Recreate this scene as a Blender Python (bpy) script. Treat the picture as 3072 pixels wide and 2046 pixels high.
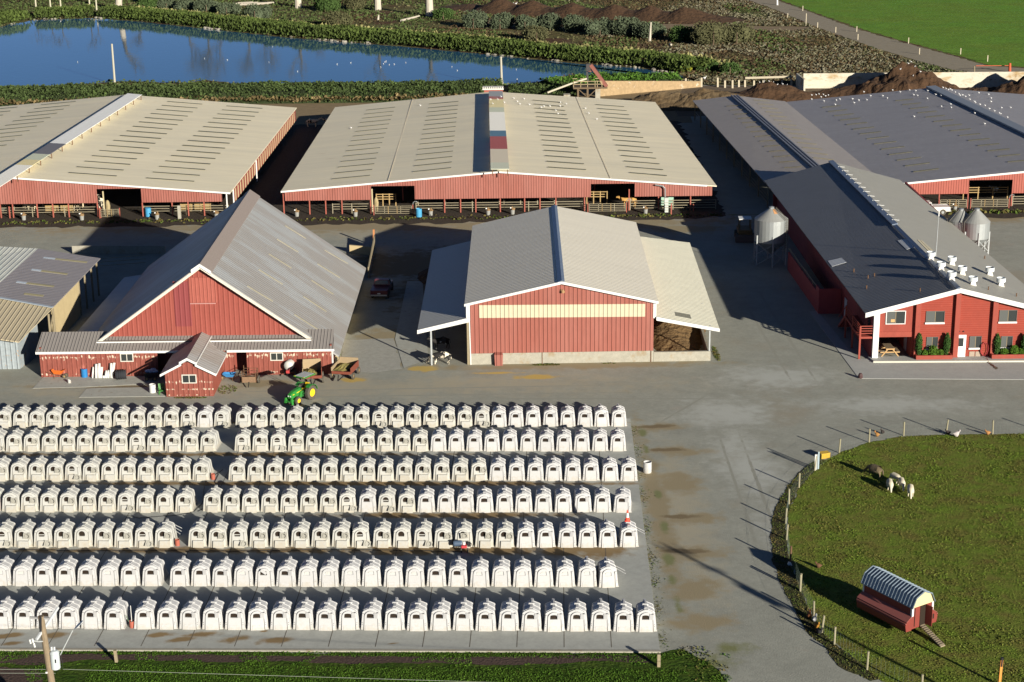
import bpy, math, random
from mathutils import Vector, Matrix, noise
C = bpy.context.scene
for o in list(bpy.data.objects): bpy.data.objects.remove(o)
col = C.collection
R = math.radians
# ---------------------------------------------------------------- camera (drone, 46 m up, 60 mm lens)
FPX, CX, CY, HC = 5175.0, 1536.0, 1023.0, 46.0
PITCH, ROLL = R(17.1), R(0.65)
fw = Vector((0, math.cos(PITCH), -math.sin(PITCH)))
r0 = Vector((1, 0, 0)); u0 = r0.cross(fw)
rt = math.cos(ROLL)*r0 - math.sin(ROLL)*u0
up = math.sin(ROLL)*r0 + math.cos(ROLL)*u0
EYE = Vector((0, 0, HC))
cd = bpy.data.cameras.new('camera'); cam = bpy.data.objects.new('camera', cd); col.objects.link(cam)
cd.sensor_width = 36; cd.lens = FPX/3072*36; cd.clip_start = 1; cd.clip_end = 6000
m = Matrix((rt, up, -fw)).transposed().to_4x4(); m.translation = EYE; cam.matrix_world = m
C.camera = cam
C.render.resolution_x = 1024; C.render.resolution_y = 682
# ---------------------------------------------------------------- sky, sun, exposure
SAZ, SEL = R(-55.3), R(14.0)
w = bpy.data.worlds.new('World'); C.world = w; w.use_nodes = True
nt = w.node_tree; bg = nt.nodes['Background']
sk = nt.nodes.new('ShaderNodeTexSky'); sk.sky_type = 'NISHITA'; sk.sun_disc = False
sk.sun_elevation = SEL; sk.sun_rotation = math.pi/2 - SAZ
sk.air_density = 0.32; sk.dust_density = 0.0; sk.ozone_density = 2.2
nt.links.new(sk.outputs[0], bg.inputs[0]); bg.inputs[1].default_value = 0.05
sl = bpy.data.lights.new('sun', 'SUN'); sun = bpy.data.objects.new('sun', sl); col.objects.link(sun)
sl.energy = 5.0; sl.angle = R(0.5); sl.color = (1.0, 0.93, 0.80)
sdir = Vector((math.cos(SAZ)*math.cos(SEL), math.sin(SAZ)*math.cos(SEL), math.sin(SEL)))
sun.rotation_euler = sdir.to_track_quat('Z', 'Y').to_euler(); sun.location = (60, -60, 60)
C.view_settings.view_transform = 'Standard'; C.view_settings.look = 'None'
C.view_settings.gamma = 1; C.view_settings.exposure = 0.88
C.render.engine = 'CYCLES'
# ---------------------------------------------------------------- measuring helpers (survey of the photo -> metres)
def ray(x, y): return fw*FPX + rt*(x-CX) - up*(y-CY)
def at(x, y, z=0.0):
    d = ray(x, y); return EYE + d*((z-HC)/d.z)
def onY(x, y, Y):
    d = ray(x, y); return EYE + d*(Y/d.y)
def reg(x0, y0): return lambda x, y: (x0+x*1024/2354, y0+y*1024/2354)
r00 = reg(0, 0); r10 = reg(1024, 0); r20 = reg(2048, 0); r01 = reg(0, 600); r11 = reg(1024, 600); r21 = reg(2048, 600)
def r7(x, y): return (2100+x*.41327, 1182+y*.41327)
def r8(x, y): return (2372+x*.29724, 1580+y*.29724)
def L2(a, b, t): return Vector(a)*(1-t) + Vector(b)*t
# ---------------------------------------------------------------- materials
MATS = {}
def mat(name, colr, rough=.8, var=.0, vscale=1.0, col2=None, metal=0.0, rib=None, ribh=.03, bump=0.0, bscale=8.0,
        island=0.0, spots=None, spec=.3, contrast=(.35, .65), stretch=None, trans=0.0, alpha=1.0, blobs=None):
    if name in MATS: return MATS[name]
    M = bpy.data.materials.new(name); M.use_nodes = True; t = M.node_tree; N = t.nodes; K = t.links
    b = N['Principled BSDF']; b.inputs['Roughness'].default_value = rough; b.inputs['Metallic'].default_value = metal
    b.inputs['Specular IOR Level'].default_value = spec
    if trans: b.inputs['Transmission Weight'].default_value = trans
    if alpha < 1: b.inputs['Alpha'].default_value = alpha
    geo = N.new('ShaderNodeNewGeometry'); P = geo.outputs['Position']
    if stretch:
        mp = N.new('ShaderNodeMapping'); mp.inputs['Scale'].default_value = stretch; K.new(P, mp.inputs[0]); PN = mp.outputs[0]
    else: PN = P
    def rgb(c):
        n = N.new('ShaderNodeRGB'); n.outputs[0].default_value = (*c, 1); return n.outputs[0]
    def mix(f, a, c, mode='MIX'):
        n = N.new('ShaderNodeMix'); n.data_type = 'RGBA'; n.blend_type = mode
        if hasattr(f, 'links'): K.new(f, n.inputs[0])
        else: n.inputs[0].default_value = f
        K.new(a, n.inputs[6]); K.new(c, n.inputs[7]); return n.outputs[2]
    def ns(scale, lo, hi, detail=5, src=None, rgh=.6):
        n = N.new('ShaderNodeTexNoise'); n.inputs['Scale'].default_value = scale; n.inputs['Detail'].default_value = detail
        n.inputs['Roughness'].default_value = rgh
        K.new(src or PN, n.inputs['Vector'])
        r = N.new('ShaderNodeMapRange'); r.inputs[1].default_value = lo; r.inputs[2].default_value = hi; K.new(n.outputs[0], r.inputs[0])
        return r.outputs[0]
    c = rgb(colr)
    if col2 is not None: c = mix(ns(vscale, *contrast), c, rgb(col2))
    if var:
        c = mix(ns(vscale*3.1, .3, .7), c, mix(1.0, c, rgb((1-var,)*3), 'MULTIPLY'))
        c = mix(ns(vscale*14, .3, .7, 3), c, mix(1.0, c, rgb((1-var*.8,)*3), 'MULTIPLY'))
    if spots:
        for sc, lo, hi, colr2 in spots: c = mix(ns(sc, lo, hi, 6), c, rgb(colr2))
    if blobs: nz = ns(.9, .25, .75, 6); nz2 = ns(.22, .3, .7, 3)
    for colb, soft, lst in (blobs or []):
        dist = None
        for (bx,by,brx,bry,brot) in lst:
            mp = N.new('ShaderNodeMapping'); mp.vector_type = 'TEXTURE'; mp.inputs['Location'].default_value = (bx,by,0); mp.inputs['Rotation'].default_value = (0,0,brot); mp.inputs['Scale'].default_value = (brx,bry,1e6); K.new(P, mp.inputs[0])
            ln = N.new('ShaderNodeVectorMath'); ln.operation = 'LENGTH'; K.new(mp.outputs[0], ln.inputs[0])
            if dist is None: dist = ln.outputs['Value']
            else:
                mn = N.new('ShaderNodeMath'); mn.operation = 'MINIMUM'; K.new(dist, mn.inputs[0]); K.new(ln.outputs['Value'], mn.inputs[1]); dist = mn.outputs[0]
        a1 = N.new('ShaderNodeMath'); a1.operation = 'ADD'; K.new(dist, a1.inputs[0]); K.new(nz, a1.inputs[1])
        a2 = N.new('ShaderNodeMath'); a2.operation = 'MULTIPLY_ADD'; K.new(nz2, a2.inputs[0]); a2.inputs[1].default_value = .5; K.new(a1.outputs[0], a2.inputs[2])
        mr = N.new('ShaderNodeMapRange'); mr.inputs[1].default_value = 1.9; mr.inputs[2].default_value = 1.9-soft; mr.interpolation_type = 'SMOOTHSTEP'; K.new(a2.outputs[0], mr.inputs[0])
        c = mix(mr.outputs[0], c, rgb(colb))
    if island:
        mr = N.new('ShaderNodeMapRange'); mr.inputs[3].default_value = 1-island; mr.inputs[4].default_value = 1+island
        K.new(geo.outputs['Random Per Island'], mr.inputs[0])
        cc = N.new('ShaderNodeCombineColor')
        for i in range(3): K.new(mr.outputs[0], cc.inputs[i])
        c = mix(1.0, c, cc.outputs[0], 'MULTIPLY')
    K.new(c, b.inputs['Base Color'])
    last = None
    if bump:
        n = N.new('ShaderNodeTexNoise'); n.inputs['Scale'].default_value = bscale; n.inputs['Detail'].default_value = 6; K.new(PN, n.inputs['Vector'])
        bp = N.new('ShaderNodeBump'); bp.inputs['Strength'].default_value = 1; bp.inputs['Distance'].default_value = bump
        K.new(n.outputs[0], bp.inputs['Height']); last = bp.outputs[0]
    if rib:
        ax, per = rib
        sp = N.new('ShaderNodeSeparateXYZ'); K.new(P, sp.inputs[0])
        dv = N.new('ShaderNodeMath'); dv.operation = 'DIVIDE'; K.new(sp.outputs['XYZ'.index(ax)], dv.inputs[0]); dv.inputs[1].default_value = per
        fr = N.new('ShaderNodeMath'); fr.operation = 'PINGPONG'; K.new(dv.outputs[0], fr.inputs[0]); fr.inputs[1].default_value = .5
        mr = N.new('ShaderNodeMapRange'); mr.inputs[1].default_value = .28; mr.inputs[2].default_value = .44; mr.interpolation_type = 'SMOOTHSTEP'
        K.new(fr.outputs[0], mr.inputs[0])
        bp = N.new('ShaderNodeBump'); bp.inputs['Strength'].default_value = 1; bp.inputs['Distance'].default_value = ribh
        K.new(mr.outputs[0], bp.inputs['Height'])
        if last is not None: K.new(last, bp.inputs['Normal'])
        last = bp.outputs[0]
    if last is not None: K.new(last, b.inputs['Normal'])
    MATS[name] = M; return M
def dirtify(M, colr, zmax, amt=.5, scale=6.0):   # splashes and grime that thin out upwards
    t = M.node_tree; N = t.nodes; K = t.links; b = N['Principled BSDF']; src = b.inputs['Base Color'].links[0].from_socket
    g = N.new('ShaderNodeNewGeometry'); sp = N.new('ShaderNodeSeparateXYZ'); K.new(g.outputs[0], sp.inputs[0])
    n = N.new('ShaderNodeTexNoise'); n.inputs['Scale'].default_value = scale; n.inputs['Detail'].default_value = 5; K.new(g.outputs[0], n.inputs[0])
    mr = N.new('ShaderNodeMapRange'); mr.inputs[1].default_value = 0; mr.inputs[2].default_value = zmax; mr.inputs[3].default_value = .42; mr.inputs[4].default_value = -.05; K.new(sp.outputs[2], mr.inputs[0])
    oi = N.new('ShaderNodeObjectInfo'); m1 = N.new('ShaderNodeMath'); m1.operation = 'MULTIPLY_ADD'; K.new(oi.outputs['Random'], m1.inputs[0]); m1.inputs[1].default_value = .16; K.new(mr.outputs[0], m1.inputs[2])
    ad = N.new('ShaderNodeMath'); ad.operation = 'ADD'; K.new(m1.outputs[0], ad.inputs[0]); K.new(n.outputs[0], ad.inputs[1])
    m2 = N.new('ShaderNodeMapRange'); m2.inputs[1].default_value = .62; m2.inputs[2].default_value = .95; m2.inputs[4].default_value = amt; K.new(ad.outputs[0], m2.inputs[0])
    mx = N.new('ShaderNodeMix'); mx.data_type = 'RGBA'; K.new(m2.outputs[0], mx.inputs[0]); K.new(src, mx.inputs[6]); mx.inputs[7].default_value = (*colr,1); K.new(mx.outputs[2], b.inputs['Base Color'])
# ---------------------------------------------------------------- mesh builder
class MB:
    def __init__(s): s.v = []; s.f = []
    def vs(s, pts):
        n = len(s.v); s.v += [tuple(p) for p in pts]; return list(range(n, n+len(pts)))
    def poly(s, *pts): s.f.append(s.vs(pts)); return s
    def hexa(s, p):   # 8 points: bottom 4 ccw, top 4 ccw
        i = s.vs(p)
        for q in ((3,2,1,0),(4,5,6,7),(0,1,5,4),(1,2,6,5),(2,3,7,6),(3,0,4,7)): s.f.append([i[k] for k in q])
        return s
    def box(s, x0, x1, y0, y1, z0, z1):
        return s.hexa([(x0,y0,z0),(x1,y0,z0),(x1,y1,z0),(x0,y1,z0),(x0,y0,z1),(x1,y0,z1),(x1,y1,z1),(x0,y1,z1)])
    def rbox(s, c, sx, sy, sz, rz=0, rx=0, ry=0):
        M = Matrix.Rotation(rz,3,'Z') @ Matrix.Rotation(ry,3,'Y') @ Matrix.Rotation(rx,3,'X'); c = Vector(c)
        P = [(-1,-1,-1),(1,-1,-1),(1,1,-1),(-1,1,-1),(-1,-1,1),(1,-1,1),(1,1,1),(-1,1,1)]
        return s.hexa([c + M @ Vector((a*sx/2, b*sy/2, d*sz/2)) for a,b,d in P])
    def slab(s, quad, th):   # quad 4 pts (ccw from above), thickness downward
        q = [Vector(p) for p in quad]; return s.hexa([p-Vector((0,0,th)) for p in q] + q)
    def tube(s, p, q, r, r2=None, n=8, cap=True):
        p = Vector(p); q = Vector(q); r2 = r if r2 is None else r2; d = (q-p).normalized()
        a = d.orthogonal().normalized(); b = d.cross(a)
        A = s.vs([p+(a*math.cos(t)+b*math.sin(t))*r for t in [2*math.pi*k/n for k in range(n)]])
        B = s.vs([q+(a*math.cos(t)+b*math.sin(t))*r2 for t in [2*math.pi*k/n for k in range(n)]])
        for k in range(n): s.f.append([A[k],A[(k+1)%n],B[(k+1)%n],B[k]])
        if cap: s.f.append(A[::-1]); s.f.append(B)
        return s
    def path(s, pts, r, n=6):
        for a,b in zip(pts, pts[1:]): s.tube(a,b,r,n=n)
        return s
    def beam(s, p, q, w, h):
        p = Vector(p); q = Vector(q); d = (q-p).normalized(); up_ = Vector((0,0,1))
        if abs(d.z) > .95: up_ = Vector((0,1,0))
        a = d.cross(up_).normalized()*w/2; b = a.cross(d).normalized()*h/2
        return s.hexa([p-a-b,p+a-b,q+a-b,q-a-b,p-a+b,p+a+b,q+a+b,q-a+b])
    def lathe(s, c, prof, n=20, axis='Z', cap=True):
        c = Vector(c); rings = []
        for r,h in prof:
            ring = []
            for k in range(n):
                t = 2*math.pi*k/n; a,b = r*math.cos(t), r*math.sin(t)
                ring.append(c + Vector({'Z':(a,b,h),'X':(h,a,b),'Y':(b,h,a)}[axis]))
            rings.append(s.vs(ring))
        for A,B in zip(rings, rings[1:]):
            for k in range(n): s.f.append([A[k],A[(k+1)%n],B[(k+1)%n],B[k]])
        if cap: s.f.append(rings[0][::-1]); s.f.append(rings[-1])
        return s
    def loft(s, rings, cap=True, closed=True):
        I = [s.vs(r) for r in rings]; n = len(I[0])
        for A,B in zip(I, I[1:]):
            for k in range(n if closed else n-1): s.f.append([A[k],A[(k+1)%n],B[(k+1)%n],B[k]])
        if cap: s.f.append(I[0][::-1]); s.f.append(I[-1])
        return s
    def blob(s, c, sx, sy, sz, seed=0, j=.12, n=10, mrow=7):
        c = Vector(c); rings = []
        for i in range(1, mrow):
            ph = math.pi*i/mrow; ring = []
            for k in range(n):
                t = 2*math.pi*k/n; d = Vector((math.sin(ph)*math.cos(t), math.sin(ph)*math.sin(t), -math.cos(ph)))
                q = 1 + j*noise.noise(d*2.1+Vector((seed*7.3, seed, 0)))*2
                ring.append(c + Vector((d.x*sx, d.y*sy, d.z*sz))*q)
            rings.append(ring)
        return s.loft(rings)
    def build(s, name, M, parent=None, smooth=False):
        me = bpy.data.meshes.new(name)
        off = parent.matrix_basis.translation if parent else Vector((0,0,0))
        if parent and parent.parent: off = off + parent.parent.matrix_basis.translation
        me.from_pydata([tuple(Vector(p)-off) for p in s.v] if parent else s.v, [], s.f)
        me.materials.append(M)
        if smooth:
            for p in me.polygons: p.use_smooth = True
        o = bpy.data.objects.new(name, me); col.objects.link(o)
        if parent: o.parent = parent
        return o
def tag(o, label=None, cat=None, group=None, kind=None):
    if label: o['label'] = label
    if cat: o['category'] = cat
    if group: o['group'] = group
    if kind: o['kind'] = kind
    return o
def thing(name, label, cat, loc=(0,0,0), group=None):
    o = bpy.data.objects.new(name, None); col.objects.link(o); o.location = loc; o.empty_display_size = .3
    return tag(o, label, cat, group)
def place(o, loc, rz=0, s=None):
    o.location = loc; o.rotation_euler = (0,0,rz)
    if s: o.scale = (s,)*3
    return o
KIDS = {}
def kids(o):
    return list(o.children)
def dup(src, loc=None, rz=None, label=None, s=None, group=None, parent=None):
    c = src.copy(); col.objects.link(c)
    if parent: c.parent = parent
    if loc is not None: c.location = loc
    if rz is not None: c.rotation_euler = (0,0,rz)
    if s: c.scale = (s,)*3
    if label: c['label'] = label
    if group: c['group'] = group
    for ch in kids(src): dup(ch, parent=c)
    return c
def solo(o, loc):   # recentre a single-mesh thing so that its origin sits at its base
    loc = Vector(loc); o.data.transform(Matrix.Translation(-loc)); o.location = loc; return o
def outline(pts, jit=.25, step=.6, seed=1):
    rnd = random.Random(seed); out = []
    for a,b in zip(pts, pts[1:]+pts[:1]):
        a = Vector(a[:2]); b = Vector(b[:2]); n = max(1, int((b-a).length/step)); nn = Vector((-(b-a).y, (b-a).x)).normalized()
        for k in range(n):
            q = a.lerp(b, k/n); out.append(q + nn*jit*(noise.noise(Vector((q.x*.7+seed, q.y*.7, 0)))*1.6 + rnd.uniform(-.35,.35)))
    return out
def sheet(name, pts, z, M, jit=.25, step=.6, seed=1, th=0, kind='structure'):
    o2 = outline(pts, jit, step, seed) if jit else [Vector(p[:2]) for p in pts]
    b = MB(); top = b.vs([(p.x,p.y,z) for p in o2]); b.f.append(top)
    if th:
        bot = b.vs([(p.x,p.y,z-th) for p in o2]); n = len(top)
        for k in range(n): b.f.append([bot[k],bot[(k+1)%n],top[(k+1)%n],top[k]])
    o = b.build(name, M)
    import bmesh
    bm = bmesh.new(); bm.from_mesh(o.data); bmesh.ops.triangulate(bm, faces=[f for f in bm.faces if len(f.verts) > 4]); bmesh.ops.recalc_face_normals(bm, faces=bm.faces)
    bm.to_mesh(o.data); bm.free()
    if o.data.polygons[0].normal.z < 0: o.data.flip_normals()
    o['kind'] = kind; return o
ORD = ['first','second','third','fourth','fifth','sixth','seventh','eighth','ninth','tenth','eleventh','twelfth','thirteenth','fourteenth','fifteenth','sixteenth','seventeenth','eighteenth','nineteenth','twentieth','twenty first','twenty second','twenty third','twenty fourth']
# ================================================================ palette
WHT = mat('white_trim', (.62,.62,.60), .6, var=.08, vscale=.8)
REDS = mat('red_siding', (.27,.085,.062), .55, var=.12, vscale=.35, col2=(.30,.11,.085), stretch=(1.5,1,.25), rib=('X',.37), ribh=.05)
REDC = mat('red_fascia_siding', (.28,.09,.067), .6, var=.14, vscale=.3, col2=(.32,.125,.10), stretch=(1.5,1,.25), rib=('X',.3), ribh=.045)
REDY = mat('red_side_siding', (.30,.08,.06), .6, var=.15, vscale=.3, rib=('Y',.3), ribh=.04)
TAN = mat('tan_metal_roof', (.85,.765,.56), .55, var=.09, vscale=.25, col2=(.78,.71,.53), rib=('Y',.45), ribh=.03, stretch=(.12,1,.12), spots=[(1.4,.66,.74,(.60,.50,.34))])
TAN2 = mat('beige_metal_roof', (.74,.69,.57), .5, var=.06, vscale=.3, rib=('Y',.5), ribh=.02, stretch=(.12,1,.12))
CREAM = mat('cream_panel', (.48,.43,.30), .55, var=.06, rib=('X',.37), ribh=.05)
CONC = mat('concrete', (.40,.405,.365), .9, var=.16, vscale=.5, spots=[(1.7,.60,.72,(.20,.155,.09))])
CONCW = mat('concrete_wall', (.36,.34,.28), .9, var=.2, vscale=.8, spots=[(.9,.56,.72,(.25,.18,.10))])
DARK = mat('dark_interior', (.012,.011,.010), .95)
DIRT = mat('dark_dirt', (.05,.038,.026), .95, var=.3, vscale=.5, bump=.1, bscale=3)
COMP = mat('compost', (.075,.042,.02), .95, var=.45, vscale=1.2, bump=.25, bscale=2.5)
GALV = mat('galvanised', (.42,.44,.44), .38, metal=.55, var=.12, vscale=.7)
GALV2 = mat('galvanised_dull', (.40,.42,.42), .6, metal=.2, var=.15, vscale=2)
GREY = mat('grey_metal_roof', (.29,.28,.29), .5, var=.10, vscale=.2, spots=[(5.,.60,.68,(.36,.36,.37))], rib=('Y',.6), ribh=.02, stretch=(.3,1,.3))
GREYN = mat('grey_brown_roof', (.33,.30,.275), .5, var=.10, vscale=.2, rib=('Y',.6), ribh=.03, spots=[(3.,.62,.70,(.30,.29,.28))])
GREYD = mat('parlour_roof_shaded', (.15,.155,.165), .5, var=.1, vscale=.2, rib=('Y',.42), ribh=.09)  # left parlour slope: dimness of the side away from the sun put into the colour
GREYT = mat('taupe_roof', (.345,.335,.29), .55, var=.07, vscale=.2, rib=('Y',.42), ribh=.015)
WOODG = mat('weathered_post', (.30,.25,.16), .9, var=.25, vscale=3)
REDP = mat('red_post', (.36,.10,.07), .6, var=.2, vscale=2)
PIPE = mat('pipe_rail', (.33,.29,.20), .6, metal=.2, var=.2, vscale=2)
GLASS = mat('window_glass', (.03,.035,.035), .12, spec=.6)
BLACK = mat('black_plastic', (.02,.02,.022), .5)
RUST = mat('rusty_steel', (.16,.085,.045), .85, var=.3, vscale=3)
WOODY = mat('tan_timber', (.42,.29,.13), .85, var=.25, vscale=3)
HAY = mat('hay', (.30,.25,.08), .95, var=.35, vscale=5, bump=.06, bscale=14)
STRAW = mat('yellow_straw', (.40,.27,.08), .95, var=.3, vscale=4)
# ================================================================ ground
GROUND = mat('gravel_yard', (.345,.35,.30), .95, var=.16, vscale=.22, col2=(.305,.31,.265), bump=.015, bscale=9,
             spots=[(.11,.56,.74,(.28,.255,.195)), (.5,.60,.78,(.30,.28,.235)), (9.,.62,.74,(.2,.185,.15)), (7.,.64,.72,(.5,.47,.40))], contrast=(.3,.7), blobs=[
  ((.345,.315,.235), 1.3, [(11.5,108,2.6,20,.0),(-20,193,44,5,0),(12,195,18,5,0),(-18,137,40,3.5,.0)]),
  ((.395,.405,.37), 1.2, [(17,129,5,5,.3),(17,118,3.2,9,.0),(18.5,106,2.6,7,.1),(21,96,2.4,6,.35),(26,88.5,2.0,5,.6),(22,138,6,4,.0),(30,131,9,2.5,0)]),
  ((.265,.265,.225), .7, [(-6,134.6,16,.13,.01),(-6,136.4,17,.13,.02),(8,133.2,14,.12,-.04),(23,150,.16,13,.03),(25,152,.16,14,.03),(14,131,.15,4,-.6),(15.8,113,.15,13,.0),(17.4,112,.15,12,.0),(20.3,98,.15,8,.3),(18.6,99,.15,8,.3)]),
  ((.27,.225,.14), .8, [(11.6,126.3,2.6,1.0,.1),(12.2,121.0,3.0,1.3,-.05),(11.8,114.6,1.9,2.3,0),(11.9,108.2,2.8,1.2,.1),(11.4,102.4,3.0,1.4,0),(10.9,97.2,1.8,1.9,0),(11.2,92.6,2.6,1.5,0),(9.9,110,1.0,20,.01),(5,142.2,16,1.2,.02),(-12,143,3.5,1.2,0),(-20,195.4,45,3.6,0),(12,196,16,3.4,0),(56,197,14,4,0),(20,192.5,5,3,0),(-12,150.5,3.0,4.5,.0),(-37,138,5,.6,.0),(-31,137.3,6,.7,.0),(-21,138.2,2.6,1.2,.2)]),
  ((.17,.13,.075), .7, [(11.2,126.5,1.5,.4,.1),(11.4,121.3,1.6,.45,0),(11.2,108.5,1.3,.4,0),(11.0,102.8,1.8,.4,0),(-23,198.6,44,1.2,0),(12,198.5,14,1.4,0),(-9,178,12,7,.1),(-8,166,5,9,0),(-33,137.6,5,.25,.05)]),
  ((.46,.33,.10), .6, [(2.0,139.1,1.9,.6,0),(-1.5,140.3,2.2,.35,0),(-7.8,141.7,1.4,.7,0),(-13.6,138.9,1.2,.6,0)]),
  ((.17,.18,.08), .9, [(10.0,125.0,.35,1.2,0),(10.0,121.5,.3,1.4,0),(10.1,112.5,.3,1.0,0),(10.1,106.8,.35,1.3,0),(9.9,101.5,.5,1.2,0),(9.8,98.5,.4,.9,0),(9.8,94.8,.4,1.2,0),(12.4,89.2,1.3,1.0,0),(11.2,87.4,1.6,1.3,0),(2.5,142.3,1.6,.28,0),(17.9,144.5,.3,2.2,0),(-3,199.4,50,.35,0)])])
g = MB(); g.poly((-2500,-300,0),(2500,-300,0),(2500,5000,0),(-2500,5000,0)); tag(g.build('ground', GROUND), kind='structure')
GRASS = mat('lawn_grass', (.16,.235,.03), .95, var=.28, vscale=.7, col2=(.185,.18,.042), contrast=(.36,.64), bump=.06, bscale=7, spec=.1,
            spots=[(.35,.58,.78,(.13,.10,.03))])
VERGE = mat('verge_grass', (.095,.15,.02), .95, var=.5, vscale=1.0, col2=(.045,.10,.01), bump=.12, bscale=5, spec=.1)
PAST = mat('pasture', (.14,.29,.035), .95, var=.25, vscale=.08, col2=(.16,.26,.035), bump=.1, bscale=1.2, spec=.1)
ROUGH = mat('rough_field', (.16,.165,.06), .95, var=.4, vscale=.06, col2=(.17,.125,.06), bump=.3, bscale=.7, spec=.1,
            spots=[(.09,.52,.60,(.09,.05,.03)), (.3,.58,.70,(.27,.24,.15)), (.05,.60,.68,(.055,.12,.02))])
ROAD = mat('dirt_road', (.30,.26,.19), .95, var=.2, vscale=.3)
BSOIL = mat('brown_soil', (.17,.125,.07), .95, var=.35, vscale=.5, bump=.05, bscale=6, spots=[(1.6,.55,.68,(.10,.075,.04))])
VSOIL = mat('verge_soil', (.10,.065,.05), .95, var=.4, vscale=1.5, bump=.08, bscale=7)
# hutch pad
def PX(*p): return [at(*q) for q in p]
def r4(x, y): return (x*.2973, 1580+y*.2973)
def r5(x, y): return (700+x*.2973, 1580+y*.2973)
def r6(x, y): return (1400+x*.2973, 1580+y*.2973)
PADM = mat('pad_concrete', (.395,.405,.375), .9, var=.14, vscale=.5, blobs=[((.21,.145,.07), .75, [(-10,127.9,24,.35,-.03),(-22,121.2,22,.5,-.03),(-10,115.0,30,.45,-.03),(-4,109.0,10,.6,-.03),(-20,103.6,16,.6,-.03),(-4,103.2,12,.9,-.03),(4,103.2,4.5,1.7,0),(0,98.2,5,.5,-.03)]+[(at(*r4(x,y)).x,at(*r4(x,y)).y,rx,ry,.2) for x,y,rx,ry in ((90,1110,1.0,.35),(100,1190,.9,.3),(560,1110,1.1,.45),(1600,1100,1.0,.4),(1840,1150,1.1,.35),(2080,1095,1.2,.4),(2320,1160,.8,.5))]+[(at(*r5(x,y)).x,at(*r5(x,y)).y,rx,ry,.2) for x,y,rx,ry in ((80,1140,.7,.5),(400,1160,1.1,.5),(310,1065,.3,.15),(1600,1190,.5,.15))])])
pad = sheet('hutch_pad', [(-62,130.4),(9.25,128.2),(8.25,89.0),(-62,91.15)], .07, PADM, jit=0, th=.12)
jt = MB(); JM = mat('pad_joint', (.10,.085,.065), .95); J0 = at(*r6(1460,1200))
for k in range(17):
    p = Vector((J0.x-2.715*k, J0.y+.0297*2.715*k, 0)); d = Vector((.0297,1,0)); q = p + d*38.5; n = Vector((.022,0,0))
    p = p - d*.35
    jt.hexa([(p-n)+Vector((0,0,.06)),(p+n)+Vector((0,0,.06)),(q+n)+Vector((0,0,.06)),(q-n)+Vector((0,0,.06)),(p-n)+Vector((0,0,.0745)),(p+n)+Vector((0,0,.0745)),(q+n)+Vector((0,0,.0745)),(q-n)+Vector((0,0,.0745))])
tag(jt.build('pad_joint', JM), kind='structure')
kb = MB(); kb.slab([(-62,91.1,.095),(-62,90.88,.095),(8.27,88.72,.085),(8.27,88.95,.085)], .16); tag(kb.build('pad_kerb', CONCW), kind='structure')
# verge grass (foreground left)
sheet('verge_grass', [(-62,90.9),(8.3,88.75),(9.6,89.2),(10.6,87.5),(12.0,84.6),(12.5,70),(-62,70)], .006, VERGE, seed=3)
sheet('verge_soil', PX(r4(-300,1300),r4(400,1290),r4(1500,1290),r4(2355,1300),r5(1200,1300),r6(0,1320),r6(900,1300),r6(1800,1300),r6(1900,1380),r6(1300,1360),r6(500,1400),r5(1800,1370),r5(1200,1390),r5(500,1350),r4(2355,1370),r4(1500,1350),r4(900,1340),r4(400,1400),r4(-300,1380)), .012, VSOIL, jit=.12, step=.2, seed=4)
sheet('verge_soil', PX(r4(-200,1400),r4(420,1450),r4(440,1640),r4(-300,1700)), .013, VSOIL, jit=.25, step=.25, seed=9)
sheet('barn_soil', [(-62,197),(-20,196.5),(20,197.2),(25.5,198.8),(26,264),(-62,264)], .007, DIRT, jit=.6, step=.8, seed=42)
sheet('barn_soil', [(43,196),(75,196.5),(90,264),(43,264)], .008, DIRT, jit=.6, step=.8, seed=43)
# aprons and slabs
AP = mat('apron_concrete', (.38,.385,.365), .9, var=.12, vscale=.4)
pr = [at(*r21(1215,1232)), at(*r21(2354,1240)), Vector((60,136.9,0)), Vector((60,142.9,0)), Vector((30.0,143.0,0)), Vector((29.2,158,0)), Vector((28.4,158,0))]
sheet('apron', pr, .03, AP, jit=0, th=.05)
sheet('pavement', [(31.3,141.85),(60,141.2),(60,143.3),(46,143.3),(46.2,143.3),(31.0,143.3)], .15, AP, jit=0, th=.15)
kb = MB(); kb.slab([(31.2,141.83,.158),(60,141.18,.158),(60,141.35,.158),(31.25,142.0,.158)], .15); tag(kb.build('pavement_kerb', mat('kerb_pale', (.52,.50,.42), .9)), kind='structure')
sheet('slab', PX(r01(225,1300),r01(300,1222),r01(1150,1180),r01(1150,1235),r01(1000,1270),r01(600,1290)), .02, CONC, jit=0, th=.04)
sheet('slab', PX(r01(545,1362),r01(600,1300),r01(1140,1290),r01(1140,1355)), .024, CONC, jit=0, th=.04)
sheet('slab', PX(r11(0,1180),r11(10,965),r11(360,955),r11(420,1165),r11(200,1195)), .021, mat('pale_slab', (.40,.395,.35), .9, var=.2, vscale=.6), jit=.15, th=0, seed=5)
sheet('slab', PX(r11(370,960),r11(455,560),r11(560,560),r11(600,1100),r11(430,1160)), .025, CONC, jit=0)
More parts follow.
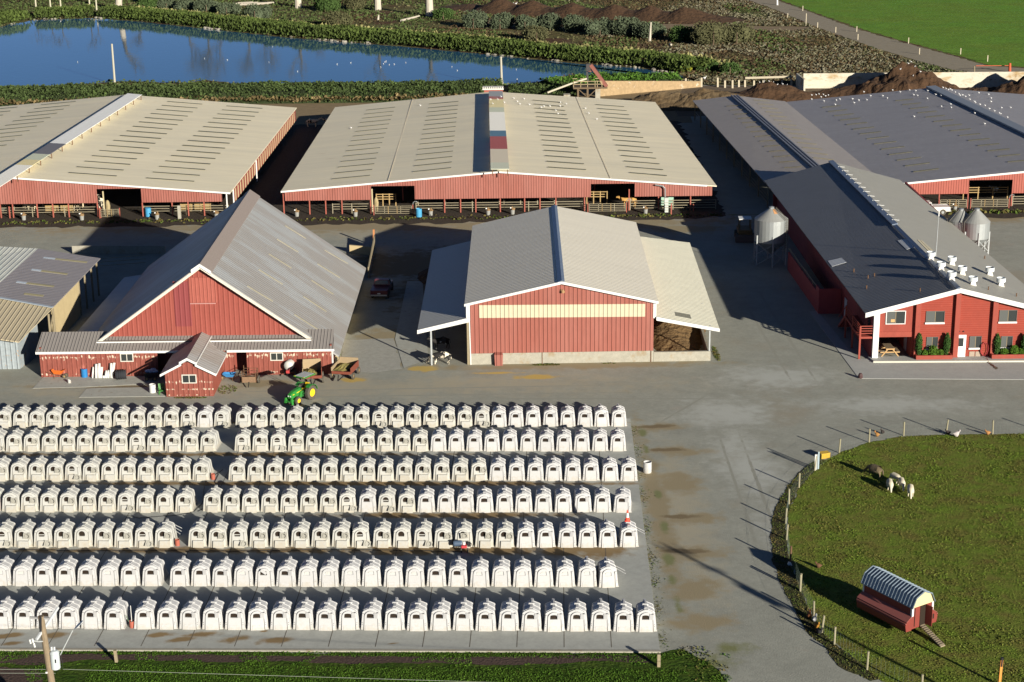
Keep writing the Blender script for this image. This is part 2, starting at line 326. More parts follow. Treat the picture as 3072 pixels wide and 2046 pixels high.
# paddock lawn
pl = [r7(2352,285),r7(2120,295),r7(1700,298),r7(1480,305),r7(1230,350),r7(1010,430),r7(900,480),r7(800,570),r7(720,680),r7(665,790),r7(640,900),r7(625,1000),r7(640,1150),r7(690,1300),r7(760,1470)]
pl = [at(*q) for q in pl] + PX(r8(330,1100),r8(500,1220),r8(760,1450),r8(900,1560),r8(1200,1650)) + [Vector((27,80,0)),Vector((60,80,0)),Vector((60,124.4,0))]
sheet('lawn', pl, .012, GRASS, jit=.15, step=.4, seed=6)
vb = [r7(880,460),r7(780,520),r7(640,660),r7(570,780),r7(525,900),r7(515,1050),r7(530,1200),r7(590,1380),r7(650,1500)]
vb = [at(*q) for q in vb] + PX(r8(60,850),r8(160,1080),r8(330,1200),r8(480,1400),r8(800,1560)) + PX(r8(900,1540),r8(500,1220),r8(330,1080),r8(200,870),r8(100,600)) + [at(*q) for q in [r7(690,1300),r7(640,1150),r7(625,950),r7(665,790),r7(720,680),r7(900,480)]]
sheet('verge_bank', vb, .018, mat('bank_grass', (.075,.095,.022), .95, var=.5, vscale=1.2, col2=(.08,.06,.03), bump=.1, bscale=5), jit=.12, step=.25, seed=7)
# ================================================================ pond, far field, road, pasture
near = [(-140,305)] + [(p.x,p.y) for p in PX(r00(0,600),r00(400,590),r00(860,560),r00(1290,572),r00(1420,550),r00(1600,575),r00(2354,575),r10(1100,590),r10(1430,560),r10(1600,510),r10(1850,545),r10(2150,548),r10(2354,556))] + [(36,305.5)]
far = [(p.x,p.y) for p in PX(r20(60,560),r10(2354,520),r10(2050,470),r10(1650,440),r10(1290,408),r10(900,366),r10(380,318),r00(2354,290),r00(2000,262),r00(1500,208),r00(1000,153),r00(640,125),r00(240,138),r00(0,185))] + [(-125,385),(-145,360)]
FIELD0 = 299.5
sheet('far_field', [(-2500,FIELD0),(-140,FIELD0),(34,FIELD0),(46,297.5),(92,296.5),(2500,280),(2500,4900),(-2500,4900)], .005, ROUGH, jit=0)
WAT = mat('pond_water', (.030,.105,.19), .03, spec=.6)  # blue base colour stands in for the sky reflected in the water
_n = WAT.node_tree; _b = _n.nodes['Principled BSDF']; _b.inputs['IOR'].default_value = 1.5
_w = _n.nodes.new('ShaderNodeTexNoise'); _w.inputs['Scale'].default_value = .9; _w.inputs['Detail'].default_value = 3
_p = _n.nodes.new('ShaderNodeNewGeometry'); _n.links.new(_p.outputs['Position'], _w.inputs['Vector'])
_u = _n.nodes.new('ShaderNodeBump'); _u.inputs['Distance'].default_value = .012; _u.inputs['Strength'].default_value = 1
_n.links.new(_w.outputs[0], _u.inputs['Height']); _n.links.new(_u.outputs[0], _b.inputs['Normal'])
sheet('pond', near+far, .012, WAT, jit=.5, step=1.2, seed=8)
rdL = [(p.x,p.y) for p in [at(2170,-60),at(2245,0),at(2330,30),at(2460,85),at(2600,135),at(2750,182),at(2880,215),at(3072,240)]]
rdR = [(p.x,p.y) for p in [at(3072,205),at(2960,198),at(2850,165),at(2700,125),at(2560,84),at(2440,40),at(2330,0),at(2250,-60)]]
sheet('dirt_road', rdL+[(130,290),(130,302)]+rdR, .014, ROAD, jit=.4, step=1.0, seed=10)
sheet('pasture', rdR[::-1][:0]+[(130,304)]+[(x+.8,y+1.2) for x,y in rdR]+[(78,520),(90,900),(900,1500),(1500,320)], .0165, PAST, jit=.5, step=1.5, seed=11)
sheet('track', [(p.x,p.y) for p in [at(1370,78),at(1480,58),at(1700,70),at(1850,72),at(2100,72),at(2200,78),at(2440,80),at(2400,92),at(2200,92),at(2000,90),at(1700,85),at(1500,72)]], .0145, mat('brown_track',(.27,.20,.12),.95,var=.3,vscale=.2), jit=.6, step=1.5, seed=12)
# ================================================================ generic barn roof pieces in a bilinear frame
def quadframe(FL, FR, BL, BR):
    FL,FR,BL,BR = [Vector((p[0],p[1])) for p in (FL,FR,BL,BR)]
    def Q(u, v, z=0):
        p = (FL*(1-u)+FR*u)*(1-v) + (BL*(1-u)+BR*u)*v; return Vector((p.x,p.y,z))
    return Q
def roofplane(root, name, M, a, b, c, d, th=.12):
    return MB().slab([a,b,c,d], th).build(name, M, root)
# ================================================================ hutches
HW = mat('hutch_white_plastic', (.445,.445,.445), .38, var=.05, vscale=2.5, spec=.45)
HI = mat('hutch_ivory_plastic', (.43,.43,.405), .42, var=.08, vscale=2.5, spec=.4, spots=[(2.2,.62,.76,(.43,.40,.33))])
dirtify(HW,(.36,.30,.2),.5,.35); dirtify(HI,(.36,.30,.20),.8,.42)
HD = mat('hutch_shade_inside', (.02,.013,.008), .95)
RIMD = mat('vent_dots', (.05,.05,.05), .8)
PANEL = mat('rack_panel', (.40,.39,.34), .5, var=.35, vscale=7)
HG = mat('vent_grille', (.55,.55,.52), .5, rib=('Z',.045), ribh=.01)
def hull(M, root):
    st = [(.02,1.0,1.0),(.16,1.0,1.0),(.17,1.035,1.02),(.30,1.035,1.02),(.31,1.0,1.0),(.78,.99,1.0),(.79,1.035,1.02),(.93,1.035,1.02),(.94,.99,1.0),(1.45,.97,.985),(1.46,1.01,1.0),(1.60,1.0,.985),(1.61,.955,.965),(1.78,.90,.93),(1.90,.78,.82)]
    prof = [(-.64,0),(-.64,.05),(-.60,.06),(-.56,.45),(-.525,.85),(-.50,1.04),(-.43,1.12),(-.11,1.275),(.11,1.275),(.43,1.12),(.50,1.04),(.525,.85),(.56,.45),(.60,.06),(.64,.05),(.64,0)]
    rings = []
    for y,sx,sz in st:
        ring = []
        for x,z in prof:
            zz = z*sz
            lean = .17*zz*max(0,1-y/.9) - .16*zz*zz*max(0,(y-1.2)/.7)
            xx = x*(sx if z > .08 else 1.0)
            ring.append((xx, y+lean, zz))
        rings.append(ring)
    return MB().loft(rings).build('body', M, root)
def arch(w0, w1, z0, zs, zt, n=8):
    p = [(-w0,z0),(-w1,zs)]
    for k in range(1,n): t = math.pi*k/n; p.append((-w1*math.cos(t), zs+(zt-zs)*math.sin(t)))
    return p + [(w1,zs),(w0,z0)]
def ring_plate(outer, inner, y0, y1, lean):
    b = MB(); n = len(outer)
    f = lambda p, y: (p[0], y+lean*p[1], p[1])
    of = b.vs([f(p,y0) for p in outer]); inn = b.vs([f(p,y0) for p in inner]); ob = b.vs([f(p,y1) for p in outer]); ib = b.vs([f(p,y1) for p in inner])
    for k in range(n):
        j = (k+1)%n
        b.f += [[of[k],of[j],inn[j],inn[k]],[ob[k],of[k],of[j],ob[j]][::-1],[inn[k],inn[j],ib[j],ib[k]]]
    return b
def make_hutch(kind, var='n'):
    M = HI if kind == 'A' else HW
    root = thing('calf_hutch', 'x', 'calf hutch', (0,0,0))
    hull(M, root)
    n = 10; outer = arch(.40,.37,0,.80,1.15,n)
    if kind == 'A':
        cx,cz,rr = -.04,.83,.215; n0 = len(outer)
        inner = [(cx-rr*math.cos(a)*(1.0 if 0 < a < math.pi else .98),cz+rr*math.sin(a)*1.05) for a in [math.pi*(-.18)+(math.pi*1.36)*k/(n0-1) for k in range(n0)]]
        dk = [(p[0],p[1]) for p in inner]
    else:
        x0,x1,z0,z1 = -.235,.165,.73,.975
        inner = [(x0-.02,z0),(x0,z1-.03)] + [(x0+(x1-x0)*k/n, z1+.025*math.sin(math.pi*k/n)) for k in range(1,n)] + [(x1,z1-.03),(x1+.02,z0)]
        dk = inner
    ring_plate(outer, inner, -.075, .12, .16).build('front_panel', M, root)
    if kind in 'AB':
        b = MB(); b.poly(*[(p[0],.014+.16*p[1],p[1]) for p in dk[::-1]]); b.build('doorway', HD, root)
    else:
        b = MB(); b.poly(*[(p[0],-.03+.16*p[1],p[1]) for p in dk[::-1]]); b.build('closed_door', HW, root)
        b = MB(); b.lathe((-.03,.085,.86), [(.17,0),(.17,.02)], n=14, axis='Y'); o = b.build('vent_grille', HG, root)
        for v in o.data.vertices: v.co.z = .86+(v.co.z-.86)*.55
    b = MB(); b.hexa([(-.10,.42,1.22),(.10,.42,1.22),(.10,1.75,1.13),(-.10,1.75,1.13),(-.075,.42,1.335),(.075,.42,1.335),(.075,1.72,1.29),(-.075,1.72,1.29)])
    b.box(-.17,.17,.86,.96,1.2,1.37); b.box(-.025,.025,1.02,1.45,1.29,1.355); b.box(-.115,.115,.16+.05,.36,1.2,1.29); b.build('ridge_vent', M, root)
    b = MB(); b.hexa([(-.60,-.03,.02),(-.46,-.045,.02),(-.46,.08,.02),(-.60,.08,.02),(-.50,.10,.98),(-.40,.10,.98),(-.40,.2,.98),(-.50,.2,.98)])
    b.build('front_corner', M, root); b = MB(); b.hexa([(.44,-.045,.02),(.60,-.03,.02),(.60,.08,.02),(.44,.08,.02),(.39,.10,.98),(.50,.10,.98),(.50,.2,.98),(.39,.2,.98)]); b.build('front_corner', M, root)
    if kind != 'A':
        b = MB()
        for sx in (-.51,.49):
            for z in (.33,.44): b.lathe((sx,-.0+.13*z,z),[(.021,-.045),(.021,.03)],n=6,axis='Y')
        b.build('vent_holes', RIMD, root)
        b = MB(); b.box(-.30,.16,-.088,-.07,.02,.30); o = b.build('lower_door', M, root)
        for v in o.data.vertices: v.co.y += .16*v.co.z
        if kind == 'B':
            b = MB()
            if var == 't': b.rbox((-.02,.02,.97), .42,.03,.17, 0, 0, R(38))
            else: b.rbox((.31,.05,.90), .22,.05,.34, R(-12)); b.rbox((.44,.09,.90), .03,.09,.36, R(-10))
            b.build('door_flap', M, root)
    else:
        b = MB(); b.hexa([(-.27,-.19,.01),(.44,-.22,.01),(.44,.06,.01),(-.27,.06,.01),(-.24,-.13,.47),(.42,-.15,.47),(.42,.06,.47),(-.24,.06,.47)]); b.build('feed_box', M, root)
        if var in 'nhu':
            if var == 'n': c = (.32,-.04,.80); a = R(3)
            elif var == 'h': c = (.42,-.28,.34); a = R(12)
            else: c = (.06,-.12,.86); a = R(-8)
            b = MB(); b.rbox((0,0,0), .46,.035,.38, 0,0,0); b.lathe((.03,-.05,0), [(.165,0),(.165,.05)], n=14, axis='Y')
            T = Matrix.Translation(c) @ Matrix.Rotation(a,4,'Y') @ Matrix.Rotation(R(-9 if var!='h' else -28),4,'X')
            b.v = [tuple(T @ Vector(v)) for v in b.v]; o = b.build('rack_panel', PANEL, root)
            b = MB()
            for k in range(7):
                t = 2.4*k/6 - .9; b.rbox((.03+.115*math.cos(t),-.062,.115*math.sin(t)), .045,.02,.045, 0,0,-t)
            b.v = [tuple(T @ Vector(v)) for v in b.v]; d = b.build('bottle_slots', RIMD, o)
        if var == 'h' or var == 'b':
            b = MB(); b.box(-.24,.2,-.03+.13,.0+.13,.80,.83); b.build('door_bar', WHT, root)
    return root
PROTO = {k: make_hutch(k[0], k[1]) for k in ('An','Ah','Ax','Au','Bn','Bt','Cn')}
rows = [  # (y of front base at left/right, left group (x0,x1,codes), right group (x0,x1,codes))
 (1282,1279.6, (-40,665,'nnxnnnnnnnnnhBh'), (729.3,1857.6,'xnnnnnnnhnnnnnhBBBBBBBB')),
 (1353.6,1353.4, (-10.5,623.9,'hnnnnnnnhnnnn'), (726.9,1853.7,'hnhnnnnnnnnBBBBBBBBBBB')),
 (1441.6,1442.3, (-54,602,'nnnnnhnxnnnnn'), (710.4,1886.6,'nnnnnnnnnnnnnnBBBBBBBB')),
 (1535,1537, (-84,551.6,'nnnnnnnnhnxn'), (634.3,1867,'nnnnnnnhBhnBBBBBBBBBBB')),
 (1640.8,1641.7, (-51,491,'nhnhnxnnhn'), (592.5,1886.6,'nnhnnnnnhnxhnunnBBBBBB')),
 (1757.7,1760.7, (-62,454.8,'CCCBBBCBB'), (537.5,1826.6,'BBBCtBCCCCCCBBCCCCCCC')),
 (1887,1893.5, (-62,341.9,'BBBBBBB'), (433.2,1939.3,'B'*23))]
RN = ['farthest','second farthest','third farthest','middle','third nearest','second nearest','nearest']
PROTO_USED = set(); hutchpos = {}
for ri,(yl,yr,Lg,Rg) in enumerate(rows):
    for side,(x0,x1,codes) in (('left',Lg),('right',Rg)):
        n = len(codes)
        P0 = at(x0, yl+(yr-yl)*(x0-350)/1400, .07); P1 = at(x1, yl+(yr-yl)*(x1-350)/1400, .07)
        for k,cde in enumerate(codes):
            key = {'B':'Bn','t':'Bt','C':'Cn'}.get(cde, 'A'+cde)
            p = P0.lerp(P1, k/(n-1)); rnd = random.Random(ri*100+k+(50 if side=='right' else 0))
            p = p + Vector((rnd.uniform(-.02,.02), rnd.uniform(-.06,.05)+.02, 0))
            look = {'An':'hutch with bottle rack','Ah':'hutch with low rack','Ax':'rackless round-door hutch','Au':'hutch masked by its rack','Bn':'square-door hutch','Bt':'hutch with tilted flap','Cn':'closed vented hutch'}[key]
            num = ORD[n-1-k] if side == 'right' else ORD[n-1-k]
            lab = '%s, %s from %s, %s row' % (look, num, 'right end' if side == 'right' else 'gap leftwards', RN[ri])
            rz = R(-1.7) + rnd.gauss(0,.03)
            grp = 'calf hutches in rows on the concrete pad'
            if key not in PROTO_USED:
                PROTO_USED.add(key); o = place(PROTO[key], p, rz); o['label'] = lab; o['group'] = grp
            else: o = dup(PROTO[key], p, rz, lab, group=grp)
            hutchpos[(ri,side,n-1-k)] = p.copy()
# ================================================================ middle shed (beige roof, red front, cream band)
def ribroof(name, M, a, b, c, d, root, th=.10): return MB().slab([a,b,c,d], th).build(name, M, root)
def mid_shed():
    Q = quadframe((-3.64,142.70),(12.26,142.97),(-3.5,171.3),(12.5,172.1))
    t = thing('machine_shed', 'red shed with cream band and plain beige gable roof, in the middle of the yard', 'shed', (4.3,142.8,0))
    W = 15.9
    def q(x,y,z): return Q(x/W, y/28.7, z)
    # walls
    b = MB(); b.poly(q(0,.0,1.0),q(W,0,1.0),q(W,0,5.45),q(7.95,0,7.2),q(0,0,5.45)); b.build('front_wall', REDS, t)
    b = MB(); b.poly(q(0,0,1.0),q(0,0,5.45),q(0,28.7,5.45),q(0,28.7,1.0)); b.poly(q(W,0,1.0),q(W,28.7,1.0),q(W,28.7,5.45),q(W,0,5.45)); b.poly(q(0,28.7,0),q(0,28.7,5.45),q(7.95,28.7,7.2),q(W,28.7,5.45),q(W,28.7,0)); b.build('side_wall', REDY, t)
    b = MB(); b.hexa([q(-.03,-.04,-.1),q(W+.03,-.04,-.1),q(W+.03,28.6,-.1),q(-.03,28.6,-.1),q(-.03,-.04,1.0),q(W+.03,-.04,1.0),q(W+.03,28.6,1.0),q(-.03,28.6,1.0)]); b.build('concrete_base', CONCW, t)
    b = MB(); b.hexa([q(.85,-.05,4.22),q(15.15,-.05,4.1),q(15.15,.0,4.1),q(.85,0,4.22),q(.85,-.05,5.36),q(15.15,-.05,5.24),q(15.15,0,5.24),q(.85,0,5.36)]); b.build('light_panel', CREAM, t)
    # roof
    ribroof('roof_slope', TAN2, q(-.4,-.35,5.55),q(7.95,-.35,7.42),q(7.95,29.1,7.42),q(-.4,29.1,5.55), t)
    ribroof('roof_slope', TAN2, q(7.95,-.35,7.42),q(W+.35,-.35,5.52),q(W+.35,29.1,5.52),q(7.95,29.1,7.42), t)
    b = MB(); b.slab([q(7.6,-.38,7.40),q(7.95,-.38,7.53),q(7.95,29.1,7.53),q(7.6,29.1,7.40)],.05); b.slab([q(7.95,-.38,7.53),q(8.2,-.38,7.46),q(8.2,29.1,7.46),q(7.95,29.1,7.53)],.05)
    b.build('ridge_cap', mat('blue_grey_cap', (.26,.32,.42), .4, metal=.3, var=.3, vscale=1.2), t)
    b = MB()
    b.hexa([q(-.42,-.40,5.36),q(-.42,-.36,5.36),q(7.95,-.36,7.22),q(7.95,-.40,7.22),q(-.42,-.40,5.575),q(-.42,-.36,5.575),q(7.95,-.36,7.44),q(7.95,-.40,7.44)])
    b.hexa([q(7.95,-.40,7.22),q(7.95,-.36,7.22),q(W+.37,-.36,5.33),q(W+.37,-.40,5.33),q(7.95,-.40,7.44),q(7.95,-.36,7.44),q(W+.37,-.36,5.545),q(W+.37,-.40,5.545)])
    b.build('rake_trim', WHT, t)
    b = MB(); b.hexa([q(-.28,-.06,4.0),q(.04,-.06,4.0),q(.04,.0,4.0),q(-.28,.0,4.0),q(-.28,-.06,5.4),q(.04,-.06,5.4),q(.04,.0,5.4),q(-.28,0,5.4)]); b.build('corner_trim', WHT, t)
    b = MB(); b.hexa([q(W-.04,-.06,3.95),q(W+.22,-.06,3.95),q(W+.22,0,3.95),q(W-.04,0,3.95),q(W-.04,-.06,5.4),q(W+.22,-.06,5.4),q(W+.22,0,5.4),q(W-.04,0,5.4)]); b.build('corner_trim', WHT, t)
    b = MB(); b.hexa([q(.0,-.07,0),q(.09,-.07,0),q(.09,0,0),q(.0,0,0),q(-.06,-.07,4.0),q(.03,-.07,4.0),q(.03,0,4.0),q(-.06,0,4.0)]); b.build('corner_trim', WHT, t)
    b = MB(); b.beam(q(6.25,-.05,0),q(6.25,-.05,1.0),.06,.05); b.beam(q(15.7,-.05,0),q(15.7,-.05,1.0),.08,.05); b.build('base_joint', RUST, t)
    # left lean-to
    ribroof('lean_to_roof', mat('shaded_lean_roof',(.46,.46,.43),.5,var=.06,vscale=.3,rib=('Y',.5),ribh=.02), q(-4.5,-.2,3.25),q(-.02,-.2,4.3),q(-.02,28.2,4.3),q(-4.5,28.4,3.25), t)  # roof colour darkened to carry the main shed's shadow
    b = MB(); b.hexa([q(-4.52,-.26,2.93),q(-.0,-.26,3.92),q(-.0,-.21,3.92),q(-4.52,-.21,2.93),q(-4.52,-.26,3.27),q(-.0,-.26,4.31),q(0,-.21,4.31),q(-4.52,-.21,3.27)]); b.build('fascia', WHT, t)
    for v in (.05,5.7,11.4,17,22.6,28): MB().beam(q(-3.35,v,0),q(-3.35,v,3.3),.14,.14).build('post', WOODG if v > 1 else GALV2, t)
    b = MB(); b.hexa([q(-.25,-.03,0),q(0,-.03,0),q(0,.5,0),q(-.25,.5,0),q(-.25,-.03,3.9),q(0,-.03,3.9),q(0,.5,3.9),q(-.25,.5,3.9)]); b.build('post', WOODG, t)
    # right lean-to
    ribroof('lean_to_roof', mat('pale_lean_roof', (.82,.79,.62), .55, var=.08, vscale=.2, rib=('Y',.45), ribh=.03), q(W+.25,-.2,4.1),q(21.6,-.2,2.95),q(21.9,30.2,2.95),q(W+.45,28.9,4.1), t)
    b = MB(); f = lambda x,y,o: q(x,y,4.1-(x-(W+.25))*(1.15/5.45)+o)
    b.slab([f(17.9,1.3,.006),f(19.3,1.3,.006),f(19.4,27.5,.006),f(18.1,27.5,.006)],.004); b.build('roof_stain', mat('grey_roof_panel', (.27,.26,.20), .6, var=.2, vscale=.5, rib=('Y',.45), ribh=.03), t)
    b = MB(); b.hexa([q(W+.22,-.26,3.8),q(21.62,-.26,2.68),q(21.62,-.21,2.68),q(W+.22,-.21,3.8),q(W+.22,-.26,4.12),q(21.62,-.26,2.97),q(21.62,-.21,2.97),q(W+.22,-.21,4.12)]); b.build('fascia', WHT, t)
    b = MB(); b.hexa([q(W+.05,-.03,-.1),q(20.9,-.03,-.1),q(20.9,.22,-.1),q(W+.05,.22,-.1),q(W+.05,-.03,.86),q(20.9,-.03,.86),q(20.9,.22,.86),q(W+.05,.22,.86)])
    b.hexa([q(20.68,.22,-.1),q(20.9,.22,-.1),q(21.1,29,-.1),q(20.9,29,-.1),q(20.68,.22,.86),q(20.9,.22,.86),q(21.1,29,.86),q(20.9,29,.86)]); b.build('bunker_wall', CONCW, t)
    for v in (.1,7,14,21,28): MB().beam(q(20.8,v,.86),q(20.8,v,3.15),.12,.12).build('post', GALV2, t)
    b = MB(); b.lathe(q(8.05,-.15,6.52), [(.09,-.1),(.16,-.14),(.17,.0),(.10,.10),(.04,.16)], n=10); b.rbox(q(7.95,-.06,6.55),.14,.2,.22); b.build('wall_lamp', mat('lamp_brown', (.30,.18,.09), .5), t)
    b = MB(); b.hexa([q(2.15,-.5,0),q(2.8,-.5,0),q(2.8,-.06,0),q(2.15,-.06,0),q(2.1,-.48,.98),q(2.85,-.48,.98),q(2.8,-.06,1.1),q(2.15,-.06,1.1)]); o = b.build('feed_hatch', REDS, t)
    return q
qm = mid_shed()
# ================================================================ free stall barns
def spine(b, pts, w): pass
def hutline(): pass
def skylight_col(root, name, first, last, n, zf, M, lift=.09, wd=.30):
    """first/last = ((x,y),(x,y)) world ends of the first and last strip; zf(x,y)->roof height"""
    for k in range(n):
        t = k/(n-1); a = Vector(first[0]).lerp(Vector(last[0]), t); c = Vector(first[1]).lerp(Vector(last[1]), t)
        b = MB(); z = lambda p: zf(p.x,p.y)+lift
        b.slab([(a.x,a.y-wd/2,z(a)),(c.x,c.y-wd/2,z(c)),(c.x,c.y+wd/2,z(c)),(a.x,a.y+wd/2,z(a))],.03)
        b.build(name, M, root)
SKY = mat('skylight_strip', (.10,.10,.06), .45, var=.2, vscale=1)
SKYG = mat('skylight_strip_green', (.16,.15,.085), .6, var=.3, vscale=1)
def solve_on(zf, px, z0=3.5, it=6):
    z = z0
    for _ in range(it): p = at(*px, z); z = zf(p.x,p.y)
    return p
def wall_with_openings(u0, u1, ztop, zbot, ops, P, M, name, root, seg=.0, th=.12):
    """front wall between u0,u1; ztop(u); openings (a,b,zt) reach down to zbot"""
    cuts = sorted(set([u0,u1]+[o[0] for o in ops]+[o[1] for o in ops]))
    b = MB()
    extra = [RIDGEU] if RIDGEU is not None and u0 < RIDGEU < u1 else []
    cuts = sorted(set(cuts+extra))
    for a,c in zip(cuts,cuts[1:]):
        mid = (a+c)/2; zb = zbot
        for o in ops:
            if o[0] < mid < o[1]: zb = o[2]
        b.hexa([P(a,0,zb),P(c,0,zb),P(c,th,zb),P(a,th,zb),P(a,0,ztop(a)),P(c,0,ztop(c)),P(c,th,ztop(c)),P(a,th,ztop(a))])
    return b.build(name, M, root)
RIDGEU = None
def center_barn():
    global RIDGEU
    t = thing('free_stall_barn', 'long tan-roofed cattle barn with red front and patchwork ridge cover', 'barn', (-1.3,201.9,0))
    FL,FR,BL,BR = (-27.3,201.75),(24.6,202.05),(-26.6,262.3),(22.4,263.7)
    RF,RB = Vector((-1.27,201.9,5.04)), Vector((-2.5,262.6,5.04)); ze = 2.98
    def Rt(v): return RF.lerp(RB, v)
    Lv = lambda v: Vector((*Vector(FL).lerp(Vector(BL),v), ze)); Rv = lambda v: Vector((*Vector(FR).lerp(Vector(BR),v), ze))
    up_ = Vector((0,0,.0)); fo = Vector((0,-.3,0))
    ribroof('roof_slope', TAN, Lv(0)+fo,Rt(0)+fo,Rt(1),Lv(1), t); ribroof('roof_slope', TAN, Rt(0)+fo,Rv(0)+fo,Rv(1),Rt(1), t)
    def zf(x,y):
        v = (y-201.9)/60.7; L_,C_,R_ = Lv(v),Rt(v),Rv(v)
        return ze+(5.04-ze)*((x-L_.x)/(C_.x-L_.x)) if x < C_.x else ze+(5.04-ze)*((R_.x-x)/(R_.x-C_.x))
    P = lambda u,d,z: Vector((u, 201.85+u*.004+d, z)); RIDGEU = RF.x
    zt = lambda u: zf(u,201.9)-.16
    wall_with_openings(-26.9,24.1,zt,1.75,[(-16.6,-11.4,3.4),(9.6,14.85,3.35)],P,REDC,'front_wall',t)
    b = MB()
    for s,(a,c) in enumerate(((Lv(0),Rt(0)),(Rt(0),Rv(0)))):
        a = a+Vector((0,-.34,.03)); c = c+Vector((0,-.34,.03))
        if s == 1: c = a.lerp(c,.955)
        b.hexa([a-Vector((0,0,.2)),c-Vector((0,0,.2)),c+Vector((0,.05,-.2)),a+Vector((0,.05,-.2)),a,c,c+Vector((0,.05,0)),a+Vector((0,.05,0))])
    b.build('rake_trim', WHT, t)
    for i,(x0,x1) in enumerate([(-26.8,-27.0)]): pass
    for u in [-26.3]+[r10(x,1470)[0] for x in ()]: pass
    for px in [r10(5,1440),r10(203,1440),r10(713,1440),r10(823,1440),r10(928,1440),r10(1097,1440),r10(1265,1440),r10(1371,1440),r10(1480,1440),r10(1678,1440),r10(1985,1440),r10(2188,1440),r20(55,1440),r00(1958,1440),r00(2136,1440),r00(2247,1440)]:
        u = onY(*px, 201.95).x; MB().beam(P(u,.3,0),P(u,.3,2.6),.13,.13).build('post', REDP, t)
    Q = quadframe(FL,FR,BL,BR)
    for v in [.12*k for k in range(1,9)]:
        for u in (.02,.27,.5,.73,.98):
            p = Q(u,v); MB().beam(p,p+Vector((0,0,zf(p.x,p.y)-.2)),.16,.16).build('post', REDP, t)
    # ridge cover, sheet by sheet
    cf0,cf1 = at(*r10(1030,1165),5.75),at(*r10(1158,1165),5.7); cb0,cb1 = at(*r10(1017,640),5.75),at(*r10(1113,640),5.7)
    segs = [(620,672,GALV2,'grey'),(665,682,mat('cap_red2',(.42,.12,.1),.6),'red'),(682,740,mat('cap_yellow',(.74,.64,.36),.6,rib=('Y',.3)),'y'),(740,772,mat('cap_green',(.55,.58,.45),.6,rib=('Y',.3)),'g'),(772,900,mat('cap_white',(.88,.86,.78),.6,rib=('Y',.3)),'w'),(900,940,mat('cap_blue',(.10,.19,.27),.6,rib=('Y',.3)),'b'),(940,1027,mat('cap_red',(.43,.12,.11),.6,var=.2,vscale=2,rib=('Y',.3)),'r'),(1027,1120,mat('cap_tan',(.62,.55,.43),.6,rib=('Y',.3)),'t'),(1120,1166,mat('cap_sage',(.56,.58,.46),.6,rib=('Y',.3)),'s')]
    def capy(y): return at(*r10(1050,y),5.72).y
    yb,yf = capy(640),capy(1165)
    for y0,y1,M,nm in segs:
        a,c = [max(0,min(1.03,(capy(y)-yf)/(yb-yf))) for y in (y1,y0)]
        MB().slab([cf0.lerp(cb0,a),cf1.lerp(cb1,a),cf1.lerp(cb1,c),cf0.lerp(cb0,c)],.06).build('ridge_sheet', M, t)
    for k in range(14):
        p = cf0.lerp(cb0,k/13); q2 = cf1.lerp(cb1,k/13); b = MB(); b.beam((p.x+.2,p.y+.3,zf(p.x,p.y)-.1),(p.x+.2,p.y+.3,5.7),.1,.1); b.beam((q2.x-.2,p.y+.3,zf(q2.x,p.y)-.1),(q2.x-.2,p.y+.3,5.65),.1,.1); b.build('ridge_strut', RUST, t)
    o = r10
    for f,l in [(((172,762),(372,742)),((-64,1237),(198,1212))),(((605,720),(808,702)),((495,1187),(757,1160))),(((1320,693),(1525,710)),((1425,1155),(1688,1173))),(((1755,723),(1950,738)),((1988,1193),(2245,1215)))]:
        skylight_col(t,'skylight',[solve_on(zf,r10(*q)) for q in f],[solve_on(zf,r10(*q)) for q in l],15,zf,SKY)
    for u in (.25,.75):
        A1 = (Lv(0).lerp(Rt(0),.49) if u < .5 else Rv(0).lerp(Rt(0),.49)); B1 = (Lv(1).lerp(Rt(1),.49) if u < .5 else Rv(1).lerp(Rt(1),.49)); up2 = Vector((0,0,.05)); MB().slab([A1+up2-Vector((.03,0,0)),A1+up2+Vector((.03,0,0)),B1+up2+Vector((.03,0,0)),B1+up2-Vector((.03,0,0))],.02).build('roof_lap', mat('lap_line',(.70,.61,.45),.6), t)
    # pipe on the front wall at right
    b = MB(); pp = [onY(*r10(2165,1275),201.6),onY(*r10(2215,1282),201.6),onY(*r10(2232,1300),201.6),onY(*r10(2235,1440),201.6)]; b.path(pp,.09); b.build('down_pipe', GALV, t)
    return t, zf
cb, cbz = center_barn()
